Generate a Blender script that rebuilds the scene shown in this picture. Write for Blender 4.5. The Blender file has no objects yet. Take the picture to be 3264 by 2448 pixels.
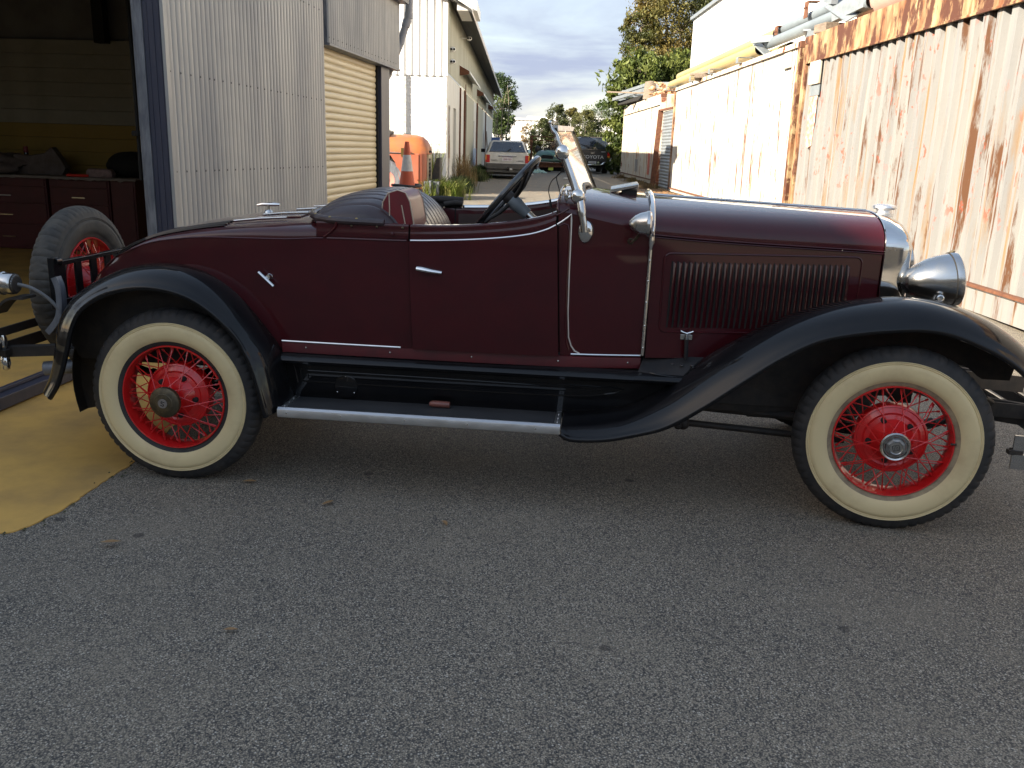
import bpy, math, random
import numpy as np
from mathutils import Vector, Matrix
from math import sin, cos, pi, sqrt, radians
random.seed(7); rng = np.random.default_rng(7)
scene = bpy.context.scene
COL = scene.collection

# ---------------------------------------------------------------- camera
PITCH, ROLL, CAM_H = 0.2616, -0.0315, 1.5487
fw = Vector((0, cos(PITCH), -sin(PITCH))); dn = Vector((0, -sin(PITCH), -cos(PITCH))); rt = Vector((1, 0, 0))
r2 = rt*cos(ROLL) + dn*sin(ROLL); d2 = -rt*sin(ROLL) + dn*cos(ROLL)
cam_data = bpy.data.cameras.new('camera'); cam = bpy.data.objects.new('camera', cam_data); COL.objects.link(cam)
cam_data.sensor_fit = 'HORIZONTAL'; cam_data.sensor_width = 36.0; cam_data.lens = 36.0*2824/3264
cam_data.clip_start = 0.05; cam_data.clip_end = 3000
cam.matrix_world = Matrix(((r2.x, -d2.x, -fw.x, 0), (r2.y, -d2.y, -fw.y, 0), (r2.z, -d2.z, -fw.z, CAM_H), (0, 0, 0, 1)))
scene.camera = cam

# ---------------------------------------------------------------- sky, sun, exposure
SUN_AZ, SUN_EL = radians(241.2), radians(26.5)
world = bpy.data.worlds.new('World'); scene.world = world; world.use_nodes = True
wn, wl = world.node_tree.nodes, world.node_tree.links
wn.clear()
wout = wn.new('ShaderNodeOutputWorld'); wbg = wn.new('ShaderNodeBackground'); wbg.inputs['Strength'].default_value = 0.068
sky = wn.new('ShaderNodeTexSky'); sky.sky_type = 'NISHITA'; sky.sun_disc = False
sky.sun_elevation = SUN_EL; sky.sun_rotation = SUN_AZ; sky.air_density = 1.0; sky.dust_density = 0.6; sky.ozone_density = 1.6
tc = wn.new('ShaderNodeTexCoord'); mp = wn.new('ShaderNodeMapping'); mp.inputs['Scale'].default_value = (1.0, 1.0, 6.5)
mp.inputs['Location'].default_value = (0.3, 0.1, 0.35)
wl.new(tc.outputs['Generated'], mp.inputs['Vector'])
cn = wn.new('ShaderNodeTexNoise'); cn.inputs['Scale'].default_value = 1.9; cn.inputs['Detail'].default_value = 7; cn.inputs['Roughness'].default_value = 0.55; cn.inputs['Distortion'].default_value = 0.35
wl.new(mp.outputs['Vector'], cn.inputs['Vector'])
cr = wn.new('ShaderNodeValToRGB'); cr.color_ramp.elements[0].position = 0.30; cr.color_ramp.elements[1].position = 0.62
cr.color_ramp.elements[0].color = (0.36, 0.36, 0.36, 1); cr.color_ramp.elements[1].color = (0.96, 0.96, 0.96, 1)
wl.new(cn.outputs['Fac'], cr.inputs['Fac'])
cn2 = wn.new('ShaderNodeTexNoise'); cn2.inputs['Scale'].default_value = 3.2; cn2.inputs['Detail'].default_value = 5
wl.new(mp.outputs['Vector'], cn2.inputs['Vector'])
cc = wn.new('ShaderNodeMix'); cc.data_type = 'RGBA'; cc.inputs[6].default_value = (1.08, 1.32, 2.05, 1); cc.inputs[7].default_value = (1.85, 1.96, 2.42, 1)
wl.new(cn2.outputs['Fac'], cc.inputs[0])
cm = wn.new('ShaderNodeMix'); cm.data_type = 'RGBA'
fd = wn.new('ShaderNodeMapRange'); fd.interpolation_type = 'SMOOTHSTEP'; fd.inputs['From Min'].default_value = 0.22; fd.inputs['From Max'].default_value = 0.7; fd.inputs['To Min'].default_value = 1.0; fd.inputs['To Max'].default_value = 0.3
sx0 = wn.new('ShaderNodeSeparateXYZ'); wl.new(tc.outputs['Generated'], sx0.inputs['Vector']); wl.new(sx0.outputs['Z'], fd.inputs['Value'])
fm = wn.new('ShaderNodeMath'); fm.operation = 'MULTIPLY'; wl.new(cr.outputs['Color'], fm.inputs[0]); wl.new(fd.outputs['Result'], fm.inputs[1]); wl.new(fm.outputs[0], cm.inputs[0]); wl.new(cc.outputs[2], cm.inputs[7])
sx = wn.new('ShaderNodeSeparateXYZ'); wl.new(tc.outputs['Generated'], sx.inputs['Vector'])
gr = wn.new('ShaderNodeMapRange'); gr.inputs['From Min'].default_value = 0.05; gr.inputs['From Max'].default_value = 0.8; gr.inputs['To Min'].default_value = 0.85; gr.inputs['To Max'].default_value = 1.25; wl.new(sx.outputs['Z'], gr.inputs['Value'])
cg = wn.new('ShaderNodeMix'); cg.data_type = 'RGBA'; cg.blend_type = 'MULTIPLY'; cg.inputs[0].default_value = 1.0; wl.new(cc.outputs[2], cg.inputs[6]); wl.new(gr.outputs['Result'], cg.inputs[7]); wl.new(cg.outputs[2], cm.inputs[7])
wb_ = wn.new('ShaderNodeMix'); wb_.data_type = 'RGBA'; wb_.blend_type = 'MULTIPLY'; wb_.inputs[0].default_value = 1.0; wb_.inputs[7].default_value = (1.22, 1.04, .80, 1); wl.new(sky.outputs['Color'], wb_.inputs[6]); wl.new(wb_.outputs[2], cm.inputs[6])
wl.new(cm.outputs[2], wbg.inputs['Color']); wl.new(wbg.outputs['Background'], wout.inputs['Surface'])
sun_d = bpy.data.lights.new('sun', 'SUN'); sun_d.energy = 3.4; sun_d.angle = radians(0.53); sun_d.color = (1.0, 0.89, 0.73)
sun = bpy.data.objects.new('sun', sun_d); COL.objects.link(sun); sun.location = (-10, -10, 20)
sdir = Vector((1.0, .55, -0.57)).normalized()
sun.rotation_euler = sdir.to_track_quat('-Z', 'Y').to_euler()
scene.view_settings.view_transform = 'Standard'; scene.view_settings.look = 'None'
scene.view_settings.exposure = 2.55; scene.view_settings.gamma = 1.0; scene.view_settings.use_curve_mapping = False
scene.cycles.max_bounces = 8; scene.cycles.diffuse_bounces = 4; scene.cycles.glossy_bounces = 4
scene.cycles.sample_clamp_indirect = 6.0

# ---------------------------------------------------------------- frames
CO = Vector((-1.5404, 3.8708, 0.0)); PS = 0.1014      # car origin (rear wheel) and heading
CU = Vector((cos(PS), -sin(PS), 0)); CV = Vector((sin(PS), cos(PS), 0))
def c2w(x, y, z=0): return CO + CU*x + CV*y + Vector((0, 0, z))
def gz(Y):
    s = min(1.0, max(0.0, (Y-5.5)/10.5)); return .35*s*s*(3-2*s)

# ---------------------------------------------------------------- helpers
def root(name, label, cat, loc=(0, 0, 0), rz=0.0, group=None):
    o = bpy.data.objects.new(name, None); COL.objects.link(o); o.empty_display_size = .2
    o.location = loc; o.rotation_euler = (0, 0, rz); o['label'] = label; o['category'] = cat
    if group: o['group'] = group
    return o
def tag(o, label, cat, group=None):
    o['label'] = label; o['category'] = cat
    if group: o['group'] = group
    return o
def structure(o): o['kind'] = 'structure'; return o
def stuff(o): o['kind'] = 'stuff'; return o
def rootof(p):
    while p.parent: p = p.parent
    return p
class B:
    """collects geometry, then links it as ONE mesh object"""
    def __init__(s): s.v = []; s.f = []; s.m = []; s.cur = 0
    def add(s, vs, fs):
        n = len(s.v); s.v += [tuple(map(float, p)) for p in vs]
        for f in fs: s.f.append(tuple(i+n for i in f)); s.m.append(s.cur)
        return s
    def box(s, lo, hi, rz=0, c=None):
        (x0, y0, z0), (x1, y1, z1) = lo, hi
        vs = [(x, y, z) for z in (z0, z1) for y in (y0, y1) for x in (x0, x1)]
        if rz:
            cx, cy = c or ((x0+x1)/2, (y0+y1)/2); a, b = cos(rz), sin(rz)
            vs = [(cx+(x-cx)*a-(y-cy)*b, cy+(x-cx)*b+(y-cy)*a, z) for x, y, z in vs]
        return s.add(vs, [(0, 2, 3, 1), (4, 5, 7, 6), (0, 1, 5, 4), (2, 6, 7, 3), (0, 4, 6, 2), (1, 3, 7, 5)])
    def beam(s, a, b, w, h, up=(0, 0, 1)):
        a, b = Vector(a), Vector(b); d = (b-a).normalized(); u = Vector(up); l = d.cross(u)
        if l.length < 1e-4: l = d.cross(Vector((1, 0, 0)))
        l.normalize(); u = l.cross(d).normalized()
        vs = [p + l*(w/2*i) + u*(h/2*j) for p in (a, b) for i, j in ((-1, -1), (1, -1), (1, 1), (-1, 1))]
        return s.add(vs, [(0, 1, 2, 3), (7, 6, 5, 4), (0, 4, 5, 1), (1, 5, 6, 2), (2, 6, 7, 3), (3, 7, 4, 0)])
    def grid(s, P, cu=False, cv=False):
        nu, nv = len(P), len(P[0]); vs = [p for r in P for p in r]; fs = []
        for i in range(nu if cu else nu-1):
            for j in range(nv if cv else nv-1):
                a = i*nv+j; b = ((i+1) % nu)*nv+j; c = ((i+1) % nu)*nv+(j+1) % nv; d = i*nv+(j+1) % nv
                fs.append((a, b, c, d))
        return s.add(vs, fs)
    def tube(s, pts, r, n=8, closed=False, cap=True, flat=1.0):
        pts = [Vector(p) for p in pts]; N = len(pts); rs = r if hasattr(r, '__len__') else [r]*N
        rings = []; up = None
        for i, p in enumerate(pts):
            if closed: t = pts[(i+1) % N]-pts[i-1]
            else: t = pts[min(i+1, N-1)]-pts[max(i-1, 0)]
            if t.length < 1e-9: t = Vector((0, 0, 1))
            t.normalize()
            if up is None: up = Vector((0, 0, 1)) if abs(t.z) < .9 else Vector((1, 0, 0))
            l = t.cross(up); l.normalize(); up = l.cross(t).normalized()
            rings.append([p + l*(cos(2*pi*k/n)*rs[i]*flat) + up*(sin(2*pi*k/n)*rs[i]) for k in range(n)])
        s.grid(rings, cu=closed, cv=True)
        if cap and not closed:
            m = len(s.v)
            s.add(rings[0], [tuple(range(n))]); s.add(rings[-1], [tuple(reversed(range(n)))])
        return s
    def lathe(s, prof, c=(0, 0, 0), axis='z', n=24, a0=0, a1=2*pi, mod=None):
        """prof: list of (radius, height along axis)"""
        rings = []; full = abs(a1-a0-2*pi) < 1e-6; m = n if full else n+1
        for k in range(m):
            a = a0+(a1-a0)*k/n; row = []
            for q, (r, h) in enumerate(prof):
                if mod: r = r+mod(a, q)
                if axis == 'z': p = (c[0]+r*cos(a), c[1]+r*sin(a), c[2]+h)
                elif axis == 'x': p = (c[0]+h, c[1]+r*cos(a), c[2]+r*sin(a))
                else: p = (c[0]+r*sin(a), c[1]+h, c[2]+r*cos(a))
                row.append(p)
            rings.append(row)
        return s.grid(rings, cu=full)
    def prism(s, poly, d, o=(0, 0, 0)):
        """poly: list of 3D points, extruded along vector d"""
        n = len(poly); d = Vector(d); a = [Vector(p)+Vector(o) for p in poly]; b = [p+d for p in a]
        fs = [tuple(range(n)), tuple(range(2*n-1, n-1, -1))] + [(i, i+n, (i+1) % n+n, (i+1) % n) for i in range(n)]
        return s.add(a+b, fs)
    def sphere(s, c, r, n=10, sc=(1, 1, 1)):
        prof = [(max(1e-4, sin(pi*i/n)), -cos(pi*i/n)) for i in range(n+1)]
        rings = [[(c[0]+a*r*sc[0]*cos(2*pi*k/(2*n)), c[1]+a*r*sc[1]*sin(2*pi*k/(2*n)), c[2]+h*r*sc[2]) for a, h in prof] for k in range(2*n)]
        return s.grid(rings, cu=True)
    def build(s, name, mats, parent=None, smooth=0.6, world=False, fixn=True):
        if not isinstance(mats, (list, tuple)): mats = [mats]
        v = s.v
        if world and parent is not None:
            L = rootof(parent).location; v = [(x-L.x, y-L.y, z-L.z) for x, y, z in v]
        me = bpy.data.meshes.new(name); me.from_pydata(v, [], s.f)
        for m in mats: me.materials.append(m)
        if len(mats) > 1: me.polygons.foreach_set('material_index', s.m)
        if fixn:
            import bmesh
            bm = bmesh.new(); bm.from_mesh(me); bmesh.ops.remove_doubles(bm, verts=bm.verts, dist=1e-5)
            bmesh.ops.recalc_face_normals(bm, faces=bm.faces); bm.to_mesh(me); bm.free()
        if smooth:
            me.shade_smooth(); me.set_sharp_from_angle(angle=smooth)
        me.update()
        o = bpy.data.objects.new(name, me); COL.objects.link(o)
        if parent is not None: o.parent = parent
        return o
def dup(o, parent=None, loc=None, rot=None, scale=None):
    c = o.copy(); COL.objects.link(c)
    if parent is not None: c.parent = parent
    if loc is not None: c.location = loc
    if rot is not None: c.rotation_euler = rot
    if scale is not None: c.scale = scale
    return c
def dup_tree(o, parent=None):
    c = o.copy(); COL.objects.link(c)
    if parent is not None: c.parent = parent
    for ch in list(o.children): dup_tree(ch, c)
    return c
def bevel(o, w, n=2):
    m = o.modifiers.new('bevel', 'BEVEL'); m.width = w; m.segments = n; m.limit_method = 'ANGLE'; m.angle_limit = .6; m.harden_normals = True; return o
def solid(o, t, off=1):
    m = o.modifiers.new('thickness', 'SOLIDIFY'); m.thickness = t; m.offset = off
    e = o.modifiers.new('split', 'EDGE_SPLIT'); e.split_angle = radians(50); return o
def cs(x, pts):
    """smooth interpolation (Catmull-Rom / Hermite) through (x, y) points"""
    n = len(pts)
    if x <= pts[0][0]: return pts[0][1]
    if x >= pts[-1][0]: return pts[-1][1]
    i = 0
    while pts[i+1][0] < x: i += 1
    x0, y0 = pts[i]; x1, y1 = pts[i+1]; h = x1-x0
    def sl(k):
        if k == 0: return (pts[1][1]-pts[0][1])/(pts[1][0]-pts[0][0])
        if k == n-1: return (pts[-1][1]-pts[-2][1])/(pts[-1][0]-pts[-2][0])
        a = (pts[k][1]-pts[k-1][1])/(pts[k][0]-pts[k-1][0]); b = (pts[k+1][1]-pts[k][1])/(pts[k+1][0]-pts[k][0])
        return 0 if a*b <= 0 else 2*a*b/(a+b)
    m0, m1 = sl(i), sl(i+1); t = (x-x0)/h
    return (2*t**3-3*t**2+1)*y0+(t**3-2*t**2+t)*h*m0+(-2*t**3+3*t**2)*y1+(t**3-t**2)*h*m1
def curve(pts, n):
    """resample a polyline smoothly to n points by chord length"""
    P = [Vector(p) if len(p) == 3 else Vector((p[0], p[1], 0)) for p in pts]; d = [0]
    for a, b in zip(P, P[1:]): d.append(d[-1]+(b-a).length)
    out = []
    for k in range(n):
        s = d[-1]*k/(n-1); i = 0
        while i < len(d)-2 and d[i+1] < s: i += 1
        t = (s-d[i])/(d[i+1]-d[i]); p1, p2 = P[i], P[i+1]; p0 = P[i-1] if i else p1*2-p2; p3 = P[i+2] if i+2 < len(P) else p2*2-p1
        l = d[i+1]-d[i]; m1 = (p2-p0)*(l/max(1e-6, (p2-p1).length+(p1-p0).length)); m2 = (p3-p1)*(l/max(1e-6, (p3-p2).length+(p2-p1).length))
        out.append(p1*(2*t**3-3*t**2+1)+m1*(t**3-2*t**2+t)+p2*(-2*t**3+3*t**2)+m2*(t**3-t**2))
    return out

# ---------------------------------------------------------------- materials
def mat(name, base, rough=.5, metal=0., coat=0., var=None, vs=3., vmix=(.35, .65), rv=0., bump=0., bs=60., bd=2, coatr=.04, spec=.5, stretch=None, rough2=None, dist=.002):
    m = bpy.data.materials.new(name); m.use_nodes = True; n, l = m.node_tree.nodes, m.node_tree.links
    p = n['Principled BSDF']; p.inputs['Base Color'].default_value = (*base, 1); p.inputs['Roughness'].default_value = rough
    p.inputs['Metallic'].default_value = metal; p.inputs['Coat Weight'].default_value = coat; p.inputs['Coat Roughness'].default_value = coatr
    p.inputs['Specular IOR Level'].default_value = spec
    t = n.new('ShaderNodeTexCoord'); src = t.outputs['Object']
    if stretch:
        mm = n.new('ShaderNodeMapping'); mm.inputs['Scale'].default_value = stretch; l.new(src, mm.inputs['Vector']); src = mm.outputs['Vector']
    if var or rv:
        a = n.new('ShaderNodeTexNoise'); a.inputs['Scale'].default_value = vs; a.inputs['Detail'].default_value = 8; a.inputs['Roughness'].default_value = .6; l.new(src, a.inputs['Vector'])
        r = n.new('ShaderNodeMapRange'); r.inputs['From Min'].default_value = vmix[0]; r.inputs['From Max'].default_value = vmix[1]; l.new(a.outputs['Fac'], r.inputs['Value'])
        if var:
            x = n.new('ShaderNodeMix'); x.data_type = 'RGBA'; x.inputs[6].default_value = (*base, 1); x.inputs[7].default_value = (*var, 1)
            l.new(r.outputs['Result'], x.inputs[0]); l.new(x.outputs[2], p.inputs['Base Color'])
        if rv:
            y = n.new('ShaderNodeMapRange'); y.inputs['To Min'].default_value = rough; y.inputs['To Max'].default_value = rough+rv
            l.new(r.outputs['Result'], y.inputs['Value']); l.new(y.outputs['Result'], p.inputs['Roughness'])
    if bump:
        b = n.new('ShaderNodeTexNoise'); b.inputs['Scale'].default_value = bs; b.inputs['Detail'].default_value = bd; l.new(t.outputs['Object'], b.inputs['Vector'])
        bb = n.new('ShaderNodeBump'); bb.inputs['Strength'].default_value = bump; bb.inputs['Distance'].default_value = dist
        l.new(b.outputs['Fac'], bb.inputs['Height']); l.new(bb.outputs['Normal'], p.inputs['Normal'])
        if coat: l.new(bb.outputs['Normal'], p.inputs['Coat Normal'])
    return m
def streak_paint(name, paint, paint2, rust=(.16, .045, .015), rust2=(.33, .16, .05), amount=.5, sc=(1, 3.2, .28), flake=None, top=None, rough=.6):
    """weathered paint with vertical rust runs; coordinates are the object's own"""
    m = bpy.data.materials.new(name); m.use_nodes = True; n, l = m.node_tree.nodes, m.node_tree.links; p = n['Principled BSDF']
    p.inputs['Roughness'].default_value = rough
    t = n.new('ShaderNodeTexCoord')
    def noise(scale, s, d=8, rg=.62, off=(0, 0, 0)):
        mm = n.new('ShaderNodeMapping'); mm.inputs['Scale'].default_value = s; mm.inputs['Location'].default_value = off; l.new(t.outputs['Object'], mm.inputs['Vector'])
        a = n.new('ShaderNodeTexNoise'); a.inputs['Scale'].default_value = scale; a.inputs['Detail'].default_value = d; a.inputs['Roughness'].default_value = rg; l.new(mm.outputs['Vector'], a.inputs['Vector']); return a.outputs['Fac']
    def rng_(v, a, b):
        r = n.new('ShaderNodeMapRange'); r.inputs['From Min'].default_value = a; r.inputs['From Max'].default_value = b; l.new(v, r.inputs['Value']); return r.outputs['Result']
    def mix(f, a, b):
        x = n.new('ShaderNodeMix'); x.data_type = 'RGBA'; l.new(f, x.inputs[0])
        for i, c in ((6, a), (7, b)):
            if isinstance(c, tuple): x.inputs[i].default_value = (*c, 1)
            else: l.new(c, x.inputs[i])
        return x.outputs[2]
    c = mix(rng_(noise(2.2, sc), .35, .65), paint, paint2)
    st = rng_(noise(3.0, sc, off=(3, 1, 0)), .62-.16*amount, .74-.1*amount)
    c = mix(st, c, rust2)
    if flake:
        fa = rng_(noise(10.0, (1, 1.5, .55), 5, .6, (7, 2, 5)), .60, .62); fb = rng_(noise(.9, (1, 1, 1), 2, .5, (2, 6, 1)), .48, .56)
        q = n.new('ShaderNodeMath'); q.operation = 'MULTIPLY'; l.new(fa, q.inputs[0]); l.new(fb, q.inputs[1]); c = mix(q.outputs[0], c, flake)
    rs = rng_(noise(2.4, (sc[0], sc[1]*1.2, sc[2]*1.4), off=(9, 4, 2), rg=.7), .66-.2*amount, .70-.17*amount)
    if top is not None:   # more rust above (rust that starts at the top seam) - a stain with its own shape
        s = n.new('ShaderNodeSeparateXYZ'); l.new(t.outputs['Object'], s.inputs['Vector'])
        g = rng_(s.outputs['Z'], top[0], top[1]); a = n.new('ShaderNodeMath'); a.operation = 'MULTIPLY'; l.new(g, a.inputs[0]); l.new(noise(2.6, (1, 2.6, .5), off=(1, 8, 3)), a.inputs[1])
        g2 = rng_(a.outputs[0], .42, .5); mx = n.new('ShaderNodeMath'); mx.operation = 'MAXIMUM'; l.new(rs, mx.inputs[0]); l.new(g2, mx.inputs[1]); rs = mx.outputs[0]
    c = mix(rs, c, rust)
    l.new(c, p.inputs['Base Color'])
    b = n.new('ShaderNodeBump'); b.inputs['Strength'].default_value = .35; b.inputs['Distance'].default_value = .004; l.new(noise(22, (1, 1, .6)), b.inputs['Height']); l.new(b.outputs['Normal'], p.inputs['Normal'])
    return m
M = {}
M['maroon'] = mat('maroon_paint', (.052, .0042, .0070), .45, coat=1, var=(.040, .0038, .0065), vs=6, bump=.12, bs=2.6, coatr=.03, dist=.004, spec=.12)
M['maroon_trim'] = mat('maroon_sill_paint', (.10, .010, .014), .45, coat=.4, var=(.07, .01, .014), vs=8)
M['black'] = mat('black_paint', (.0035, .0038, .005), .35, coat=1, var=(.007, .0065, .007), vs=5, rv=.15, coatr=.03, bump=.12, bs=3, dist=.004, spec=.08); M['black'].node_tree.nodes['Principled BSDF'].inputs['Coat IOR'].default_value = 1.34; M['maroon'].node_tree.nodes['Principled BSDF'].inputs['Coat IOR'].default_value = 1.42
M['blackdull'] = mat('dull_black_paint', (.012, .012, .013), .5, var=(.035, .028, .024), vs=7, vmix=(.45, .75), bump=.1, bs=120)
M['under'] = mat('greasy_black_metal', (.012, .011, .010), .65, var=(.035, .026, .02), vs=14, bump=.3, bs=90)
M['chrome'] = mat('old_chrome', (.70, .70, .70), .05, metal=1, rv=.07, vs=9, var=(.64, .63, .60), bump=.03, bs=6)
M['nickel'] = mat('dull_nickel', (.60, .60, .60), .17, metal=1, rv=.12, vs=12, var=(.50, .49, .46))
M['alu'] = mat('aluminium_trim', (.74, .74, .74), .3, metal=1, rv=.15, vs=20)
M['brass'] = mat('tarnished_brass', (.16, .125, .075), .42, metal=.85, var=(.07, .06, .045), vs=22, rv=.2, bump=.1, bs=150)
M['red'] = mat('red_wheel_paint', (.62, .012, .012), .33, coat=.6, var=(.50, .01, .012), vs=18, coatr=.1)
M['whitewall'] = mat('cream_whitewall', (.64, .52, .29), .62, var=(.40, .29, .16), vs=6, vmix=(.48, .95), bump=.08, bs=60)
M['wwedge'] = mat('dirty_whitewall', (.33, .26, .16), .7, var=(.2, .15, .1), vs=22)
M['rubber'] = mat('tyre_rubber', (.016, .016, .017), .72, var=(.042, .036, .032), vs=11, vmix=(.4, .75), bump=.2, bs=180)
M['rubber_dusty'] = mat('dusty_rubber', (.035, .033, .03), .8, var=(.085, .075, .06), vs=14, vmix=(.35, .75), bump=.2, bs=180)
M['mat'] = mat('ribbed_rubber_mat', (.028, .029, .032), .6, var=(.04, .04, .042), vs=7, bump=.15, bs=150)
M['leather'] = mat('oxblood_leather', (.026, .015, .019), .42, coat=.2, coatr=.25, var=(.045, .025, .025), vs=9, bump=.15, bs=160)
M['leatherred'] = mat('red_leather', (.17, .012, .018), .45, coat=.12, coatr=.15, var=(.12, .012, .016), vs=8, bump=.12, bs=140)
M['leatherdk'] = mat('brown_interior_leather', (.045, .026, .022), .55, var=(.06, .038, .032), vs=6, bump=.2, bs=60)
M['fabric'] = mat('black_canvas', (.022, .019, .018), .85, var=(.03, .026, .024), vs=30, bump=.2, bs=300)
M['piping'] = mat('cream_piping', (.5, .40, .30), .6)
M['pearl'] = mat('blank_glass', (.5, .5, .5), .1)
M['lens'] = mat('lamp_lens', (.5, .52, .52), .08, coat=1, metal=.3)
M['amber'] = mat('amber_plastic', (.6, .22, .02), .3)
M['redlens'] = mat('red_lamp_lens', (.42, .01, .008), .25, coat=.5)
M['glass_dark'] = mat('dark_car_glass', (.012, .016, .026), .06, coat=1, var=(.03, .04, .06), vs=2)
M['stem'] = mat('brass_nut', (.35, .26, .1), .35, metal=1)
M['gunk'] = mat('red_brown_clay', (.22, .07, .05), .5, coat=.3, var=(.14, .05, .04), vs=25)
M['silver'] = mat('silver_lettering', (.55, .55, .55), .4, metal=.3)
M['navy'] = mat('navy_steel_paint', (.030, .034, .058), .45, var=(.045, .047, .07), vs=9, stretch=(3, 3, .5), bump=.05, bs=80)
M['greymetal'] = mat('worn_grey_steel', (.20, .21, .23), .5, metal=.3, var=(.09, .10, .12), vs=14, stretch=(2, 2, .4), bump=.1, bs=60)
M['yellowfloor'] = mat('yellow_floor_paint', (.58, .34, .085), .62, var=(.27, .17, .065), vs=2.2, vmix=(.42, .85), bump=.25, bs=40, rv=.15)
M['rust'] = mat('rusty_steel', (.075, .026, .013), .85, var=(.14, .055, .025), vs=12, bump=.5, bs=50, dist=.004)
M['galv'] = mat('galvanised_steel', (.30, .33, .35), .45, metal=.5, var=(.22, .25, .27), vs=8, bump=.06, bs=40)
M['timber'] = mat('weathered_timber', (.20, .16, .12), .85, var=(.12, .09, .07), vs=6, stretch=(6, .6, 6), bump=.4, bs=40)
M['orange'] = mat('faded_orange_paint', (.33, .075, .032), .55, var=(.28, .095, .055), vs=3, vmix=(.3, .7), coat=.15, bump=.05, bs=30)
M['coneorange'] = mat('cone_orange_rubber', (.50, .085, .03), .6, var=(.42, .09, .04), vs=8, vmix=(.5, .8))
M['conewhite'] = mat('cone_reflective_band', (.52, .50, .46), .5, var=(.35, .33, .3), vs=10, vmix=(.5, .8))
M['darkvoid'] = mat('dark_interior', (.012, .011, .010), .9)
M['concrete'] = mat('old_concrete', (.22, .2, .17), .85, var=(.15, .13, .11), vs=3, bump=.3, bs=60)
M['cabinet'] = mat('maroon_cabinet_paint', (.09, .016, .018), .42, var=(.065, .014, .016), vs=4)
M['leafA'] = None

def leafmat(name, a, b, c, sc=.8, trans=.3):
    m = bpy.data.materials.new(name); m.use_nodes = True; n, l = m.node_tree.nodes, m.node_tree.links; p = n['Principled BSDF']
    g = n.new('ShaderNodeNewGeometry'); w = n.new('ShaderNodeTexNoise'); w.inputs['Scale'].default_value = sc; w.inputs['Detail'].default_value = 3; l.new(g.outputs['Position'], w.inputs['Vector'])
    r = n.new('ShaderNodeValToRGB'); r.color_ramp.elements[0].position = .35; r.color_ramp.elements[0].color = (*a, 1); r.color_ramp.elements[1].position = .65; r.color_ramp.elements[1].color = (*c, 1)
    e = r.color_ramp.elements.new(.5); e.color = (*b, 1); l.new(w.outputs['Fac'], r.inputs['Fac'])
    hv = n.new('ShaderNodeHueSaturation'); mr = n.new('ShaderNodeMapRange'); mr.inputs['To Min'].default_value = .6; mr.inputs['To Max'].default_value = 1.5
    l.new(g.outputs['Random Per Island'], mr.inputs['Value']); l.new(mr.outputs['Result'], hv.inputs['Value']); l.new(r.outputs['Color'], hv.inputs['Color'])
    l.new(hv.outputs['Color'], p.inputs['Base Color']); p.inputs['Roughness'].default_value = .55; p.inputs['Specular IOR Level'].default_value = .3
    tr = n.new('ShaderNodeBsdfTranslucent'); l.new(hv.outputs['Color'], tr.inputs['Color']); mx = n.new('ShaderNodeMixShader'); mx.inputs[0].default_value = trans
    l.new(p.outputs['BSDF'], mx.inputs[1]); l.new(tr.outputs['BSDF'], mx.inputs[2]); l.new(mx.outputs['Shader'], n['Material Output'].inputs['Surface'])
    return m
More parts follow.
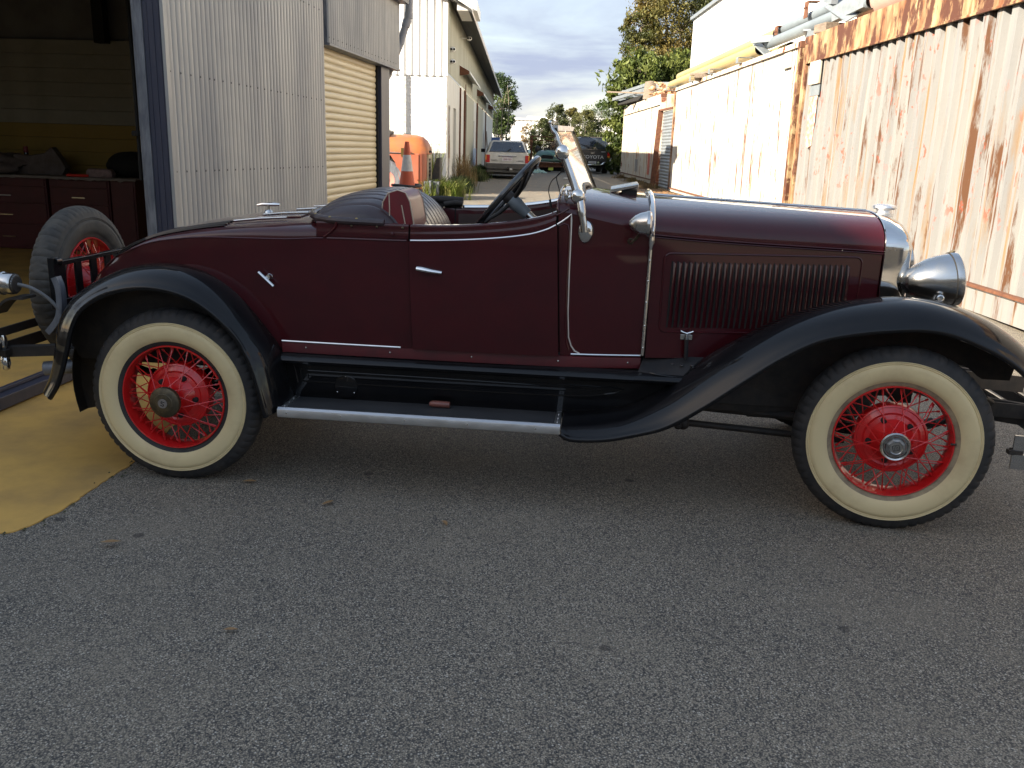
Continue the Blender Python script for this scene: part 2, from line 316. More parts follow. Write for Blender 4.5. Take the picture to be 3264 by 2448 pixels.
# ================================================================= SETTING
def asphalt():
    m = bpy.data.materials.new('asphalt'); m.use_nodes = True; n, l = m.node_tree.nodes, m.node_tree.links; p = n['Principled BSDF']
    t = n.new('ShaderNodeTexCoord')
    def N(s, d=4, r=.6): a = n.new('ShaderNodeTexNoise'); a.inputs['Scale'].default_value = s; a.inputs['Detail'].default_value = d; a.inputs['Roughness'].default_value = r; l.new(t.outputs['Object'], a.inputs['Vector']); return a.outputs['Fac']
    def R(v, a, b, c=0, e=1): r = n.new('ShaderNodeMapRange'); r.inputs['From Min'].default_value = a; r.inputs['From Max'].default_value = b; r.inputs['To Min'].default_value = c; r.inputs['To Max'].default_value = e; l.new(v, r.inputs['Value']); return r.outputs['Result']
    def X(f, a, b, mode='MIX'):
        x = n.new('ShaderNodeMix'); x.data_type = 'RGBA'; x.blend_type = mode
        if isinstance(f, float): x.inputs[0].default_value = f
        else: l.new(f, x.inputs[0])
        for i, c in ((6, a), (7, b)):
            if isinstance(c, tuple): x.inputs[i].default_value = (*c, 1)
            else: l.new(c, x.inputs[i])
        return x.outputs[2]
    v = n.new('ShaderNodeTexVoronoi'); v.inputs['Scale'].default_value = 190; v.inputs['Randomness'].default_value = 1; l.new(t.outputs['Object'], v.inputs['Vector'])
    sp = n.new('ShaderNodeSeparateColor'); l.new(v.outputs['Color'], sp.inputs['Color'])
    base = X(R(N(.55, 6), .36, .64), (.172, .150, .118), (.300, .258, .195))
    base = X(R(N(3.2, 6), .40, .66), base, (.218, .185, .14))
    stone = X(R(sp.outputs['Red'], .55, .95), base, (.40, .345, .265))            # pale stones
    stone = X(R(sp.outputs['Green'], .80, .97), stone, (.022, .022, .024))         # dark pits
    stone = X(R(sp.outputs['Blue'], .95, .985), stone, (.46, .42, .35))           # a few bright chips
    edge = X(R(v.outputs['Distance'], .34, .75), stone, (.062, .058, .054))          # bitumen between the stones
    c = X(R(N(1.1, 7, .7), .50, .72, 0, .55), edge, (.20, .17, .13))             # dusty patches
    c = X(R(N(2.1, 5, .55), .30, .22, 0, .5), c, (.028, .027, .027))               # oil-dark patches
    # small dark drips
    d = n.new('ShaderNodeTexVoronoi'); d.inputs['Scale'].default_value = 2.3; l.new(t.outputs['Object'], d.inputs['Vector']); c = X(R(d.outputs['Distance'], .060, .045, 0, .65), c, (.022, .02, .02))
    s = n.new('ShaderNodeSeparateXYZ'); l.new(t.outputs['Object'], s.inputs['Vector'])
    dust = X(R(N(2.6, 7), .35, .7), (.17, .148, .115), (.115, .10, .082))
    c = X(R(s.outputs['Y'], 9, 19), c, dust)
    l.new(c, p.inputs['Base Color']); p.inputs['Roughness'].default_value = .82; p.inputs['Specular IOR Level'].default_value = .35
    b = n.new('ShaderNodeBump'); b.inputs['Strength'].default_value = .7; b.inputs['Distance'].default_value = .0022; l.new(v.outputs['Distance'], b.inputs['Height'])
    b2 = n.new('ShaderNodeBump'); b2.inputs['Strength'].default_value = .5; b2.inputs['Distance'].default_value = .01; l.new(N(9, 5), b2.inputs['Height']); l.new(b2.outputs['Normal'], b.inputs['Normal'])
    l.new(b.outputs['Normal'], p.inputs['Normal']); return m
M['asphalt'] = asphalt()
def sm(t): t = min(1, max(0, t)); return t*t*(3-2*t)
def ground_z(X, Y):
    d = Vector((X, Y, 0))-CO; x, y = d.dot(CU), d.dot(CV)
    w = max(sm((x+1.0)/.5), sm((y-9.7)/.8))
    return gz(Y)*w
xs = sorted(set([round(v, 3) for v in list(np.arange(-14, 9.01, .25))+list(np.arange(-400, -14, 32))+list(np.arange(9, 400, 30))]))
ys = sorted(set([round(v, 3) for v in list(np.arange(-2, 20.01, .25))+list(np.arange(20, 100, 4))+list(np.arange(-120, -2, 10))+[130, 180, 260, 420]]))
b = B(); b.grid([[(x, y, ground_z(x, y)) for y in ys] for x in xs])
ground = structure(b.build('ground', M['asphalt'], smooth=.3))

# yellow painted slab with a broken edge
edge = [(-2.01, 3.23), (-1.96, 3.27), (-1.92, 3.37), (-1.88, 3.54), (-1.86, 3.82), (-1.83, 4.05), (-1.86, 4.6), (-1.95, 5.2), (-2.15, 5.8), (-2.47, 6.2)]
front = [(-14, 2.6), (-8, 2.7), (-5, 2.85), (-3.4, 3.0), (-2.6, 3.08), (-2.2, 3.14)]
pts = [(p.x, p.y) for p in curve(front+edge, 260)]
pts = [(p.x, p.y) for p in curve(front+edge, 620)]
jx = np.convolve(rng.normal(0, 1, 640), np.ones(7)/7, 'same'); jy = np.convolve(rng.normal(0, 1, 640), np.ones(5)/5, 'same')
pts = [(x+random.uniform(-.004, .004)+.016*jx[i]+.006*sin(i*.13), y+random.uniform(-.004, .004)+.014*jy[i]+.006*sin(i*.091+1)) for i, (x, y) in enumerate(pts)]
e1 = c2w(-1.3, 2.4); e2 = c2w(-1.2, 9.28); e3 = c2w(-11.4, 9.28)
poly = pts+[(e1.x, e1.y), (e2.x, e2.y), (e3.x, e3.y)]
b = B(); b.prism([(x, y, -.004) for x, y in poly], (0, 0, .009)); structure(b.build('yellow_floor', M['yellowfloor'], smooth=0, fixn=True))
# damp leaves / moss at the slab edge
M['moss'] = mat('moss', (.03, .045, .015), .9, var=(.06, .05, .02), vs=40)
b = B()
for k in range(240):
    i = random.randrange(420, 560); x, y = pts[i]; x += random.gauss(0, .022)+.012; y += random.gauss(0, .016)-.012; s = random.uniform(.003, .010)
    if i > 480 and random.random() < .6: continue
    b.add([(x-s, y, .004), (x, y-s, .005), (x+s, y+.002, .006), (x, y+s, .010)], [(0, 1, 2, 3)])
stuff(tag(b.build('moss', M['moss'], smooth=0, fixn=False), 'crumbs of moss and grit along the broken edge of the yellow floor paint', 'moss'))

# ---------------------------------------------------------------- shed on the left (frame of the car: x' right, y' away)
SH = c2w(-1.08, 2.3)
shed = root('metal_shed', 'grey corrugated iron workshop with open front and cream roller door, left of the alley', 'shed', SH, -PS)
def corr_sheet(bld, y0, y1, z0, z1, pitch=.0762, amp=.0055, seg=12, x=0.0, zfun=None, sag=0.0):
    n = int(round((y1-y0)/pitch*seg)); rows = []
    for i in range(n+1):
        y = y0+(y1-y0)*i/n; ph = ((y-y0)/pitch+.5) % 1-.5; xx = x+amp*cos(2*pi*ph)*-1+amp-.016*math.exp(-(ph/.075)**2)
        rows.append([(xx, y, z0), (xx, y, z1 if zfun is None else zfun(y))])
    return bld.grid(rows)
M['zinc'] = mat('weathered_zincalume', (.47, .455, .41), .45, metal=.12, var=(.31, .305, .29), vs=1.1, vmix=(.3, .7), stretch=(1, 2.2, .45), rv=.15, bump=.03, bs=8)
M['zinc2'] = mat('zincalume_fascia_sheet', (.34, .34, .325), .45, metal=.2, var=(.25, .255, .25), vs=1.4, stretch=(1, 2, .5), rv=.15)
M['screw'] = mat('screw_head', (.07, .07, .07), .5, metal=.5)
ps = 0.03
for k in range(5):
    y0 = ps+k*.6858; y1 = y0+.6858 if k < 4 else 3.375
    bb = B(); corr_sheet(bb, y0, y1+.01, 0, 3.42+.0, x=.0015*k); o = bb.build('corrugated_sheet', M['zinc'], shed, smooth=1.2); solid(o, .001)
    for zz in (.42, 1.31, 1.97, 2.83):
        bs_ = B()
        for q in (0, 1, 2, 3, 4):
            yy = y0+.0762*(q*2)+ (0.0 if q else 0.0)
            if yy > 3.36: continue
            bs_.lathe([(.0001, .0135), (.006, .0125), (.008, .009)], (0.0015*k, yy, zz-.006*yy), 'x', 8)
        ss = bs_.build('screw_row', M['screw'], o); stuff(ss)
# header of sheets over the roller door
for k in range(4):
    y0 = 3.385+k*.762; y1 = y0+.762 if k < 3 else 6.5
    bb = B(); corr_sheet(bb, y0, y1, 2.52+0.0*k, 3.42, x=.055); o = bb.build('header_sheet', M['zinc2'], shed, smooth=1.2); solid(o, .001)
    bs_ = B()
    for q in range(5): bs_.lathe([(.0001, .0135), (.006, .0125), (.008, .009)], (.055, y0+.0762*2*q, 2.57), 'x', 8)
    stuff(bs_.build('screw_row', M['screw'], o))
bb = B(); bb.box((-.25, 3.38, 2.495), (.070, 6.52, 2.517)); bb.box((-.004, 3.378, 2.52), (.046, 3.386, 3.42)); bb.build('header_flashing', M['greymetal'], shed)
# roller door
rd = B(); rd.box((-.30, 3.39, 2.20), (-.14, 5.72, 2.47)); rdo = rd.build('roller_door', M['darkvoid'], shed)
M['cream'] = mat('cream_roller_paint', (.60, .50, .30), .42, var=(.50, .40, .22), vs=2.5, vmix=(.4, .8), stretch=(1, .5, 6), coat=.15, coatr=.3, bump=.05, bs=12)
sl = B(); H_ = .073; prof = [(0, 0), (.009, .010), (.013, .024), (.013, .050), (.009, .064), (0, .071), (0, .073)]
sl.grid([[(-.075+px, y, pz) for px, pz in prof] for y in np.linspace(3.395, 5.70, 14)])
slat = sl.build('slat', M['cream'], rdo, smooth=.7); slat.location = (0, 0, .02)
for k in range(1, 34):
    dup(slat, rdo, (random.uniform(-.001, .001), 0, .02+k*H_))
gd = B(); gd.box((-.10, 5.705, 0), (-.04, 5.745, 2.5)); gd.build('door_guide', M['darkvoid'], shed)
pb = B(); pb.box((-.20, 5.75, 0), (.0, 6.14, 2.493)); o = pb.build('door_post', M['navy'], shed); bevel(o, .006)
pb = B(); pb.box((-.15, 6.142, 0), (-.002, 6.18, 2.493)); pb.build('post_cladding', M['greymetal'], shed)
# corner post: navy channel with worn grey flanges, faces the yard
pb = B(); pb.box((-.19, -.03, 0), (-.135, .05, 3.42)); o = pb.build('door_track', M['greymetal'], shed); bevel(o, .004)
pb = B(); pb.box((-.215, -.012, 0), (-.192, .06, 3.42)); pb.build('track_lip', M['greymetal'], shed)
pb = B(); pb.box((-.133, -.018, 0), (-.012, .05, 3.42))
for xx in (-.105, -.062, -.022): pb.box((xx-.003, -.024, 0), (xx+.003, -.0185, 3.42))
o = pb.build('corner_post', M['navy'], shed); bevel(o, .0015, 1)
pb = B(); pb.box((-.0105, -.022, 0), (.012, .028, 3.42)); pb.build('corner_flashing', M['zinc2'], shed)
# roof, walls behind, inside
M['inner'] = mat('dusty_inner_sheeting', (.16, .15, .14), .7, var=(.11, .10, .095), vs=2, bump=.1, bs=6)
bb = B(); bb.prism([(-11, -.3, 3.43), (.24, -.3, 3.43), (.24, -.3, 3.47), (-5.4, -.3, 4.6), (-11, -.3, 3.5)], (0, 6.78, 0)); bb.build('roof', M['zinc2'], shed, smooth=0)
bb = B(); bb.box((-11.1, -.05, 2.66), (-.22, .05, 3.43)); bb.build('front_lintel', M['navy'], shed)
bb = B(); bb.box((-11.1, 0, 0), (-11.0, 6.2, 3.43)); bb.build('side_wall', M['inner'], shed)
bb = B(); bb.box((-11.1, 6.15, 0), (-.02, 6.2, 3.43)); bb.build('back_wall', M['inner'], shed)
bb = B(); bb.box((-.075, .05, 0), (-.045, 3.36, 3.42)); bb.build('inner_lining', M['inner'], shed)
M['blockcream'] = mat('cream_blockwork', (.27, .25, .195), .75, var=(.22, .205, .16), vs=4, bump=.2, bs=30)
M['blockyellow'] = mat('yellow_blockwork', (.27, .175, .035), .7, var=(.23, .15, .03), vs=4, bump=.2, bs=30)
zc_ = 0.02; k = 0
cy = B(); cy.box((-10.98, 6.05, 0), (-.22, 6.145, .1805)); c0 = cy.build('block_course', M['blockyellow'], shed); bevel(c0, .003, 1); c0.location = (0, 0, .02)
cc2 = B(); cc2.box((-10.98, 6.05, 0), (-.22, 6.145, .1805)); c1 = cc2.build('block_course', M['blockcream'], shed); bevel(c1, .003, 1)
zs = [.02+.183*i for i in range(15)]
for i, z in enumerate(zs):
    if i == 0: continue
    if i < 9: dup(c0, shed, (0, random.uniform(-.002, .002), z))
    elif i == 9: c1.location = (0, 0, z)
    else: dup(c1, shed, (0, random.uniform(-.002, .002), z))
bb = B(); bb.box((-6.6, 5.9, 2.72), (-6.4, 6.04, 3.42)); bb.build('roof_stanchion', M['darkvoid'], shed); bb = B(); bb.box((-3.95, 5.9, 2.72), (-3.80, 6.04, 3.42)); bb.build('roof_stanchion', M['darkvoid'], shed)
# gutter + downpipe
gb = B(); gb.prism([(.06, -.3, 3.34), (.19, -.3, 3.34), (.20, -.3, 3.46), (.195, -.3, 3.46), (.185, -.3, 3.35), (.06, -.3, 3.35)], (0, 6.80, 0)); gb.build('gutter', M['navy'], shed)
M['pvc'] = mat('grey_pvc', (.33, .33, .34), .5, var=(.27, .27, .28), vs=5)
gb = B(); gb.tube([(.17, 6.62, 3.42), (.16, 6.62, 3.25), (.155, 6.62, 3.20), (.05, 6.58, 2.85), (-.10, 6.50, 2.45), (-.16, 6.45, 2.3), (-.17, 6.44, .3)], .05, 14)
gb.tube([(.1605, 6.62, 3.25), (.157, 6.62, 3.18)], .058, 14); gb.tube([(.145, 6.617, 3.165), (.118, 6.605, 3.07)], .058, 14)
gb.build('downpipe', M['pvc'], shed)
gb = B(); gb.box((-.05, 2.25, 2.92), (.012, 3.20, 3.42)); gb.build('wall_vent', mat('pale_vent_paint', (.45, .46, .45), .5), shed)

# ---------------------------------------------------------------- things inside the shed (local coordinates of the shed)
def shed_w(x, y, z=0): return SH+CU*x+CV*y+Vector((0, 0, z))
def cabinet(x0, x1, label, drawers, handles, n=''):
    L = shed_w((x0+x1)/2, 5.3, .012); w = (x1-x0)/2
    r = root('steel_cabinet', label, 'cabinet', L, -PS, 'maroon steel drawer cabinets inside the shed')
    bb = B(); bb.box((-w, 0, 0), (w, .7, .955)); bevel(bb.build('carcass', M['cabinet'], r), .008)
    z = .93
    for i, h in enumerate(drawers):
        d = B(); d.box((-w+.02, -.018, z-h+.012), (w-.02, -.002, z)); o = bevel(d.build('drawer', M['cabinet'], r), .004)
        if handles[i]:
            hb = B(); hb.beam((-.09, -.035, z-h*.55), (.09, -.035, z-h*.55), .014, .012); hb.beam((-.085, -.035, z-h*.55), (-.085, -.018, z-h*.55), .01, .01); hb.beam((.085, -.035, z-h*.55), (.085, -.018, z-h*.55), .01, .01)
            hb.build('handle', M['chrome'], o)
        z -= h
    return r
cabinet(-5.60, -4.44, 'maroon drawer cabinet at the left edge of the photo, under the engine casting', [.10, .22, .28, .30], [0, 1, 1, 1])
cabinet(-4.40, -3.56, 'maroon drawer cabinet right behind the spare wheel', [.10, .22, .28, .30], [0, 1, 1, 1])
cabinet(-3.54, -3.20, 'narrow plain maroon cupboard at the right end of the bench, next to the corner post', [.92], [0])
r = root('bench_top', 'thin pale bench top of ragged paper across the maroon cabinets', 'bench', shed_w(-4.6, 5.3, .97), -PS)
bb = B(); P = []
for i in range(60):
    x = -1.6+3.05*i/59; P.append([(x, -.06-.02*random.random(), -.012-.02*random.random()*(random.random() > .6)), (x, -.05, .012), (x, .65, .012)])
bb.grid(P); o = bb.build('paper', mat('dirty_paper', (.25, .21, .18), .8), r, smooth=0); solid(o, .006)
BT = .99
def at_bench(x, y=5.6): return shed_w(x, y, BT)
r = root('bottle', 'dark bottle with a red cap standing on the bench', 'bottle', at_bench(-4.98, 5.75), -PS)
bb = B(); bb.lathe([(.0001, 0), (.062, 0), (.066, .01), (.066, .15), (.05, .19), (.03, .23), (.028, .28), (.0001, .28)], n=18); bb.build('bottle_body', mat('dark_bottle_glass', (.012, .012, .02), .2, coat=.5), r)
bb = B(); bb.lathe([(.0001, .36), (.028, .36), (.03, .281), (.0001, .281)], n=14); bb.build('cap', mat('red_cap', (.2, .02, .03), .5), r)
r = root('drinking_glass', 'small glass holding green sprigs at the left of the bench', 'glass', at_bench(-5.45, 5.75), -PS)
bb = B(); bb.lathe([(.03, 0), (.034, .16)], n=14); bb.build('tumbler', mat('dusty_glass', (.2, .22, .2), .2), r)
bb = B()
for k in range(40):
    a = random.uniform(0, 6.28); q = random.uniform(0, .09); c = Vector((q*cos(a), q*sin(a), .19+random.uniform(0, .07))); s = .02
    bb.add([c+Vector((-s, 0, 0)), c+Vector((0, s, .01)), c+Vector((s, 0, .004)), c+Vector((0, -s, -.01))], [(0, 1, 2, 3)])
stuff(bb.build('sprig', mat('dull_green_leaf', (.03, .07, .015), .7), r, smooth=0, fixn=False))
def lump(name, label, cat, loc, sz, m, seed, n=18, rough=.28, rz=-PS):
    r_ = np.random.default_rng(seed); bb = B(); ph = r_.uniform(0, 6.28, 6)
    rows = []
    for i in range(2*n):
        row = []
        for j in range(n+1):
            a = 2*pi*i/(2*n); t = pi*j/n; k = 1+rough*(sin(2*a+ph[0])*sin(3*t+ph[1])+.6*sin(5*a+ph[2])*sin(4*t+ph[3])+.35*sin(9*a+ph[4])*sin(7*t))
            x, y, z = sin(t)*cos(a)*k, sin(t)*sin(a)*k, -cos(t)*k
            row.append((x*sz[0], y*sz[1], max(0, (z*.5+.42))*sz[2]))
        rows.append(row)
    bb.grid(rows, cu=True); o = bb.build(name, m, smooth=1.0); o.location = loc; o.rotation_euler = (0, 0, rz); return tag(o, label, cat)
M['grime'] = mat('grimy_cast_metal', (.075, .055, .048), .7, var=(.13, .10, .09), vs=9, bump=.5, bs=30, dist=.01)
lump('engine_casting', 'grimy curved engine casting lying across the left of the bench', 'engine part', at_bench(-5.35, 5.55), (.50, .26, .30), M['grime'], 3, rough=.2)
lump('engine_part', 'stack of grimy engine parts at the left edge of the photo', 'engine part', at_bench(-6.0, 5.6), (.26, .25, .70), M['grime'], 8)
r = root('leather_flap', 'dull grey-brown pointed sheet metal piece in the middle of the bench', 'panel', at_bench(-4.65, 5.5), -PS)
bb = B(); bb.prism([(-.35, 0, 0), (.32, 0, 0), (.38, 0, .10), (.30, 0, .24), (.20, 0, .37), (.10, 0, .29), (-.12, 0, .25), (-.35, 0, .26)], (0, .12, 0)); bevel(bb.build('sheet', M['grime'], r), .01)
lump('black_bag', 'rounded black bag at the right end of the bench, behind the corner post', 'bag', at_bench(-3.42, 5.75), (.40, .25, .36), M['darkvoid'], 12, rough=.06)
r = root('plastic_packet', 'crumpled clear plastic packet in front of the black bag', 'packet', at_bench(-3.7, 5.3), -PS)
bb = B(); bb.prism([(-.17, 0, 0), (.19, 0, 0), (.2, 0, .06), (.17, 0, .11), (-.13, 0, .115), (-.17, 0, .08)], (0, .1, 0)); bevel(bb.build('packet', mat('pinkish_film', (.3, .2, .2), .3, var=(.15, .1, .1), vs=20), r), .015)
r = root('red_tube', 'bright red tube lying at the front edge of the bench', 'tube', at_bench(-3.98, 5.28), -PS)
bb = B(); bb.tube([(-.14, 0, .018), (.15, .02, .018)], .018, 10); bb.build('tube', mat('bright_red_plastic', (.65, .03, .02), .35), r)
r = root('small_carton', 'small dark red carton between the bottle and the sheet metal', 'carton', at_bench(-4.76, 5.8), -PS)
bb = B(); bb.box((-.07, 0, 0), (.07, .07, .15)); bevel(bb.build('carton', mat('red_card', (.13, .015, .02), .6), r), .003)
r = root('hanging_chain', 'dark hanging door chain with a ring, in front of the bench', 'chain', shed_w(-.725, .9, 1.2), -PS)
bb = B(); bb.tube([(0, 0, 0.0), (.002, 0, .8), (-.01, 0, 2.15)], .014, 8); bb.build('rod', M['darkvoid'], r)
bb = B(); bb.lathe([(.0145, -.02), (.042, -.02), (.048, 0), (.042, .02), (.0145, .02)], (0, 0, .36), n=16); bb.build('ring', M['darkvoid'], r)
r = root('gas_bottle', 'small red and blue gas bottle just behind the shed corner post', 'gas bottle', c2w(-1.70, 3.7, .012), -PS)
bb = B(); bb.lathe([(.0001, 0), (.09, 0), (.095, .6), (.095, .66)], n=18); bb.build('base', mat('grey_bottle', (.1, .1, .1), .5), r)
bb = B(); bb.lathe([(.095, .66), (.095, 1.03), (.07, 1.1), (.0001, 1.12)], n=18); bb.build('shoulder', mat('red_bottle_paint', (.35, .02, .02), .4), r)
bb = B(); bb.lathe([(.097, .78), (.097, .93)], n=18); bb.build('band', mat('blue_bottle_paint', (.02, .05, .3), .4), r)
r = root('floor_beam', 'dark blue steel beam lying across the yellow floor behind the rear fender', 'beam', c2w(-1.51, .7, .012), -PS)
bb = B(); bb.box((-.085, -1.2, 0), (.07, 1.3, .075)); bb.box((-.02, -1.2, .075), (.005, 1.3, .10)); bevel(bb.build('beam', M['navy'], r), .006)

# ---------------------------------------------------------------- shipping containers on the right
WP = streak_paint('white_container_paint', (.42, .41, .385), (.36, .34, .30), rust=(.10, .035, .014), rust2=(.22, .12, .045), amount=.52, sc=(1, 2.6, .22))
CP = streak_paint('streaked_container_paint', (.205, .200, .188), (.165, .165, .165), rust=(.085, .034, .012), rust2=(.19, .105, .032), amount=.46, sc=(1, 3.0, .16), flake=(.33, .085, .055))
CP3 = streak_paint('cream_container_paint', (.46, .44, .36), (.38, .36, .31), amount=.45, sc=(1, 2.5, .2))
RR = streak_paint('rusted_rail', (.36, .28, .15), (.16, .06, .022), rust=(.07, .022, .010), rust2=(.15, .05, .018), amount=.85, sc=(1, 1.6, .6))
RW = streak_paint('rusty_white_rail', (.60, .56, .48), (.5, .44, .34), amount=.55, sc=(1, 1.4, .7))
def container(label, X, y0, y1, z0, z1, pm, rm, pitch, name='shipping_container', postm=None, railh=.12, bott=.16, depth=.036, dents=0):
    L = Vector((X, (y0+y1)/2, z0)); r = root(name, label, 'container', L, 0, 'old shipping containers in a row on the right'); h = z1-z0; l = (y1-y0)/2; W = 2.4
    # corrugated long side
    bb = B(); n = int((2*l-.36)/pitch); ys_ = []; st = -l+.18
    for i in range(n):
        a = st+i*pitch; ys_ += [(a, 0), (a+pitch*.40, 0), (a+pitch*.52, 1), (a+pitch*.90, 1), (a+pitch*.97, 0)]
    ys_.append((l-.17, 0)); nz = 9
    rs = np.random.default_rng(int(y0*10)); dn_ = [(rs.uniform(-l, l), rs.uniform(.2, h-.4), rs.uniform(.15, .5), rs.uniform(.01, .035)) for _ in range(dents)]
    rows = []
    for y, q in ys_:
        row = []
        for j in range(nz+1):
            z = bott+(h-railh-bott)*j/nz; x = .035+depth*q+.004*sin(y*1.7+j)
            for (dy, dz, dr, da) in dn_: x += da*math.exp(-((y-dy)**2+(z-dz)**2)/dr**2)
            row.append((x, y, z))
        rows.append(row)
    bb.grid(rows); bb.build('side_panel', pm, r, smooth=.35)
    bb = B(); bb.box((0, -l+.16, h-railh), (.05, l-.16, h)); bb.box((-.012, -l+.16, h-railh-.006), (-.0005, l-.16, h-railh+.022)); bevel(bb.build('top_rail', rm, r), .005)
    bb = B(); bb.box((0, -l+.16, 0.02), (.05, l-.16, bott)); bb.box((-.02, -l+.16, bott-.012), (-.0005, l-.16, bott)); bevel(bb.build('bottom_rail', pm, r), .004); bb = B(); bb.box((-.035, -l+.16, bott+.0005), (.034, l-.16, bott+.03)); bb.build('rail_ledge', M['rust'], r)
    for s in (-1, 1):
        for xx in (0, W-.16):
            bb = B(); bb.box((xx, s*l-(.16 if s > 0 else 0), .118), (xx+.16, s*l+(0 if s > 0 else .16), h-.118)); bevel(bb.build('corner_post', postm or rm, r), .006)
            for zz in (0, h-.116):
                c = B(); y_ = s*l-(.178 if s > 0 else 0); c.box((xx-.003, y_, zz), (xx+.165, y_+.178, zz+.115)); cc_ = c.build('corner_casting', M['rust'], r); bevel(cc_, .006)
                k_ = B(); k_.tube([(xx-.0065, y_+.089, zz+.04), (xx-.0065, y_+.089, zz+.075)], .001, 4); k_ = B()
                k_.prism([(xx-.0065, y_+.089+.026*cos(a), zz+.0575+.038*sin(a)) for a in np.linspace(0, 2*pi, 12, endpoint=False)], (.002, 0, 0)); k_.build('slot', M['darkvoid'], cc_, smooth=0)
    bb = B(); bb.box((.04, -l+.02, h-.03), (W-.04, l-.02, h-.006)); bb.build('roof', rm, r)
    bb = B(); bb.box((.06, -l+.01, .03), (W-.06, -l+.05, h-.03)); bb.build('end_wall', pm, r)
    bb = B(); bb.box((.06, l-.05, .03), (W-.06, l-.01, h-.03)); bb.build('end_wall', pm, r)
    bb = B(); bb.box((W-.06, -l+.05, .03), (W-.02, l-.05, h-.03)); bb.build('side_wall', pm, r)
    bb = B(); bb.box((.10, -l+.1, .03), (W-.1, l-.1, .06)); bb.build('floor', M['darkvoid'], r)
    return r
C2 = container('nearest container, heavily streaked with rust and flaking paint, deep ribs and a rusted top rail', 4.60, 2.9, 15.42, .07, 3.41, CP, RR, .268, railh=.42, bott=.26, depth=.060, dents=7)
C1 = container('middle container, bright white with a rusted corner post, under the yellow pipes', 4.65, 15.80, 28.3, .36, 3.41, WP, RW, .105, railh=.09, bott=.10, depth=.014, dents=5, postm=RR)
C3 = container('farthest container, cream and rusty, with its lower half in shadow and a red patch', 4.65, 30.8, 41.7, .42, 3.40, CP3, RW, .20, railh=.34, bott=.14, depth=.03, dents=3)
# details on the containers
bb = B(); bb.box((-.012, 5.35, 2.57), (.032, 5.83, 2.93)); o = bb.build('vent_cover', CP3, C2); bevel(o, .01)
bb = B(); bb.box((.022, 5.35, 2.40), (.034, 5.80, 2.56)); bb.build('mounting_plate', M['galv'], C2)
bb = B(); bb.prism([(.030, 5.42, 2.42), (.030, 5.80, 2.42), (.030, 5.80, 1.72), (.030, 5.66, 1.60), (.030, 5.46, 1.64), (.030, 5.42, 2.0)], (.004, 0, 0)); bb.build('sticker_remains', mat('faded_red_sticker', (.45, .16, .12), .7, var=(.5, .42, .34), vs=14, vmix=(.45, .6)), C2, smooth=0)
bb = B(); bb.box((-.02, -5.75, 2.66), (.03, -5.35, 2.92)); bevel(bb.build('vent_cover', CP3, C1), .008)
bb = B(); bb.box((.025, -3.45, .30), (.033, -2.95, 1.05)); bb.build('red_patch', mat('red_primer', (.42, .09, .05), .7, var=(.35, .1, .06), vs=8), C3)
bb = B(); bb.box((.024, -.1, .32), (.034, .6, .80)); bb.build('grey_patch', mat('grey_patch_paint', (.2, .19, .18), .7), C3)

# pipes on top of the containers
def pipe(label, x, z, y0, y1, r, m, name='pipe', grp=None, sag=.0):
    o = root(name, label, 'pipe', (x, (y0+y1)/2, z), 0, grp); l = (y1-y0)/2; bb = B(); n = 24
    N_ = 9; rings = []
    for i in range(N_+1):
        y = -l+2*l*i/N_; dz = -sag*(1-(y/l)**2); rings.append([(r*cos(2*pi*k/n), y, r*sin(2*pi*k/n)+dz) for k in range(n)])
    bb.grid(rings, cv=True); bb.build('pipe_wall', m, o)
    bb = B(); q = r*.9; bb.grid([[(q*cos(2*pi*k/n), y, q*sin(2*pi*k/n)) for k in range(n)] for y in (-l, l)], cv=True)
    bb.grid([[(a*cos(2*pi*k/n), -l, a*sin(2*pi*k/n)) for k in range(n)] for a in (q, r)], cv=True); bb.grid([[(a*cos(2*pi*k/n), l, a*sin(2*pi*k/n)) for k in range(n)] for a in (q, r)], cv=True)
    bb.build('bore', M['darkvoid'], o); return o
M['yellowpipe'] = mat('yellowed_plastic_pipe', (.34, .27, .12), .5, var=(.26, .21, .10), vs=1.5, stretch=(1, .3, 1), coat=.1)
M['greypipe'] = mat('blue_grey_pipe', (.17, .20, .22), .5, var=(.12, .14, .155), vs=2, stretch=(1, .4, 1))
g_ = 'yellowed pipes lying on the middle container'
pipe('lowest front yellow pipe with an open end on the white container', 4.92, 3.655, 19.5, 30.6, .125, M['yellowpipe'], grp=g_)
pipe('upper rear yellow pipe behind the front yellow pipe', 5.12, 3.89, 19.0, 30.3, .125, M['yellowpipe'], grp=g_)
pipe('third yellow pipe, mostly hidden behind the front one', 5.28, 3.60, 18.6, 29.8, .11, M['yellowpipe'], grp=g_)
g_ = 'blue-grey pipes over the join of the containers'
pipe('lower blue-grey pipe ending above the white container corner', 4.95, 3.70, 13.6, 19.0, .10, M['greypipe'], grp=g_)
pipe('upper blue-grey pipe with rusty clamps', 5.12, 3.93, 13.4, 19.0, .10, M['greypipe'], grp=g_)
pipe('fat faded pink tank pipe at the top edge of the photo', 5.22, 3.80, 9.2, 14.3, .32, mat('faded_pink_paint', (.42, .26, .21), .5, var=(.5, .33, .28), vs=2), name='tank_pipe')
for i, (y, lab) in enumerate([(29.4, 'farthest'), (25.4, 'second farthest'), (22.9, 'middle'), (20.0, 'nearest of the four small')]):
    r = root('pipe_bearer', f'{lab} galvanised channel bearer under the yellow pipes', 'bearer', (4.98, y, 3.41), 0, 'galvanised bearers under the yellow pipes')
    bb = B(); bb.box((-.42, -.10, 0), (.5, .10, .010)); bb.box((-.42, -.10, .010), (-.412, .10, .11)); bb.box((-.42, -.10, .1105), (.5, .10, .118)); bb.build('channel', M['galv'], r)
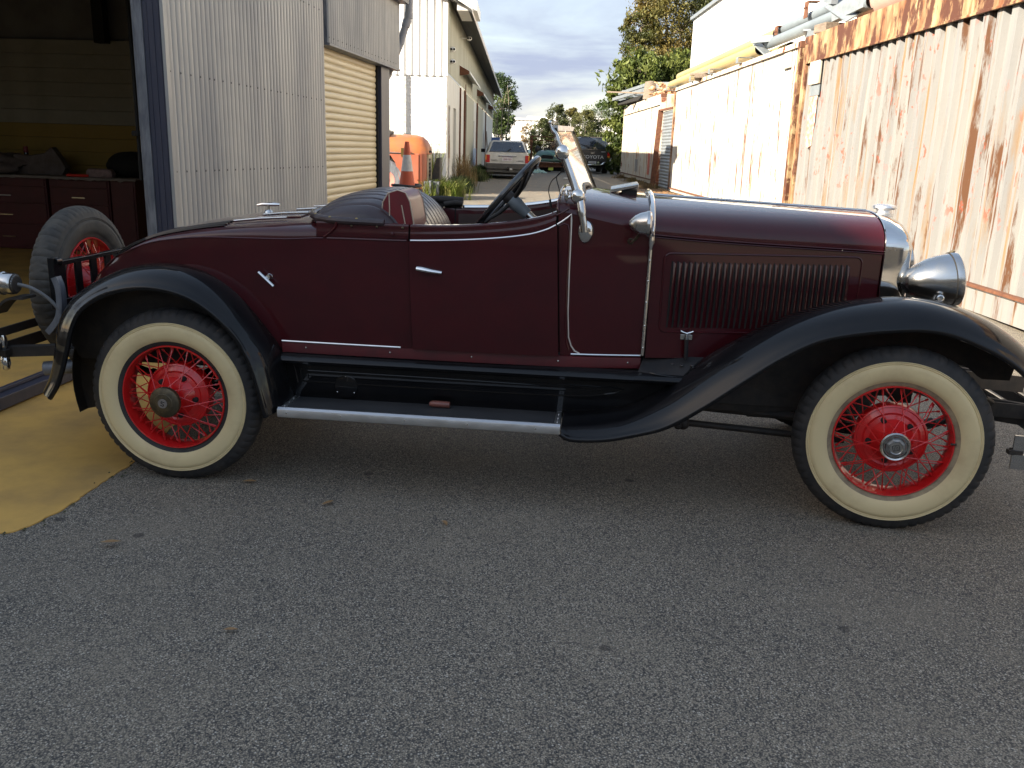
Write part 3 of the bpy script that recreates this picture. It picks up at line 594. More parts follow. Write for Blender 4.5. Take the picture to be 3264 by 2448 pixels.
r = root('channel_offcut', 'long galvanised channel offcut on the rusty container corner, under the grey pipes', 'channel', (4.75, 16.1, 3.415), 0)
bb = B(); bb.beam((-.1, -.75, .05), (.25, .55, .05), .10, .09); bb.beam((-.12, -.6, .12), (.3, .6, .12), .12, .03); bb.build('channel', M['galv'], r)
r = root('timber_block', 'weathered timber block under the grey pipes at the container join', 'timber', (4.85, 14.9, 3.41), 0)
bb = B(); bb.box((-.25, -.30, 0), (.55, .12, .13), rz=.12); bevel(bb.build('block', M['timber'], r), .008)
r = root('timber_block', 'weathered timber packer beside the second bearer on the white container', 'timber', (4.85, 24.6, 3.41), 0)
bb = B(); bb.box((-.30, -.5, .0), (.1, .55, .10), rz=-.2); bb.box((-.22, -.9, .105), (.08, .35, .16), rz=.3); bevel(bb.build('block', M['timber'], r), .006)
for (y, x, z, lab) in [(18.6, 5.02, 3.83, 'rusty pipe clamp at the open end of the grey pipes'), (16.7, 5.0, 4.0, 'rusty pipe clamp halfway along the upper grey pipe'), (14.45, 5.02, 4.05, 'rusty pipe clamp beside the pink pipe')]:
    r = root('pipe_clamp', lab, 'clamp', (x, y, z), 0, 'rusty clamps on the grey pipes')
    bb = B(); bb.box((-.07, -.10, -.12), (-.055, .10, .14)); bb.box((-.07, -.10, .1405), (.14, .10, .155)); bb.build('strap', M['rust'], r)
    for q in (-.05, .05):
        k_ = B(); k_.lathe([(.0001, -.022), (.018, -.022), (.018, 0)], (-.07, q, .05), 'x', 6); k_.build('bolt', M['rust'], r)
r = root('post_base_plate', 'galvanised post base with a folded plate beside the pink pipe', 'bracket', (4.82, 14.2, 3.43), 0)
bb = B(); bb.beam((-.05, .5, .42), (.05, -.25, .12), .34, .02, up=(-.6, 0, 1)); bb.beam((-.1, .75, .5), (-.1, .35, .42), .10, .12); bb.beam((-.12, .3, .2), (.05, -.5, .3), .04, .2); bb.build('plate', M['galv'], r)
r = root('post_base_plate', 'galvanised bracket at the near mouth of the yellow pipes', 'bracket', (4.78, 18.9, 3.43), 0)
bb = B(); bb.beam((-.12, .2, .34), (.18, -.3, .33), .16, .12); bb.beam((-.02, .3, .28), (.1, -.25, 0.02), .2, .03); bb.build('plate', M['galv'], r)
# stack on the far container
r = root('roof_frames', 'stacked grey steel frames and roofing on the farthest container', 'steel frames', (5.2, 38, 3.41), 0)
for (z, dx) in ((.30, 0), (.55, .25)):
    bb = B()
    bb.beam((-1.1+dx, 3.3, z), (-.45+dx, -1.6, z+.12), .10, .12); bb.beam((-.45+dx, -1.6, z+.12), (1.5+dx, -1.8, z+.16), .10, .12); bb.beam((-1.1+dx, 3.3, z), (1.5+dx, 3.2, z), .1, .12)
    for t in (.1, .35, .6, .85): bb.beam((-1.1+.65*t+dx, 3.3-4.9*t, z+.08), (1.4, 3.0-4.9*t, z+.2), .05, .07)
    bb.build('frame', M['galv'], r)
bb = B(); bb.prism([(-.9, 3.2, .06), (1.4, 3.2, .06), (1.4, -1.4, .10), (-.4, -1.4, .10)], (0, 0, .16)); bb.build('sheets', M['darkvoid'], r, smooth=0)
r = root('timber_post', 'grey timber stump standing on the farthest container under the frames', 'timber', (4.78, 34.6, 3.40), 0)
bb = B(); bb.lathe([(.0001, 0), (.26, 0), (.24, .3), (.2, .62), (.0001, .66)], n=12); bb.build('post', M['timber'], r)
r = root('scrap_heap', 'heap of rusty orange scrap fittings on the near end of the farthest container', 'scrap', (5.15, 31.8, 3.40), 0)
bb = B()
for k in range(60):
    x, y = random.uniform(-.6, .7), random.uniform(-1.0, 1.6); z = random.uniform(.04, .33); s = random.uniform(.05, .12); bb.sphere((x, y, z), s, 4, (1, random.uniform(.6, 1.4), random.uniform(.5, 1)))
    if k % 4 == 0: bb.beam((x, y, z), (x+random.uniform(-.4, .4), y+random.uniform(-.4, .4), z+.05), .04, .04)
stuff(bb.build('fittings', mat('orange_rust_fittings', (.33, .14, .06), .8, var=(.5, .33, .2), vs=6), r, smooth=.8))
r = root('timber_plank', 'loose timber plank poking left over the end of the farthest container', 'timber', (4.9, 36.6, 3.45), 0)
bb = B(); bb.beam((-1.35, 1.2, .36), (.7, -1.4, .20), .22, .05); bb.build('plank', M['timber'], r); bb = B(); bb.beam((-.1, -3.5, .2), (.6, -5.6, .25), .25, .06); bb.build('plank', M['timber'], r)

# gate of corrugated iron with a rusty angle frame leaning between the containers
r = root('iron_gate', 'corrugated iron gate panel with a rusty angle iron edge leaning between the containers', 'gate', (4.62, 29.2, .35), 0)
bb = B(); rows = []
for i in range(0, 24*6+1):
    z = .05+2.4*i/(24*6); x = .05+.011*cos(2*pi*i/6); rows.append([(x, -.85, z), (x, 1.1, z)])
bb.grid(rows); o = bb.build('iron_sheet', M['galv'], r, smooth=1.2); solid(o, .001)
bb = B(); bb.beam((-.12, 1.36, 0), (-.02, 1.22, 2.52), .16, .09, up=(0, 1, 0)); bb.beam((-.02, 1.25, 2.50), (.05, -.9, 2.50), .08, .06); bb.build('angle_frame', M['rust'], r)

# ---------------------------------------------------------------- leaf litter on the right
litm = leafmat('dry_leaf_litter', (.30, .15, .06), (.42, .24, .10), (.20, .10, .045), 3.0, .1)
def litter(name, label, cat, m, n, fx, s0, s1, up=.03):
    b = B(); V = []; F = []
    for k in range(n):
        x, y = fx(); s = random.uniform(s0, s1); a = random.uniform(0, 6.28); z = ground_z(x, y)+random.uniform(.004, up); t = random.uniform(-.5, .5)
        ux, uy = cos(a)*s, sin(a)*s; vx, vy = -sin(a)*s*.4, cos(a)*s*.4; i = len(V)
        V += [(x-ux, y-uy, z), (x+vx, y+vy, z+s*.3*t+.004), (x+ux, y+uy, z+s*t*.4+.004), (x-vx, y-vy, z+.003)]; F.append((i, i+1, i+2, i+3))
    b.add(V, F); return stuff(tag(b.build(name, m, smooth=0, fixn=False), label, cat))
litter('leaf_litter', 'dry orange leaves drifted against the foot of the white container', 'leaves', litm, 5200, lambda: (4.62-abs(random.gauss(0, .55)), random.uniform(19, 32)), .015, .05)
litter('scattered_leaves', 'scattered dry leaves and rubbish across the far alley', 'leaves', litm, 900, lambda: (random.uniform(-1.6, 4.3), random.uniform(18, 46)), .015, .045)

# ---------------------------------------------------------------- long white building on the left of the alley
WX = -1.93; WY = 24.2; WE = 64.5
wb = root('long_building', 'long white industrial building with brick base, iron cladding and a dark eave, beyond the shed', 'building', (WX, WY, .33), 0)
M['wbrick'] = mat('white_painted_brick', (.66, .65, .62), .7, var=(.58, .56, .52), vs=2.5, vmix=(.4, .8), bump=.25, bs=20)
M['wclad'] = mat('white_wall_sheeting', (.70, .69, .66), .55, var=(.62, .61, .58), vs=1.5, stretch=(2, 1, .3))
M['sideclad'] = mat('stained_side_sheeting', (.38, .375, .30), .6, var=(.26, .255, .20), vs=1.2, stretch=(1, 2.2, .18), vmix=(.35, .7))
M['sidebrick'] = streak_paint('stained_white_render', (.60, .59, .56), (.52, .51, .47), rust=(.30, .20, .13), rust2=(.42, .34, .24), amount=.2, sc=(1, 1.3, .2))
# facade: brick below (every brick its own piece), sheets above
bk = B(); bk.box((0, 0, 0), (.228, .05, .076)); br0 = bk.build('brick', M['wbrick'], wb); bevel(br0, .004, 1)
first = True; bx0 = -2.2
for row in range(34):
    z = row*.0865
    off = .12 if row % 2 else 0
    for k in range(9):
        x = -.24-k*.24-off+.12
        if x > -.232 and off == 0 and k == 0: x = -.232
        if x < bx0: continue
        y_ = random.uniform(-.003, .003)
        if first: br0.location = (x, y_, z); first = False
        else: dup(br0, wb, (x, y_, z))
b_ = B(); b_.box((-2.4, .009, 0), (-.0, .30, 2.96)); b_.build('mortar_wall', M['wbrick'], wb)
b_ = B(); rows = []
for i in range(int(9.0/.19*4)+1):
    x = -9.0+i*.19/4; q = i % 4; rows.append([(min(x, 0), -.01-(.028 if q in (1, 2) else 0), 2.93), (min(x, 0), -.01-(.028 if q in (1, 2) else 0), 4.80+min(0, x)*-.39)])
b_.grid(rows); b_.build('facade_sheeting', M['wclad'], wb, smooth=.3)
b_ = B(); rows = []
for i in range(int(6.6/.19*4)+1):
    x = -9.0+i*.19/4; q = i % 4; rows.append([(x, -.01-(.028 if q in (1, 2) else 0), 0), (x, -.01-(.028 if q in (1, 2) else 0), 2.929)])
b_.grid(rows); b_.build('lower_sheeting', M['wclad'], wb, smooth=.3)
b_ = B(); b_.box((-.035, -.05, 2.93), (.012, .0, 4.80)); b_.build('corner_flashing', M['wclad'], wb)
L_ = WE-WY
segs = [(0, .55), (.60, 2.05), (4.6, 7.25), (8.4, 13.5), (14.6, L_)]
doors = [(.55, .60, 0, 2.25), (2.05, 3.7, 0, 2.2)]
b_ = B(); b_.box((-.22, .302, 0), (0, 2.0, 3.0)); b_.box((-.22, 3.55, 0), (0, 13.0, 3.0)); b_.box((-.22, 14.6, 0), (0, L_, 3.0)); b_.box((-.22, 2.0, 2.25), (0, 3.55, 3.0)); b_.box((-.22, 13.0, 2.20), (0, 14.6, 3.0)); b_.build('side_brickwork', M['sidebrick'], wb)
b_ = B(); b_.box((-.34, 2.0, 0), (-.221, 3.55, 2.25)); o = b_.build('door', mat('grey_door', (.30, .29, .27), .6), wb); b_ = B(); b_.box((-.22, .62, .02), (.006, .70, 2.24)); b_.build('rusty_jamb', M['rust'], wb)
b_ = B(); b_.box((-.34, 13.0, 0), (-.221, 14.6, 2.2)); b_.build('door', mat('blue_grey_door', (.20, .26, .36), .6), wb)
b_ = B(); b_.box((.0, .72, .0), (.035, 1.95, 2.24)); b_.build('sliding_door', M['sidebrick'], wb)
b_ = B(); b_.box((.005, 5.0, 0), (.05, 5.1, 2.95)); b_.box((.005, 7.25, 0), (.06, 7.4, 3.2)); b_.box((.005, 7.7, 0), (.045, 7.78, 3.2)); b_.box((.005, 16.2, 0), (.06, 16.5, 3.2)); b_.box((.005, 21.8, .4), (.045, 22.0, 3.1)); b_.box((.005, 26.5, 0), (.05, 26.9, 3.1)); stuff(b_.build('drain_stain_boards', M['rust'], wb))
for (q0, q1) in ((7.8, 12.6), (16.6, 21.7)): b_ = B(); b_.box((.02, q0, .02), (.07, q1, 2.9)); b_.build('sliding_door', M['sideclad'], wb)
# the blue-painted low part
b_ = B(); b_.box((.002, 13.0, 0), (.03, 16.0, 1.1)); b_.build('blue_dado', mat('faded_blue_paint', (.20, .28, .45), .7, var=(.3, .34, .4), vs=3), wb)
b_ = B(); rows = []
for i in range(int(L_/.19*4)+1):
    y = i*.19/4; q = i % 4; rows.append([(.02+(.028 if q in (1, 2) else 0), y, 3.0), (.02+(.028 if q in (1, 2) else 0), y, 4.86)])
b_.grid(rows); b_.build('side_sheeting', M['sideclad'], wb, smooth=.3)
b_ = B(); b_.prism([(-9.0, -.35, 8.35), (.0, -.35, 4.87), (.62, -.35, 4.44), (.62, -.35, 4.52), (-9.0, -.35, 8.45)], (0, L_+.7, 0)); b_.build('roof', mat('dark_roof_underside', (.05, .048, .045), .8), wb, smooth=0)
b_ = B(); rows = []
for i in range(int((L_+.7)/.09)):
    y = -.35+i*.09; q = i % 2; rows.append([(.635+q*.015, y, 4.43-.02*q), (.635+q*.015, y, 4.56+.0*q)])
b_.grid(rows); b_.build('fascia', mat('pale_roof_edge', (.55, .53, .50), .6), wb, smooth=0)
b_ = B(); b_.box((.25, -.2, 4.50), (.75, 1.8, 4.74)); b_.build('end_gutter_box', M['wclad'], wb)
for (y0, y1) in ((4.2, 11.8), (15.6, 26.5), (29.5, 37)):
    a_ = B(); rows = []
    for i in range(int((y1-y0)/.08)):
        y = y0+i*.08; q = (i % 2)*.012; rows.append([(.0, y, 3.55+q), (.34, y, 3.38+q), (.36, y, 3.30+q)])
    a_.grid(rows); o = a_.build('door_canopy', M['wclad'], wb, smooth=0); solid(o, .015)
    e_ = B(); e_.prism([(.0, y0-.02, 3.25), (.33, y0-.02, 3.30), (.33, y0-.02, 3.40), (.0, y0-.02, 3.57)], (0, .03, 0)); e_.build('end_cap', M['rust'], o)
b_ = B(); b_.box((-9, .31, 0), (-8.8, L_, 8.0)); b_.box((-8.8, L_-.2, 0), (-.23, L_, 4.9)); b_.build('rear_walls', M['wclad'], wb)
b_ = B(); b_.tube([(-1.13, -.07, 0), (-1.13, -.07, 2.98)], .035, 10); b_.tube([(-1.13, -.07, .95), (-1.13, -.07, 1.5)], .05, 10); b_.build('downpipe', M['wclad'], wb)
for (y, x, z, n_) in ((.35, .11, 3.62, 'floodlight'), (.38, .11, 3.32, 'security_camera'), (4.5, .30, 4.35, 'floodlight')):
    f_ = B(); f_.sphere((x, y, z), .085, 7, (1, .8, .8)); f_.beam((.02, y, z), (x, y, z), .03, .03); o = f_.build(n_, M['wclad'], wb)
    q = B(); q.lathe([(.0001, -.09), (.028, -.085), (.03, -.07)], (x-.03, y, z), 'y', 10); q.lathe([(.0001, -.09), (.028, -.085), (.03, -.07)], (x+.045, y, z), 'y', 10); q.build('lens', M['darkvoid'], o)

r = root('shadow_box', 'unseen grey steel box added behind the shed to shadow the white building', 'shadow box', (-5.6, 21.95, gz(21)), 0)  # unseen box added to cast a shadow on the white building
b_ = B(); b_.box((-1.0, -.65, 0), (1.0, .65, 2.65)); bevel(b_.build('cabinet', M['galv'], r), .02); b_ = B(); b_.box((-.9, -.68, .1), (-.02, -.655, 2.5)); b_.build('door', M['greymetal'], r); b_ = B(); b_.box((.02, -.68, .1), (.9, -.655, 2.5)); b_.build('door', M['greymetal'], r)
# ---------------------------------------------------------------- pale hall behind the containers, far hall
M['hall'] = mat('white_hall_sheeting', (.78, .77, .74), .6, var=(.74, .73, .70), vs=1)
hb = root('white_hall', 'tall plain white hall behind the containers, upper right', 'building', (7.16, 25, 0), 0)
b_ = B(); b_.box((0, -16, 0), (14, 15, 6.99)); b_.build('wall', M['hall'], hb)
b_ = B(); b_.prism([(-.12, -16.2, 6.93), (7, -16.2, 8.9), (14.1, -16.2, 6.93), (14.1, -16.2, 7.05), (7, -16.2, 9.05), (-.12, -16.2, 7.05)], (0, 31.4, 0)); b_.build('roof', M['galv'], hb, smooth=0)
fh = root('far_hall', 'far white ribbed hall closing the end of the alley', 'building', (3, 92, .3), 0)
b_ = B(); rows = []
for i in range(241):
    x = -9+i*.1; q = i % 4; rows.append([(x, -(.04 if q in (1, 2) else 0), 0), (x, -(.04 if q in (1, 2) else 0), 3.85)])
b_.grid(rows); b_.build('wall', M['hall'], fh, smooth=0)
b_ = B(); b_.box((-9.1, -.15, 3.85), (15.1, 8, 4.02)); b_.build('roof', M['wclad'], fh)
b_ = B(); b_.box((-2.3, 2, 4.02), (14, 8, 4.30)); b_.build('upper_roof', M['wclad'], fh)
b_ = B(); b_.box((-9, .2, 0), (15, 8, 3.84)); b_.build('hall_body', M['hall'], fh)

# ---------------------------------------------------------------- unseen buildings behind the photographer, shading the yard; annex added to block sun
M['yardwall'] = mat('yard_cream_wall', (.42, .34, .25), .8, var=(.35, .28, .21), vs=3)
for (lab, x0, x1, y0, y1, h) in (('cream rendered workshop behind and left of the photographer', -30, -11.4, -30, -1.8, 8.6), ('unseen cream annex added left of the yard to keep sun out of the shed', -36, -13, -1.7, 3.0, 9.3), ('low cream warehouse behind the photographer', -5.9, 14, -26, -13, 4.2)):
    r = root('yard_building', lab, 'building', ((x0+x1)/2, (y0+y1)/2, 0), 0)
    hx, hy = (x1-x0)/2, (y1-y0)/2
    b_ = B(); b_.box((-hx, -hy, 0), (hx, hy, h-.3)); b_.build('wall', M['yardwall'], r)
    b_ = B(); b_.box((-hx-.1, -hy-.1, h-.3), (hx+.0, hy+.0, h)); b_.build('roof', M['galv'], r)
    b_ = B(); b_.box((hx-3.4, hy, .02), (hx-.8, hy+.03, 2.7)); b_.build('door', M['navy'], r)
    if h < 9:
        for q in range(3):
            b_ = B(); b_.box((hx-6.2-q*2.2, hy, 1.2), (hx-4.9-q*2.2, hy+.03, 2.3)); b_.build('window', M['glass_dark'], r)
# ================================================================= THE ROADSTER (x forward, y away from the camera, z up)
car = root('vintage_roadster', 'maroon 1920s roadster with black wings, red wire wheels and whitewall tyres, parked side-on', 'car', CO, -PS)
YC = .76
def mir(P): return [(x, 2*YC-y, z) for x, y, z in P]
W_ = [(-.72, .22), (-.66, .33), (-.58, .41), (-.45, .48), (-.2, .55), (.1, .59), (.5, .607), (1.0, .612), (1.4, .61), (1.74, .597), (1.9, .582), (2.1, .548), (2.12, .545), (2.6, .455), (3.15, .350)]
CZ = [(-.72, .50), (-.66, .62), (-.60, .735), (-.53, .84), (-.45, .925), (-.38, .98), (-.30, 1.022), (-.12, 1.085), (.13, 1.114), (.5, 1.122), (.67, 1.133), (1.05, 1.136), (1.25, 1.145), (1.42, 1.159), (1.58, 1.182), (1.66, 1.206), (1.72, 1.238), (1.763, 1.26)]
TZ = [(-.72, .52), (-.66, .66), (-.60, .79), (-.53, .90), (-.45, .985), (-.38, 1.035), (-.30, 1.075), (-.14, 1.125), (.09, 1.168), (.26, 1.192), (.45, 1.208), (.66, 1.216)]
RZ = [(.60, 1.200), (.69, 1.203), (1.05, 1.203), (1.25, 1.209), (1.42, 1.224), (1.58, 1.248), (1.66, 1.268), (1.72, 1.295), (1.76, 1.33)]
SHZ = [(1.70, 1.29), (1.80, 1.272), (1.95, 1.243), (2.10, 1.216), (2.12, 1.212), (3.15, 1.160)]
TOPZ = [(1.70, 1.372), (1.80, 1.366), (2.10, 1.345), (2.12, 1.344), (3.15, 1.303)]
def hw(x): return cs(x, W_)
def sy(x, z):
    """near side skin: y at (x, z)"""
    return YC-hw(x)*(1-.028*((z-.95)/.33)**2*(1 if z < .95 else .35)) if z < 1.12 else YC-hw(x)*(1-.028*.35*((z-.95)/.33)**2)
def side_grid(bld, xf0, xf1, zf0, zf1, nu=14, nv=14, off=0., mirror=False):
    """xf0(z), xf1(z) the edges; zf0(x), zf1(x) bottom and top"""
    rows = []
    for i in range(nu+1):
        u = i/nu; row = []
        for j in range(nv+1):
            v = j/nv; zmid = .9; x = xf0(zmid)+(xf1(zmid)-xf0(zmid))*u
            for _ in range(3):
                z = zf0(x)+(zf1(x)-zf0(x))*v; x = xf0(z)+(xf1(z)-xf0(z))*u
            y = sy(x, z)-off
            row.append((x, 2*YC-y if mirror else y, z))
        rows.append(row)
    return bld.grid(rows)
k_ = lambda c: (lambda *_: c)
doorR = lambda z: 1.062-.030*(1.2-z)*-1 if False else 1.058+.033*(1.205-z)
doorF = lambda z: 1.738-.052*(z-.66)
def toparc(x, w, z0, z1, n=16, e=2.3, full=True):
    pts = []
    for i in range(n+1):
        a = pi*i/n if full else pi/2*i/n
        c_, s_ = cos(a), sin(a)
        yy = (abs(c_)**(2/e))*(1 if c_ > 0 else -1); zz = abs(s_)**(2/e)
        pts.append((x, YC-w*yy, z0+(z1-z0)*zz))
    return pts
# --- rear body: sides, deck
bb = B()
for mi in (False, True):
    side_grid(bb, k_(-.66), k_(.66), lambda x: cs(x, [(-.7, .48), (-.5, .56), (-.3, .62), (.45, .62), (.66, .64)]), lambda x: cs(x, CZ), 30, 12, mirror=mi)
    side_grid(bb, k_(.66), (lambda z: doorR(z)-.003), k_(.645), lambda x: cs(x, CZ), 10, 12, mirror=mi)
def deck_w(x): return hw(x)*(1-.028*.35*((cs(x, CZ)-.95)/.33)**2) if cs(x, CZ) >= .95 else hw(x)*(1-.028*((cs(x, CZ)-.95)/.33)**2)
rows = []
for i in range(41):
    x = -.66+1.32*i/40; cz = cs(x, CZ); tz = cs(x, TZ); e = 2.0+1.0*sm((x+.4)/.9)
    ww = YC-sy(x, cz); pts = toparc(x, ww-.004, cz, tz, 28, e)
    rows.append([(x, pts[0][1]-.004, cz-.0)]+[(x, YC-(ww-.002), cz+.002)]+pts+[(x, YC+(ww-.002), cz+.002)]+[(x, 2*YC-(pts[0][1]-.004), cz)])
bb.grid(rows)
x = -.66; c_ = [(x, YC-hw(x), .48)]+toparc(x, hw(x)-.004, cs(x, CZ), cs(x, TZ), 20, 2.0)+[(x, YC+hw(x), .48)]
bb.add(c_+[(x-.03, YC, .56)], [(i, i+1, len(c_)) for i in range(len(c_)-1)]+[(len(c_)-1, 0, len(c_))])
body = bb.build('body', M['maroon'], car, smooth=.7); solid(body, .006, -1)
# upper band beside the cockpit (rear quarter) and its raised moulding
def band(x0, x1, name, parent, mirror=False, n=16, zb=None):
    bb = B(); rows = []
    for i in range(n+1):
        x = x0+(x1-x0)*i/n; cz = cs(x, CZ)+(.004); rz = cs(x, RZ); y0 = sy(x, cz)-.001
        pr_ = [(y0+.004, cz-.004), (y0, cz+.004), (y0+.004, cz+.03), (y0+.008, rz-.014), (y0+.006, rz-.006), (y0+.010, rz+.002), (y0+.022, rz+.004), (y0+.034, rz-.002), (y0+.037, rz-.02), (y0+.037, .72)]
        rows.append([(x, 2*YC-y if mirror else y, z) for y, z in pr_])
    bb.grid(rows); return bb.build(name, M['maroon'], parent, smooth=.9)
band(.64, 1.056, 'upper_side', body); band(.64, 1.056, 'upper_side', body, True)
# mouldings: curved end of the belt at the rear, belt bead
def yoff(x, z, o=.003): return sy(x, z)-o
bd = B(); bd.tube([(.735, yoff(.735, 1.20)-.0, 1.205), (.725, yoff(.72, 1.18), 1.18), (.70, yoff(.7, 1.155), 1.155), (.675, yoff(.675, 1.137), 1.137), (.69, yoff(.69, 1.134), 1.133)]+[(x, yoff(x, 1.134), cs(x, CZ)) for x in np.linspace(.75, 1.05, 6)], .006, 8)
bd.tube([(x, yoff(x, cs(x, CZ))-.0, cs(x, CZ)-.002) for x in np.linspace(-.60, .68, 30)], .0045, 6)
bd.build('belt_moulding', M['maroon'], body)
# dark joint line below the deck edge and rumble seat lid
lid = B(); P = []
for i in range(25):
    x = -.36+.86*i/24; cz = cs(x, CZ); tz = cs(x, TZ); row = []
    for j in range(21):
        q = -1+2*j/20; ww = (.40+.02*sin(pi*i/24)); dy = q*ww; e = 2.0+1.0*sm((x+.4)/.9); wf = YC-sy(x, cz)-.004
        row.append((x, YC+dy, cz+(tz-cz)*(max(0, 1-(abs(dy)/wf)**e))**(1/e)+.005))
    P.append(row)
lid.grid(P); lo = lid.build('rumble_lid', M['maroon'], body, smooth=1.0); solid(lo, .006, -1)
st = B()
def deckz(x, y): 
    cz = cs(x, CZ); tz = cs(x, TZ); e = 2.0+1.0*sm((x+.4)/.9); wf = YC-sy(x, cz)-.004
    return cz+(tz-cz)*(max(0, 1-(abs(y-YC)/wf)**e))**(1/e)
for (ya, yb, xa, xb) in ((.30, .31, .20, .45), (.46, .47, .28, .50), (.70, .705, .36, .52), (.94, .935, .38, .52), (1.14, 1.13, .3, .5)):
    st = B(); st.tube([(xa, ya, deckz(xa, ya)+.010), ((xa+xb)/2, (ya+yb)/2, deckz((xa+xb)/2, (ya+yb)/2)+.011), (xb, yb, deckz(xb, yb)+.010)], .0045, 8); st.build('deck_strip', M['nickel'], body)
ds = B()   # black rubber tread strips towards the tail
for yy in (.24, .27, .30, .33):
    ds.tube([(x, yy, deckz(x, yy)+.004) for x in np.linspace(-.36, .18, 12)], .0045, 6)
ds.build('tread_strip', M['black'], body)
hb = B(); hb.tube([(-.0, .30+.0, 0), (.0, .301, 0)], .001, 3); hb = B()
hx, hy = .205, .72; hz = deckz(hx, hy)
hb.lathe([(.022, 0), (.018, .008), (.008, .014), (.007, .035), (.0001, .036)], (hx, hy, hz+.004), 'z', 12)
hb.tube([(hx-.062, hy, hz+.037), (hx-.03, hy, hz+.043), (hx+.03, hy, hz+.044), (hx+.060, hy, hz+.044)], [.005, .009, .009, .006], 8); hb.build('rumble_handle', M['chrome'], body)
# --- cowl: sides + top
bb = B()
for mi in (False, True):
    side_grid(bb, (lambda z: doorF(z)+.003), k_(2.102), k_(.655), lambda x: min(cs(x, SHZ), 1.29), 12, 16, mirror=mi)
rows = []
for i in range(17):
    x = 1.708+(2.102-1.708)*i/16; ww = YC-sy(x, 1.25); rows.append(toparc(x, ww, cs(x, SHZ), cs(x, TOPZ), 28, 2.4))
bb.grid(rows)
cowl = bb.build('cowl', M['maroon'], car, smooth=.9); solid(cowl, .006, -1)
# cowl rear lip, dash
lp = B(); ww = YC-sy(1.708, 1.25); lp.tube([(x-.0-.022*0, y, z+.001) for x, y, z in toparc(1.706, ww, cs(1.708, SHZ), cs(1.708, TOPZ), 28, 2.4)], .007, 8); lp.build('cowl_lip', M['maroon'], cowl)
lp = B(); lp.add([(1.73, y, z-.03) for x, y, z in toparc(1.7, ww-.02, 1.25, 1.35, 16, 2.4)]+[(1.73, YC+ww-.02, .9), (1.73, YC-ww+.02, .9)], [tuple(range(19))]); lp.build('dashboard', M['darkvoid'], car, smooth=0)
# --- doors
for mi in (False, True):
    bb = B(); side_grid(bb, (lambda z: doorR(z)+.003), (lambda z: doorF(z)-.003), k_(.655), lambda x: cs(x, CZ), 16, 14, off=.002, mirror=mi)
    d = bb.build('door', M['maroon'], car, smooth=.9); solid(d, .025, -1)
    o = band(1.064, 1.700, 'upper_rail', d, mi)
    if mi:
        t_ = B(); t_.tube([(x, 2*YC-sy(x, 1.2)-.015, cs(x, RZ)+.006) for x in np.linspace(1.10, 1.68, 14)], .013, 8); t_.build('top_rail_cap', M['chrome'], d)
        t_ = B(); t_.grid([[(x, 2*YC-sy(x, z)-.042, z) for z in np.linspace(.72, cs(x, RZ)-.03, 6)] for x in np.linspace(1.08, 1.70, 8)]); t_.build('trim_panel', M['leatherdk'], d)
    else:
        t_ = B(); t_.tube([(x, yoff(x, cs(x, CZ), .0045), cs(x, CZ)+.002) for x in np.linspace(1.066, 1.700, 24)], .0042, 6); t_.build('chrome_strip', M['alu'], d)
        h = B(); h.lathe([(.0001, -.014), (.016, -.010), (.020, 0)], (1.123, yoff(1.12, 1.02, .002), 1.028), 'y', 14); h.lathe([(.0001, -.006), (.012, -.004), (.014, 0)], (1.118, yoff(1.12, 1.04, .002), 1.050), 'y', 10)
        h.tube([(1.121, yoff(1.12, 1.02, .010), 1.026), (1.121, yoff(1.12, 1.02, .040), 1.022)], .009, 10)
        h.tube([(1.103, yoff(1.12, 1.02, .043), 1.022), (1.13, yoff(1.13, 1.02, .046), 1.019), (1.17, yoff(1.17, 1.01, .047), 1.013), (1.214, yoff(1.2, 1.01, .043), 1.008)], [.010, .0115, .009, .007], 10); h.build('door_handle', M['chrome'], d)
for nm_, ed_ in (('rear_gap_strip', doorR), ('front_gap_strip', doorF)):  # dark strips added behind the door gaps so no light shows through
    for mi in (False, True):
        j_ = B(); j_.grid([[(ed_(z)+dx, (sy(ed_(z), z)+.032) if not mi else 2*YC-sy(ed_(z), z)-.032, z) for dx in (-.035, .035)] for z in np.linspace(.66, 1.19 if nm_ == 'rear_gap_strip' else 1.275, 8)]); j_.build(nm_, M['darkvoid'], car, smooth=0)
# chrome line that sweeps off the belt and down the cowl
t_ = B(); p_ = [(1.706, 1.232), (1.727, 1.246), (1.748, 1.262), (1.764, 1.277), (1.7655, 1.25), (1.766, 1.18), (1.766, 1.03), (1.769, .85), (1.776, .74), (1.789, .700), (1.805, .677), (1.828, .665)]
t_.tube([(x, yoff(x, z, .001), z) for x, z in p_], .0040, 6); t_.tube([(x, yoff(x, .662, .003), .661) for x in np.linspace(1.79, 2.10, 5)], .0042, 6); t_.build('cowl_strip', M['alu'], cowl)
t_ = B(); t_.tube([(x, yoff(x, .650, .009), .6545) for x in np.linspace(.462, 1.02, 8)], .0042, 6); t_.build('sill_strip', M['alu'], body)
t_ = B(); t_.tube([(x, yoff(x, z, .0), z) for x, z in [(1.712, 1.225), (1.735, 1.236), (1.752, 1.23), (1.7585, 1.20), (1.757, 1.0), (1.760, .8), (1.766, .72), (1.78, .68)]], .004, 6); t_.tube([(x, yoff(x, z, .0), z) for x, z in [(1.700, 1.27), (1.73, 1.285), (1.752, 1.30)]], .004, 6); t_.build('pillar_bead', M['maroon'], cowl)
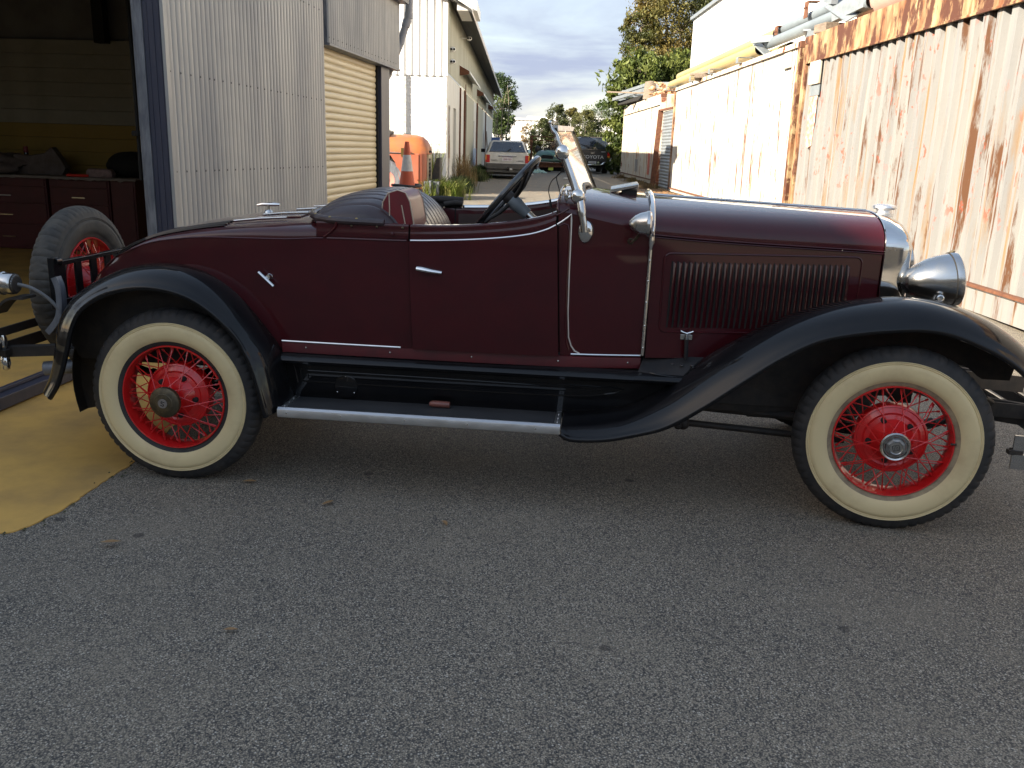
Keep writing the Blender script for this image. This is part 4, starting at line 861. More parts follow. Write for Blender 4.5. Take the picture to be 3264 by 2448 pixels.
# sill
bb = B(); bb.grid([[(x, sy(x, .65)+dy, z) for dy, z in ((.004, .6535), (-.006, .650), (-.008, .625), (-.006, .602), (.01, .597))] for x in np.linspace(.462, 2.102, 20)])
sill = bb.build('sill', M['maroon_trim'], car); bb = B(); bb.grid([[(x, 2*YC-sy(x, .65)-dy, z) for dy, z in ((.004, .6535), (-.006, .650), (-.008, .625), (-.006, .602), (.01, .597))] for x in np.linspace(.462, 2.102, 10)]); bb.build('sill', M['maroon_trim'], car)
for x in (.575, .97, 1.345, 1.735, 2.045):
    s_ = B(); s_.lathe([(.0001, -.003), (.004, -.002), (.005, 0)], (x, sy(x, .65)-.008, .628), 'y', 8); s_.build('screw', M['chrome'], sill)
# hatch (golf door) scribed in the rear quarter
hp = [(.377, 1.046), (.677, 1.045), (.687, .75), (.451, .748), (.371, .863)]
h = B(); n_ = 8; Q = [(.377, 1.046, .677, 1.045), (.371, .863, .682, .90), (.451, .749, .687, .75)]
rows = []
for j in range(9):
    t = j/8
    if t < .6: s_ = t/.6; xa = .377-.006*s_; za = 1.046-.183*s_
    else: s_ = (t-.6)/.4; xa = .371+.08*s_; za = .863-.114*s_
    xb = .677+.010*t; zb = 1.045-.295*t
    rows.append([(xa+(xb-xa)*i/10, yoff(xa+(xb-xa)*i/10, za+(zb-za)*i/10, .0015), za+(zb-za)*i/10) for i in range(11)])
h.grid(rows); ho = h.build('side_hatch', M['maroon'], car, smooth=.9); solid(ho, .004, -1)
h = B(); q = hp+[hp[0]]
for a, b2 in zip(q, q[1:]): h.tube([(a[0], yoff(a[0], a[1], .0038), a[1]), (b2[0], yoff(b2[0], b2[1], .0038), b2[1])], .0019, 5)
h.build('hatch_gap', M['darkvoid'], ho)
h = B(); h.lathe([(.0001, -.03), (.010, -.028), (.012, -.006), (.018, 0)], (.420, yoff(.42, .95, .001), .950), 'y', 12); h.tube([(.379, yoff(.42, .95, .034), .972), (.446, yoff(.42, .95, .034), .911)], .0075, 10); h.build('hatch_handle', M['chrome'], ho)
h = B(); h.lathe([(.0001, -.022), (.009, -.02), (.011, -.012), (.007, 0)], (.985, yoff(.985, 1.165, -.006), 1.163), 'y', 10); h.build('snap_post', M['maroon'], body)
h = B()
for x in (.80, .915, 1.03): h.sphere((x, yoff(x, 1.19, -.002), cs(x, RZ)-.012), .006, 5)
h.build('snap', M['brass'], body)

# --- hood
rows = []; bb = B()
for i in range(25):
    x = 2.122+(3.143-2.122)*i/24; rows.append([(x, YC-hw(x)+.000, cs(x, SHZ)-.012)]+toparc(x, hw(x), cs(x, SHZ), cs(x, TOPZ), 28, 2.3)+[(x, YC+hw(x), cs(x, SHZ)-.012)])
bb.grid(rows); hood = bb.build('hood', M['maroon'], car, smooth=.9); solid(hood, .004, -1)
bb = B(); bb.tube([(x, YC-hw(x)-.002, cs(x, SHZ)-.012) for x in np.linspace(2.122, 3.143, 20)], .004, 6); bb.tube([(x, YC-hw(x)-.0, cs(x, SHZ)-.022) for x in np.linspace(2.122, 3.143, 20)], .0035, 6); bb.build('hinge_bead', M['maroon'], hood)
bb = B(); bb.tube([(x, YC, cs(x, TOPZ)+.002) for x in np.linspace(2.125, 3.14, 30)], .0065, 8)
for x in np.linspace(2.2, 3.1, 13): bb.tube([(x, YC, cs(x, TOPZ)+.002), (x+.004, YC, cs(x, TOPZ)+.002)], .0078, 8)
bb.build('centre_hinge', M['nickel'], hood)
def hood_y(x, z): return YC-hw(x)+.006+.004*((1.1-z)/.45)
for mi in (False, True):
    bb = B(); rows = []
    for i in range(16):
        x = 2.122+(3.143-2.122)*i/15; rows.append([(x, hood_y(x, z) if not mi else 2*YC-hood_y(x, z), z) for z in np.linspace(.652, cs(x, SHZ)-.024, 10)])
    bb.grid(rows); hs = bb.build('hood_side', M['maroon'], car, smooth=.9); solid(hs, .003, 1 if mi else -1)
    if not mi: hside = hs
# bead round the louvre panel
def rounded(x0, z0, x1, z1, r, n=5):
    pts = []
    for (cx, cz, a0) in ((x1-r, z1-r, 0), (x0+r, z1-r, pi/2), (x0+r, z0+r, pi), (x1-r, z0+r, 1.5*pi)):
        for k in range(n+1): a = a0+pi/2*k/n; pts.append((cx+r*cos(a), cz+r*sin(a)))
    return pts
bb = B(); pp = rounded(2.175, .772, 3.055, 1.122, .03); bb.tube([(x, hood_y(x, z)-.001, z) for x, z in pp], .0045, 6, closed=True); bb.build('panel_bead', M['maroon'], hside)
# louvres: one scoop each, mesh shared
lv = B(); H2 = .295; nz_ = 6; w = .0165
sec = lambda t: math.sin(pi*min(max(t, 0.0), 1.0))**.35
rows = []
for j in range(nz_+1):
    t = j/nz_; z = -H2/2+H2*t; k = sec(t) if 0 < t < 1 else 0
    rows.append([(w*.55, 0.001, z), (w*.25, -.0055*k, z), (-w*.25, -.0135*k, z), (-w*.52, -.0150*k, z), (-w*.52, -.0085*k, z)])
lv.cur = 0; lv.grid(rows)
lv.cur = 1; lv.grid([[(-w*.53, -.0085*(sec(j/nz_) if 0 < j < nz_ else 0)-.0006, -H2/2+H2*j/nz_), (-w*.53-.0075, -.0008, -H2/2+H2*j/nz_)] for j in range(nz_+1)])
lv0 = lv.build('louvre', [M['maroon'], M['darkvoid']], hside, smooth=.9)
for i in range(32):
    x = 2.222+i*(2.998-2.222)/31; a = math.atan((hw(3.1)-hw(2.2))/.9*-1)
    o = lv0 if i == 0 else dup(lv0, hside); o.location = (x, hood_y(x, .93)-.0005, .940); o.rotation_euler = (0, radians(.8), a)
# hood latch
bb = B(); yl = hood_y(2.3, .72)-.03
bb.tube([(2.270, yl, .782), (2.283, yl, .776), (2.298, yl, .772), (2.312, yl, .776), (2.326, yl, .782)], .0045, 8); bb.tube([(2.298, yl, .772), (2.299, yl, .745)], .007, 8); bb.build('latch_handle', M['chrome'], hside)
bb = B(); bb.tube([(2.299, yl+.002, .745), (2.302, yl+.004, .655)], .009, 8); bb.build('latch_spring', M['blackdull'], hside)
bb = B(); bb.box((2.272, yl+.022, .738), (2.326, yl+.028, .762)); bevel(bb.build('latch_plate', M['nickel'], hside), .002)
# firewall band: chrome strip between cowl and hood
bb = B(); path = [(2.112, hood_y(2.11, z)-.010, z) for z in np.linspace(.665, 1.16, 12)]; bb.tube([(x-.009*(1.16-z), y, z) for x, y, z in path], .0085, 8, flat=1.0); so_ = bb.build('hood_strip', M['nickel'], car)
for z in (.70, .80, .905, 1.0, 1.09, 1.15):
    s_ = B(); s_.lathe([(.0001, -.004), (.004, -.003), (.005, 0)], (2.112-.009*(1.16-z), hood_y(2.11, z)-.017, z), 'y', 8); s_.build('screw', M['chrome'], so_)
bb = B(); ta = [(2.113, y, z+.007) for x, y, z in toparc(2.11, hw(2.11)+.006, 1.20, 1.349, 40, 2.35)]; ta = [(2.112, hood_y(2.11, 1.14)-.012, 1.135)]+[(2.113, YC-hw(2.11)-.007, 1.165)]+ta+[(2.113, YC+hw(2.11)+.007, 1.165)]
bb.tube(ta, [.006, .014]+[.0125]*41+[.0125], 10); bb.build('hood_band', M['chrome'], car)
# vent flap on the cowl; nickel stands in for sky reflected in it
bb = B(); bb.prism([(1.925, YC-.17, 1.372), (2.055, YC-.17, 1.400), (2.055, YC-.17, 1.383), (1.925, YC-.17, 1.352)], (0, .30, 0)); bevel(bb.build('cowl_vent', M['nickel'], cowl), .004)
bb = B(); bb.box((1.98, YC-.16, 1.335), (2.05, YC+.12, 1.368)); bb.build('vent_mouth', M['darkvoid'], cowl)
# --- radiator shell
bb = B(); rows = []
for (x, tz, w_) in ((3.146, 1.305, .352), (3.150, 1.309, .357), (3.20, 1.303, .356), (3.26, 1.292, .352), (3.295, 1.278, .346), (3.318, 1.258, .338), (3.330, 1.230, .328), (3.334, 1.20, .315), (3.328, 1.180, .300), (3.31, 1.172, .292)):
    x = 3.146+(x-3.146)*.68
    rows.append([(x, YC-w_, .62), (x, YC-w_, .8), (x, YC-w_, 1.0)]+toparc(x, w_, 1.155, tz, 26, 2.5)+[(x, YC+w_, 1.0), (x, YC+w_, .8), (x, YC+w_, .62)])
bb.grid(rows); shell = bb.build('radiator_shell', M['chrome'], car, smooth=.9)
bb = B(); bb.prism([(3.252, y, z) for x, y, z in [(0, YC-.30, .60)]+toparc(0, .30, 1.1, 1.18, 16, 2.5)+[(0, YC+.30, .60)]], (-.05, 0, 0)); bb.build('radiator_core', M['under'], car, smooth=0)
bb = B(); bb.lathe([(.046, -.015), (.046, .006), (.036, .008), (.034, .020), (.046, .023), (.056, .031), (.053, .040), (.030, .047), (.0001, .048)], (3.222, YC, 1.292), 'z', 24); bb.build('radiator_cap', M['alu'], shell)
# engine mass in the hood, floor, rails
bb = B(); bb.box((2.15, .50, .5), (3.10, 1.02, 1.08)); bb.box((-.5, .40, .45), (2.2, 1.12, .60)); bb.box((-.45, .42, .60), (.55, 1.10, .98)); bb.build('engine_and_floor', M['darkvoid'], car)
bb = B()
for y in (.42, 1.05):
    bb.beam((-.75, y, .50), (-.45, y, .66), .05, .12); bb.beam((-.45, y, .66), (.35, y, .62), .05, .12); bb.beam((.35, y, .62), (.6, y, .50), .05, .12); bb.beam((.6, y, .50), (2.6, y, .50), .05, .13); bb.beam((2.6, y, .5), (3.35, y, .56), .05, .11); bb.beam((3.35, y, .56), (3.72, y, .45), .045, .08)
bb.box((3.28, .42, .46), (3.36, 1.1, .56)); bb.build('chassis_rail', M['under'], car)
bb = B()
for y in (.40, 1.10):
    for k in range(5): L_ = .46-k*.07; bb.grid([[(0+t, y-.028, .33+.11*(t/.46)**2+.012*k), (0+t, y+.028, .33+.11*(t/.46)**2+.012*k)] for t in np.linspace(-L_, L_, 9)])
    for k in range(5): L_ = .42-k*.06; bb.grid([[(3.1645+t, y-.028, .31+.12*(t/.42)**2+.012*k), (3.1645+t, y+.028, .31+.12*(t/.42)**2+.012*k)] for t in np.linspace(-L_, L_, 9)])
o = bb.build('leaf_spring', M['under'], car); solid(o, .008)
bb = B(); bb.tube([(0, .12, .3975), (0, 1.40, .3975)], .045, 12); bb.sphere((0, .78, .3975), .15, 8); bb.tube([(0, .78, .3975), (1.7, .76, .48)], .04, 10); bb.build('rear_axle', M['under'], car)
bb = B(); bb.tube([(3.1645, .15, .37), (3.1645, .35, .29), (3.1645, 1.17, .29), (3.1645, 1.37, .37)], .03, 10); bb.build('front_axle', M['under'], car)
bb = B(); bb.tube([(2.40, .36, .402), (3.05, .34, .375)], .020, 10); bb.tube([(2.335, .33, .328), (3.05, .30, .300)], .016, 10); bb.sphere((2.325, .33, .325), .032, 6); bb.sphere((2.30, .31, .318), .02, 5); bb.build('drag_link', M['under'], car)
bb = B(); bb.box((2.35, .35, .42), (2.9, .75, .60)); bb.sphere((2.72, .42, .45), .05, 6); bb.box((2.62, .38, .36), (2.75, .44, .50)); bb.build('sump', M['under'], car)
bb = B(); bb.tube([(2.3, .95, .36), (1.2, .98, .34), (.4, 1.0, .36), (-.1, 1.0, .50), (-.75, .98, .40)], .028, 10); bb.tube([(1.5, .98, .34), (.9, .99, .34)], .07, 12); bb.build('exhaust', M['under'], car)
bb = B(); bb.tube([(-.80, .28, .42), (-.62, .32, .44)], .036, 12); bb.build('shock_absorber', M['greymetal'], car)
bb = B(); bb.beam((-.66, .34, .55), (-.58, .36, .40), .12, .10); bb.sphere((-.62, .30, .50), .055, 6); bb.sphere((-.60, .32, .43), .05, 6); bb.build('shackle', M['under'], car)

# --- running board, apron
bb = B(); bb.prism([(.497, -.012, .362), (1.762, -.012, .362), (1.762, .205, .362), (.497, .205, .362)], (0, 0, .018)); rb = bb.build('running_board', M['mat'], car, smooth=0)
bb = B(); rows = [[(x, y, z) for y, z in ((.004, .385), (-.012, .387), (-.024, .380), (-.027, .365), (-.024, .348), (-.014, .343))] for x in np.linspace(.497, 1.766, 12)]
bb.grid(rows); o = bb.build('board_edging', M['alu'], rb); solid(o, .002)
for x in (.54, .79, 1.08, 1.36, 1.66):
    s_ = B(); s_.lathe([(.0001, -.003), (.004, -.002), (.005, 0)], (x, -.027, .366), 'y', 8); s_.build('screw', M['chrome'], rb)
for x in (.500, 1.738):
    bb = B(); bb.box((x, -.006, .3805), (x+.024, .20, .384)); e_ = bb.build('end_strip', M['alu'], rb)
    for y in (.03, .09, .15): s_ = B(); s_.sphere((x+.012, y, .385), .003, 4); s_.build('rivet', M['chrome'], e_)
apr = [(.176, .600), (.150, .592), (.128, .582), (.122, .572), (.126, .562), (.150, .556), (.172, .545), (.180, .50), (.186, .44), (.196, .40), (.203, .383), (.203, .355)]
bb = B(); rows = []
for x in np.linspace(.455, 2.30, 30):
    rows.append([(x, y, z) for y, z in apr])
bb.grid(rows); ap = bb.build('splash_apron', M['black'], car, smooth=.8); solid(ap, .003)
bb = B(); pp = [(.545, .462), (.545, .530), (1.2, .528), (1.84, .520), (2.02, .517), (2.035, .508), (1.97, .487), (1.84, .468), (1.2, .462)]
bb.tube([(x, .1785-.0025 if z > .5 else .184-.003, z) for x, z in [(p.x, p.y) for p in curve(pp+[pp[0]], 60)]], .0045, 6)
bb.tube([(x, .1775-.002 if z > .5 else .184-.003, z) for x, z in [(.575, .478), (.575, .516), (1.2, .514), (1.84, .507), (1.95, .503), (1.84, .485), (1.2, .478), (.575, .478)]], .0035, 6); bb.build('pressed_bead', M['black'], ap)
bb = B(); bb.lathe([(.0001, -.012), (.048, -.011), (.055, -.008), (.057, 0)], (.755, .186, .449), 'y', 28); dc = bb.build('cover_disc', M['black'], ap)
for a in (90, 215, 325): s_ = B(); s_.sphere((.755+.049*cos(radians(a)), .174, .449+.049*sin(radians(a))), .0042, 5); s_.build('screw', M['chrome'], dc)
bb = B(); bb.add([(2.08, .118, .575), (2.32, .118, .575), (2.40, .26, .66), (2.12, .27, .655)], [(0, 1, 2, 3)]); o = bb.build('toe_plate', M['blackdull'], ap, smooth=0); solid(o, .004)
bb = B(); bb.tube([(p.x, p.y, p.z) for p in curve([(2.105, .21, .600), (2.16, .15, .598), (2.25, .145, .590), (2.33, .17, .586)], 12)], .004, 6); bb.build('plate_bead', M['black'], ap)
for (x, y) in ((2.245, .215), (2.285, .20), (2.33, .205)): s_ = B(); s_.sphere((x, y, .632), .009, 5, (1, 1, .4)); s_.build('bolt', M['nickel'], ap)

# --- wings (fenders)
def fender(lip, inn, crown_h, ylip, yin, N, name, thick=.0025, lipf=None, mirror=False, e=1.0):
    A = curve(lip, N); C_ = curve(inn, N); rows = []; lipp = []
    for i in range(N):
        u = i/(N-1); a, c = A[i], C_[i]; yl = ylip(u) if callable(ylip) else ylip; yi = yin(u) if callable(yin) else yin; ch = crown_h(u) if callable(crown_h) else crown_h
        # outward normal of the path in the xz plane
        t = (A[min(i+1, N-1)]-A[max(i-1, 0)]); t.normalize(); nrm = Vector((-t.y, t.x))
        if nrm.dot(Vector((c.x-a.x, c.y-a.y))) < 0 and (c-a).length > .03: nrm = -nrm
        row = []
        lx, lz = a.x, a.y; row.append((lx-nrm.x*.012, yl+.006, lz-nrm.y*.012)); row.append((lx-nrm.x*.010, yl-.004, lz-nrm.y*.010)); row.append((lx, yl-.007, lz)); row.append((lx+nrm.x*.008, yl-.002, lz+nrm.y*.008)); 
        M_ = 16
        for j in range(1, M_+1):
            s = j/M_; th = s*pi/2
            w1 = sin(th)**.9; w2 = 1-cos(th)
            bulge = ch*sin(pi*s)**1.0*.55
            px = a.x+(c.x-a.x)*w1+nrm.x*bulge; pz = a.y+(c.y-a.y)*w1+nrm.y*bulge
            row.append((px, yl+(yi-yl)*(.35*s+.65*w2), pz))
        rows.append([(x, 2*YC-y if mirror else y, z) for x, y, z in row])
    bb = B(); bb.grid(rows); o = bb.build(name, M['black'], car, smooth=1.2); solid(o, thick, 0); return o, rows
rl = [(-.575, .372), (-.535, .43), (-.497, .515), (-.462, .62), (-.432, .71), (-.384, .787), (-.28, .858), (-.142, .899), (-.009, .903), (.122, .872), (.231, .806), (.321, .715), (.381, .610), (.418, .491), (.445, .380), (.452, .345)]
ri = [(-.66, .385), (-.63, .44), (-.605, .52), (-.585, .63), (-.556, .73), (-.510, .795), (-.462, .843), (-.321, .927), (-.176, .977), (-.026, .986), (.12, .950), (.235, .880), (.329, .785), (.404, .690), (.447, .625), (.475, .52), (.492, .42), (.497, .375)]
for mi in (False, True):
    rf, rr_ = fender(rl, ri, .022, lambda u: -.045, lambda u: .172 if u < .8 else .172+.02*(u-.8)/.2, 60, 'rear_wing', mirror=mi)
    if not mi: rearw = rf
bb = B(); ri2 = curve(ri, 40); bb.grid([[(p.x*.97, .155, p.y-.012), (p.x*.9, .155, .52)] for p in ri2[5:34]]); o = bb.build('arch_liner', M['under'], rearw, smooth=0); solid(o, .002)
bb = B(); # inner splash panel behind the rear wheel
ang = []
for i in range(34):
    a = radians(196-190*i/33); ang.append(((.60*cos(a)*.93-.03, .235, .3975+.56*sin(a))))
inn_ = [(cos(radians(196-190*i/33))*.36, .235, .3975+.36*sin(radians(196-190*i/33))) for i in range(34)]
bb.grid([ang[:14], inn_[:14]]); bb.grid([ang[13:], [(x, y, z+.16) for x, y, z in inn_[13:]]]); bb.grid([[(x, .17, z) for x, y, z in ang], ang])
o = bb.build('inner_panel', M['under'], rearw, smooth=.8); solid(o, .003)
for (x, z, r_) in ((-.305, .70, .022), (-.36, .50, .014), (-.17, .845, .016)):
    s_ = B(); s_.lathe([(.0001, -.010), (r_*.4, -.009), (r_*.45, -.004), (r_, -.003), (r_, 0)], (x, .232, z), 'y', 12); s_.build('rivet', M['nickel'], rearw)
fl = [(1.768, .350), (1.80, .328), (1.94, .333), (2.06, .360), (2.217, .413), (2.368, .513), (2.514, .629), (2.656, .738), (2.80, .822), (2.95, .862), (3.126, .886), (3.22, .890), (3.317, .877), (3.436, .836), (3.542, .785), (3.625, .725), (3.69, .655), (3.735, .57)]
fi = [(1.768, .392), (1.84, .398), (1.95, .412), (2.06, .446), (2.217, .535), (2.33, .622), (2.442, .705), (2.563, .782), (2.732, .872), (2.903, .932), (3.073, .966), (3.201, .976), (3.332, .962), (3.468, .918), (3.562, .870), (3.665, .795), (3.745, .705), (3.79, .60)]
yin_ = lambda u: .205+.045*sm(u*2.2)
for mi in (False, True):
    ff, fr = fender(fl, fi, lambda u: .004+.045*sm((u-.10)/.35), lambda u: -.022-.024*sm(u*2.5), yin_, 90, 'front_wing', mirror=mi)
    # skirt hanging from the inner edge
    bb = B(); rows = []
    for i in range(26, 84):
        p = fr[i][-1]; zb = cs(p[0], [(2.25, .43), (2.5, .41), (2.8, .42), (2.95, .50), (3.2, .66), (3.5, .68), (3.60, .62)]); rows.append([p, (p[0]-.0, p[1]+(.05 if not mi else -.05), min(p[2]-.01, zb))])
    bb.grid(rows); o = bb.build('skirt', M['under'], ff, smooth=.8); solid(o, .003)
    if not mi: frontw = ff
bb = B(); bb.prism([(2.33, .262, .45), (2.33, .262, .62), (2.5, .262, .68), (2.9, .30, .72), (2.9, .30, .44)], (0, .004, 0)); bb.build('inner_valance', M['under'], frontw, smooth=0)

# --- wheels
def make_wheel(cap):
    """wheel parts around the origin, outer face at y=0, axis y; returns the hub mesh that parents the others"""
    w = B()
    w.lathe([(.150, .10), (.150, .055), (.147, .045), (.141, .042), (.138, .047), (.130, .043), (.118, .036), (.108, .040), (.09, .034), (.072, .012), (.060, -.005), (.052, -.020), (.050, -.05), (.049, -.058), (.030, -.058)], n=56, axis='y')
    hub = w.build('wheel', M['red'], None, smooth=.5)
    tb = B(); NS = 252
    R_ = [(.236, .108), (.27, .118), (.32, .124), (.357, .118), (.384, .106), (.399, .088), (.4045, .066), (.4045, .044), (.399, .022), (.384, .002), (.368, -.0065), (.352, -.0100), (.349, -.0115)]
    def md(a, q):
        k = int(a/(2*pi)*NS+.5)
        if q in (4, 5, 8, 9): return -.006 if (k % 4) in (0,) else .0
        if q in (6, 7): return -.004 if ((k+2) % 6) == 0 else 0
        if q == 10: return -.004 if (k % 4) == 0 else .0
        return 0
    tb.lathe(R_, axis='y', n=NS, mod=md); tyre = tb.build('tyre', M['rubber'], hub, smooth=.5)
    ww = B(); ww.lathe([(.349, -.0115), (.3475, -.0150), (.345, -.0150), (.343, -.0125), (.341, -.0155), (.338, -.0155), (.336, -.0130), (.333, -.017), (.318, -.0195), (.300, -.0200), (.282, -.0170), (.268, -.011), (.2625, -.006)], n=96, axis='y'); ww.build('whitewall', M['whitewall'], tyre, smooth=1.0)
    bead = B(); bead.lathe([(.2625, -.006), (.258, -.0035), (.250, .0), (.240, .004), (.236, .010)], n=96, axis='y'); bead.build('bead_ring', M['rubber'] if cap == 'brass' else M['wwedge'], tyre, smooth=1.0)
    rm = B(); rm.lathe([(.243, .006), (.2425, -.001), (.240, -.004), (.236, -.003), (.2345, .004), (.2335, .018), (.230, .030), (.228, .048), (.228, .072), (.2325, .09), (.2335, .104), (.243, .108)], n=96, axis='y'); rm.build('rim', M['red'], hub, smooth=.8)
    sp = B()
    def spoke(r0, a0, y0, r1, a1, y1, r=.0021):
        p0 = (r0*sin(a0), y0, r0*cos(a0)); p1 = (r1*sin(a1), y1, r1*cos(a1)); pm = tuple(p0[i]+(p1[i]-p0[i])*.88 for i in range(3)); sp.tube([p0, pm], r, 5, cap=False); sp.tube([pm, p1], r*1.9, 5, cap=False)
    for k in range(20):
        a = 2*pi*k/20
        spoke(.050, a+(.8 if k % 2 else -.8), -.048, .226, a+.0, .030, .0024)
        spoke(.138, a+.42, .052, .224, a+.05, .040, .0026); spoke(.138, a-.10, .058, .224, a+.24, .050, .0026)
    sp.build('spokes', M['red'], hub, smooth=.8)
    cp = B()
    if cap == 'brass':
        cp.lathe([(.060, -.050), (.068, -.062), (.071, -.078), (.069, -.086), (.058, -.093), (.044, -.096), (.042, -.0985), (.028, -.1005), (.0001, -.101)], n=40, axis='y'); c = cp.build('hub_cap', M['brass'], hub, smooth=.5)
        e_ = B(); e_.lathe([(.0215, -.1005), (.0210, -.1030), (.0001, -.1032)], n=24, axis='y'); em = e_.build('emblem', mat('worn_emblem', (.24, .21, .19), .5, metal=.4), c)
        T = lambda u, v: (u*cos(.35)+v*sin(.35), v*cos(.35)-u*sin(.35))
        g = B(); S = [((-.008, -.009), (.007, -.009)), ((.007, -.009), (.007, -.001)), ((.007, -.001), (-.007, .001)), ((-.007, .001), (-.007, .009)), ((-.007, .009), (.008, .009))]
        for (p, q) in S:
            p, q = T(*p), T(*q); g.beam((p[0], -.1036, p[1]), (q[0], -.1036, q[1]), .002, .0026, up=(0, 1, 0)) if False else g.tube([(p[0], -.1034, p[1]), (q[0], -.1034, q[1])], .0017, 5)
        g.build('letter_s', M['darkvoid'], em) if False else None
        g.build('engraving', M['darkvoid'], c)
    else:
        cp.lathe([(.052, -.050), (.059, -.060), (.0605, -.068), (.056, -.074), (.050, -.072), (.045, -.066), (.042, -.066)], n=40, axis='y'); c = cp.build('hub_cap', M['nickel'], hub, smooth=.5)
        o_ = B(); o_.lathe([(.043, -.066), (.0385, -.078), (.030, -.081), (.0001, -.081)], n=8, axis='y', a0=.3, a1=.3+2*pi) if False else o_.lathe([(.043, -.066), (.0385, -.078), (.030, -.081), (.0001, -.081)], n=8, axis='y')
        o_.build('octagon', mat('worn_grey_alloy', (.3, .3, .3), .38, metal=.8, var=(.2, .19, .18), vs=60), c, smooth=0)
        e_ = B(); e_.lathe([(.0275, -.081), (.0265, -.0845), (.025, -.083), (.0001, -.083)], n=28, axis='y'); e_.build('emblem', M['nickel'], c, smooth=.5)
        g = B(); rot = .65
        for (u0, v0, u1, v1) in ((-.013, -.011, .013, -.011), (-.013, .011, .013, .011), (-.013, -.011, -.013, .011), (.013, -.011, .013, .011), (-.0065, -.011, -.0065, .005), (0, -.005, 0, .011), (.0065, -.011, .0065, .005)):
            p = (u0*cos(rot)-v0*sin(rot), u0*sin(rot)+v0*cos(rot)); q = (u1*cos(rot)-v1*sin(rot), u1*sin(rot)+v1*cos(rot)); g.tube([(p[0], -.0838, p[1]), (q[0], -.0838, q[1])], .0012, 5)
        g.build('engraving', M['under'], c)
    for k in range(5):
        a = 2*pi*k/5+.45; n_ = B(); n_.lathe([(.0125, .036), (.0125, .022), (.006, .018), (.0001, .018)], (.092*sin(a), 0, .092*cos(a)), 'y', 10); n_.build('wheel_nut', M['darkvoid'], hub)
    v = B(); v.tube([(.205, -.002, .09), (.225, -.006, .10)], .0045, 6); v.build('valve', M['under'], hub)
    return hub
wr = make_wheel('brass'); wr.parent = car; wr.location = (0, 0, .3975)
wf = make_wheel('nickel'); wf.parent = car; wf.location = (3.1645, 0, .3975); wf.rotation_euler = (0, radians(20), -.12)
wr['label'] = 'rear wheel with a dull brass hub cap'; wf['label'] = 'front wheel with a worn octagonal hub cap, steered towards the camera'
for (src, x) in ((wr, 0), (wf, 3.1645)):
    c = dup_tree(src, car); c.location = (x, 2*YC, .3975); c.rotation_euler = (0, 0, pi-(.12 if x else 0)); del c['label']
# chocks of dirt under? no. spare wheel at the back
sw = dup_tree(wr, car); sw.location = (-.80, YC-.0, .775); sw.rotation_euler = (0, 0, radians(90)+.0); sw['label'] = 'spare wheel with a dusty black tyre, upright behind the tail'
for ch in sw.children:
    if ch.name.startswith('tyre'):
        ch.data = ch.data.copy(); ch.data.materials[0] = M['rubber_dusty']
        for g in ch.children:
            g.data = g.data.copy(); g.data.materials[0] = M['rubber_dusty']
# --- luggage rack
rk = B(); X0 = -.635
rk.beam((X0, .22, .955), (X0, 1.30, .955), .035, .022); rk.beam((X0, .22, .77), (X0, 1.30, .77), .03, .03)
for i in range(9): y = .240+i*.132; rk.beam((X0, y, .768), (X0, y, .957), .012, .052, up=(0, 1, 0))
rk.beam((X0-.01, .195, .74), (X0-.01, .195, .985), .03, .045, up=(0, 1, 0)); rk.tube([(X0, .19, .965), (X0, .23, .965)], .018, 10)
bevel(rk.build('luggage_rack', M['black'], car), .003)
# --- tail lamp
tl = B(); tl.lathe([(.0001, .030), (.040, .028), (.046, .020), (.0495, .010), (.0495, -.03), (.054, -.034), (.054, -.043), (.050, -.047), (.050, -.095), (.045, -.105)], (-.80, .10, .868), 'x', 28); tlo = tl.build('tail_lamp', M['nickel'], car)
e_ = B(); e_.lathe([(.045, -.105), (.03, -.118), (.0001, -.12)], (-.80, .10, .868), 'x', 24); e_.build('lens', M['redlens'], tlo)
e_ = B(); e_.lathe([(.047, .021), (.036, .032), (.0001, .034)], (-.80, .10, .868), 'x', 20); e_.build('lamp_back', M['under'], tlo)
cb = B(); cb.tube([(p.x, p.y, p.z) for p in curve([(-.775, .10, .868), (-.72, .12, .85), (-.66, .15, .80), (-.615, .17, .735)], 20)], .0085, 8); cb.build('cable', mat('grey_conduit', (.14, .14, .14), .6), car)
cb = B(); cb.grid([[(p.x, .16, p.y), (p.x, .20, p.y)] for p in curve([(-.615, .90), (-.600, .85), (-.60, .77), (-.615, .70), (-.655, .645), (-.68, .62)], 18)]); o = cb.build('lamp_arm', M['greymetal'], car); solid(o, .028)
cb = B(); cb.grid([[(p.x, .07, p.y), (p.x, .17, p.y)] for p in curve([(-.73, .80), (-.80, .795), (-.84, .77), (-.885, .72)], 12)]); o = cb.build('plate_bracket', M['under'], car); solid(o, .012)
cb = B(); cb.tube([(p.x, p.y, p.z) for p in curve([(-.64, .17, .63), (-.61, .16, .60), (-.55, .14, .565)], 12)], .005, 6); cb.build('loose_wire', M['greymetal'], car)
# --- rear bumper
bp = B()
for (z, h_) in ((.610, .044), (.530, .060)):
    bp.beam((-.955, -.25, z), (-.955, 1.75, z), .010, h_)
bevel(bp.build('rear_bumper', M['under'], car), .003)
bp = B(); bp.lathe([(.0001, .085), (.014, .082), (.019, .06), (.017, .02), (.014, .012)], (-.95, .205, .515), 'z', 14); bp.lathe([(.014, -.020), (.02, -.03), (.024, -.06), (.018, -.085), (.006, -.095), (.0001, -.095)], (-.95, .205, .515), 'z', 14); bp.build('bumper_bullet', M['chrome'], car)
bp = B(); bp.box((-.985, .17, .498), (-.92, .24, .528)); bp.beam((-.95, .24, .51), (-.62, .30, .525), .05, .05); bp.build('bumper_clamp', M['under'], car)
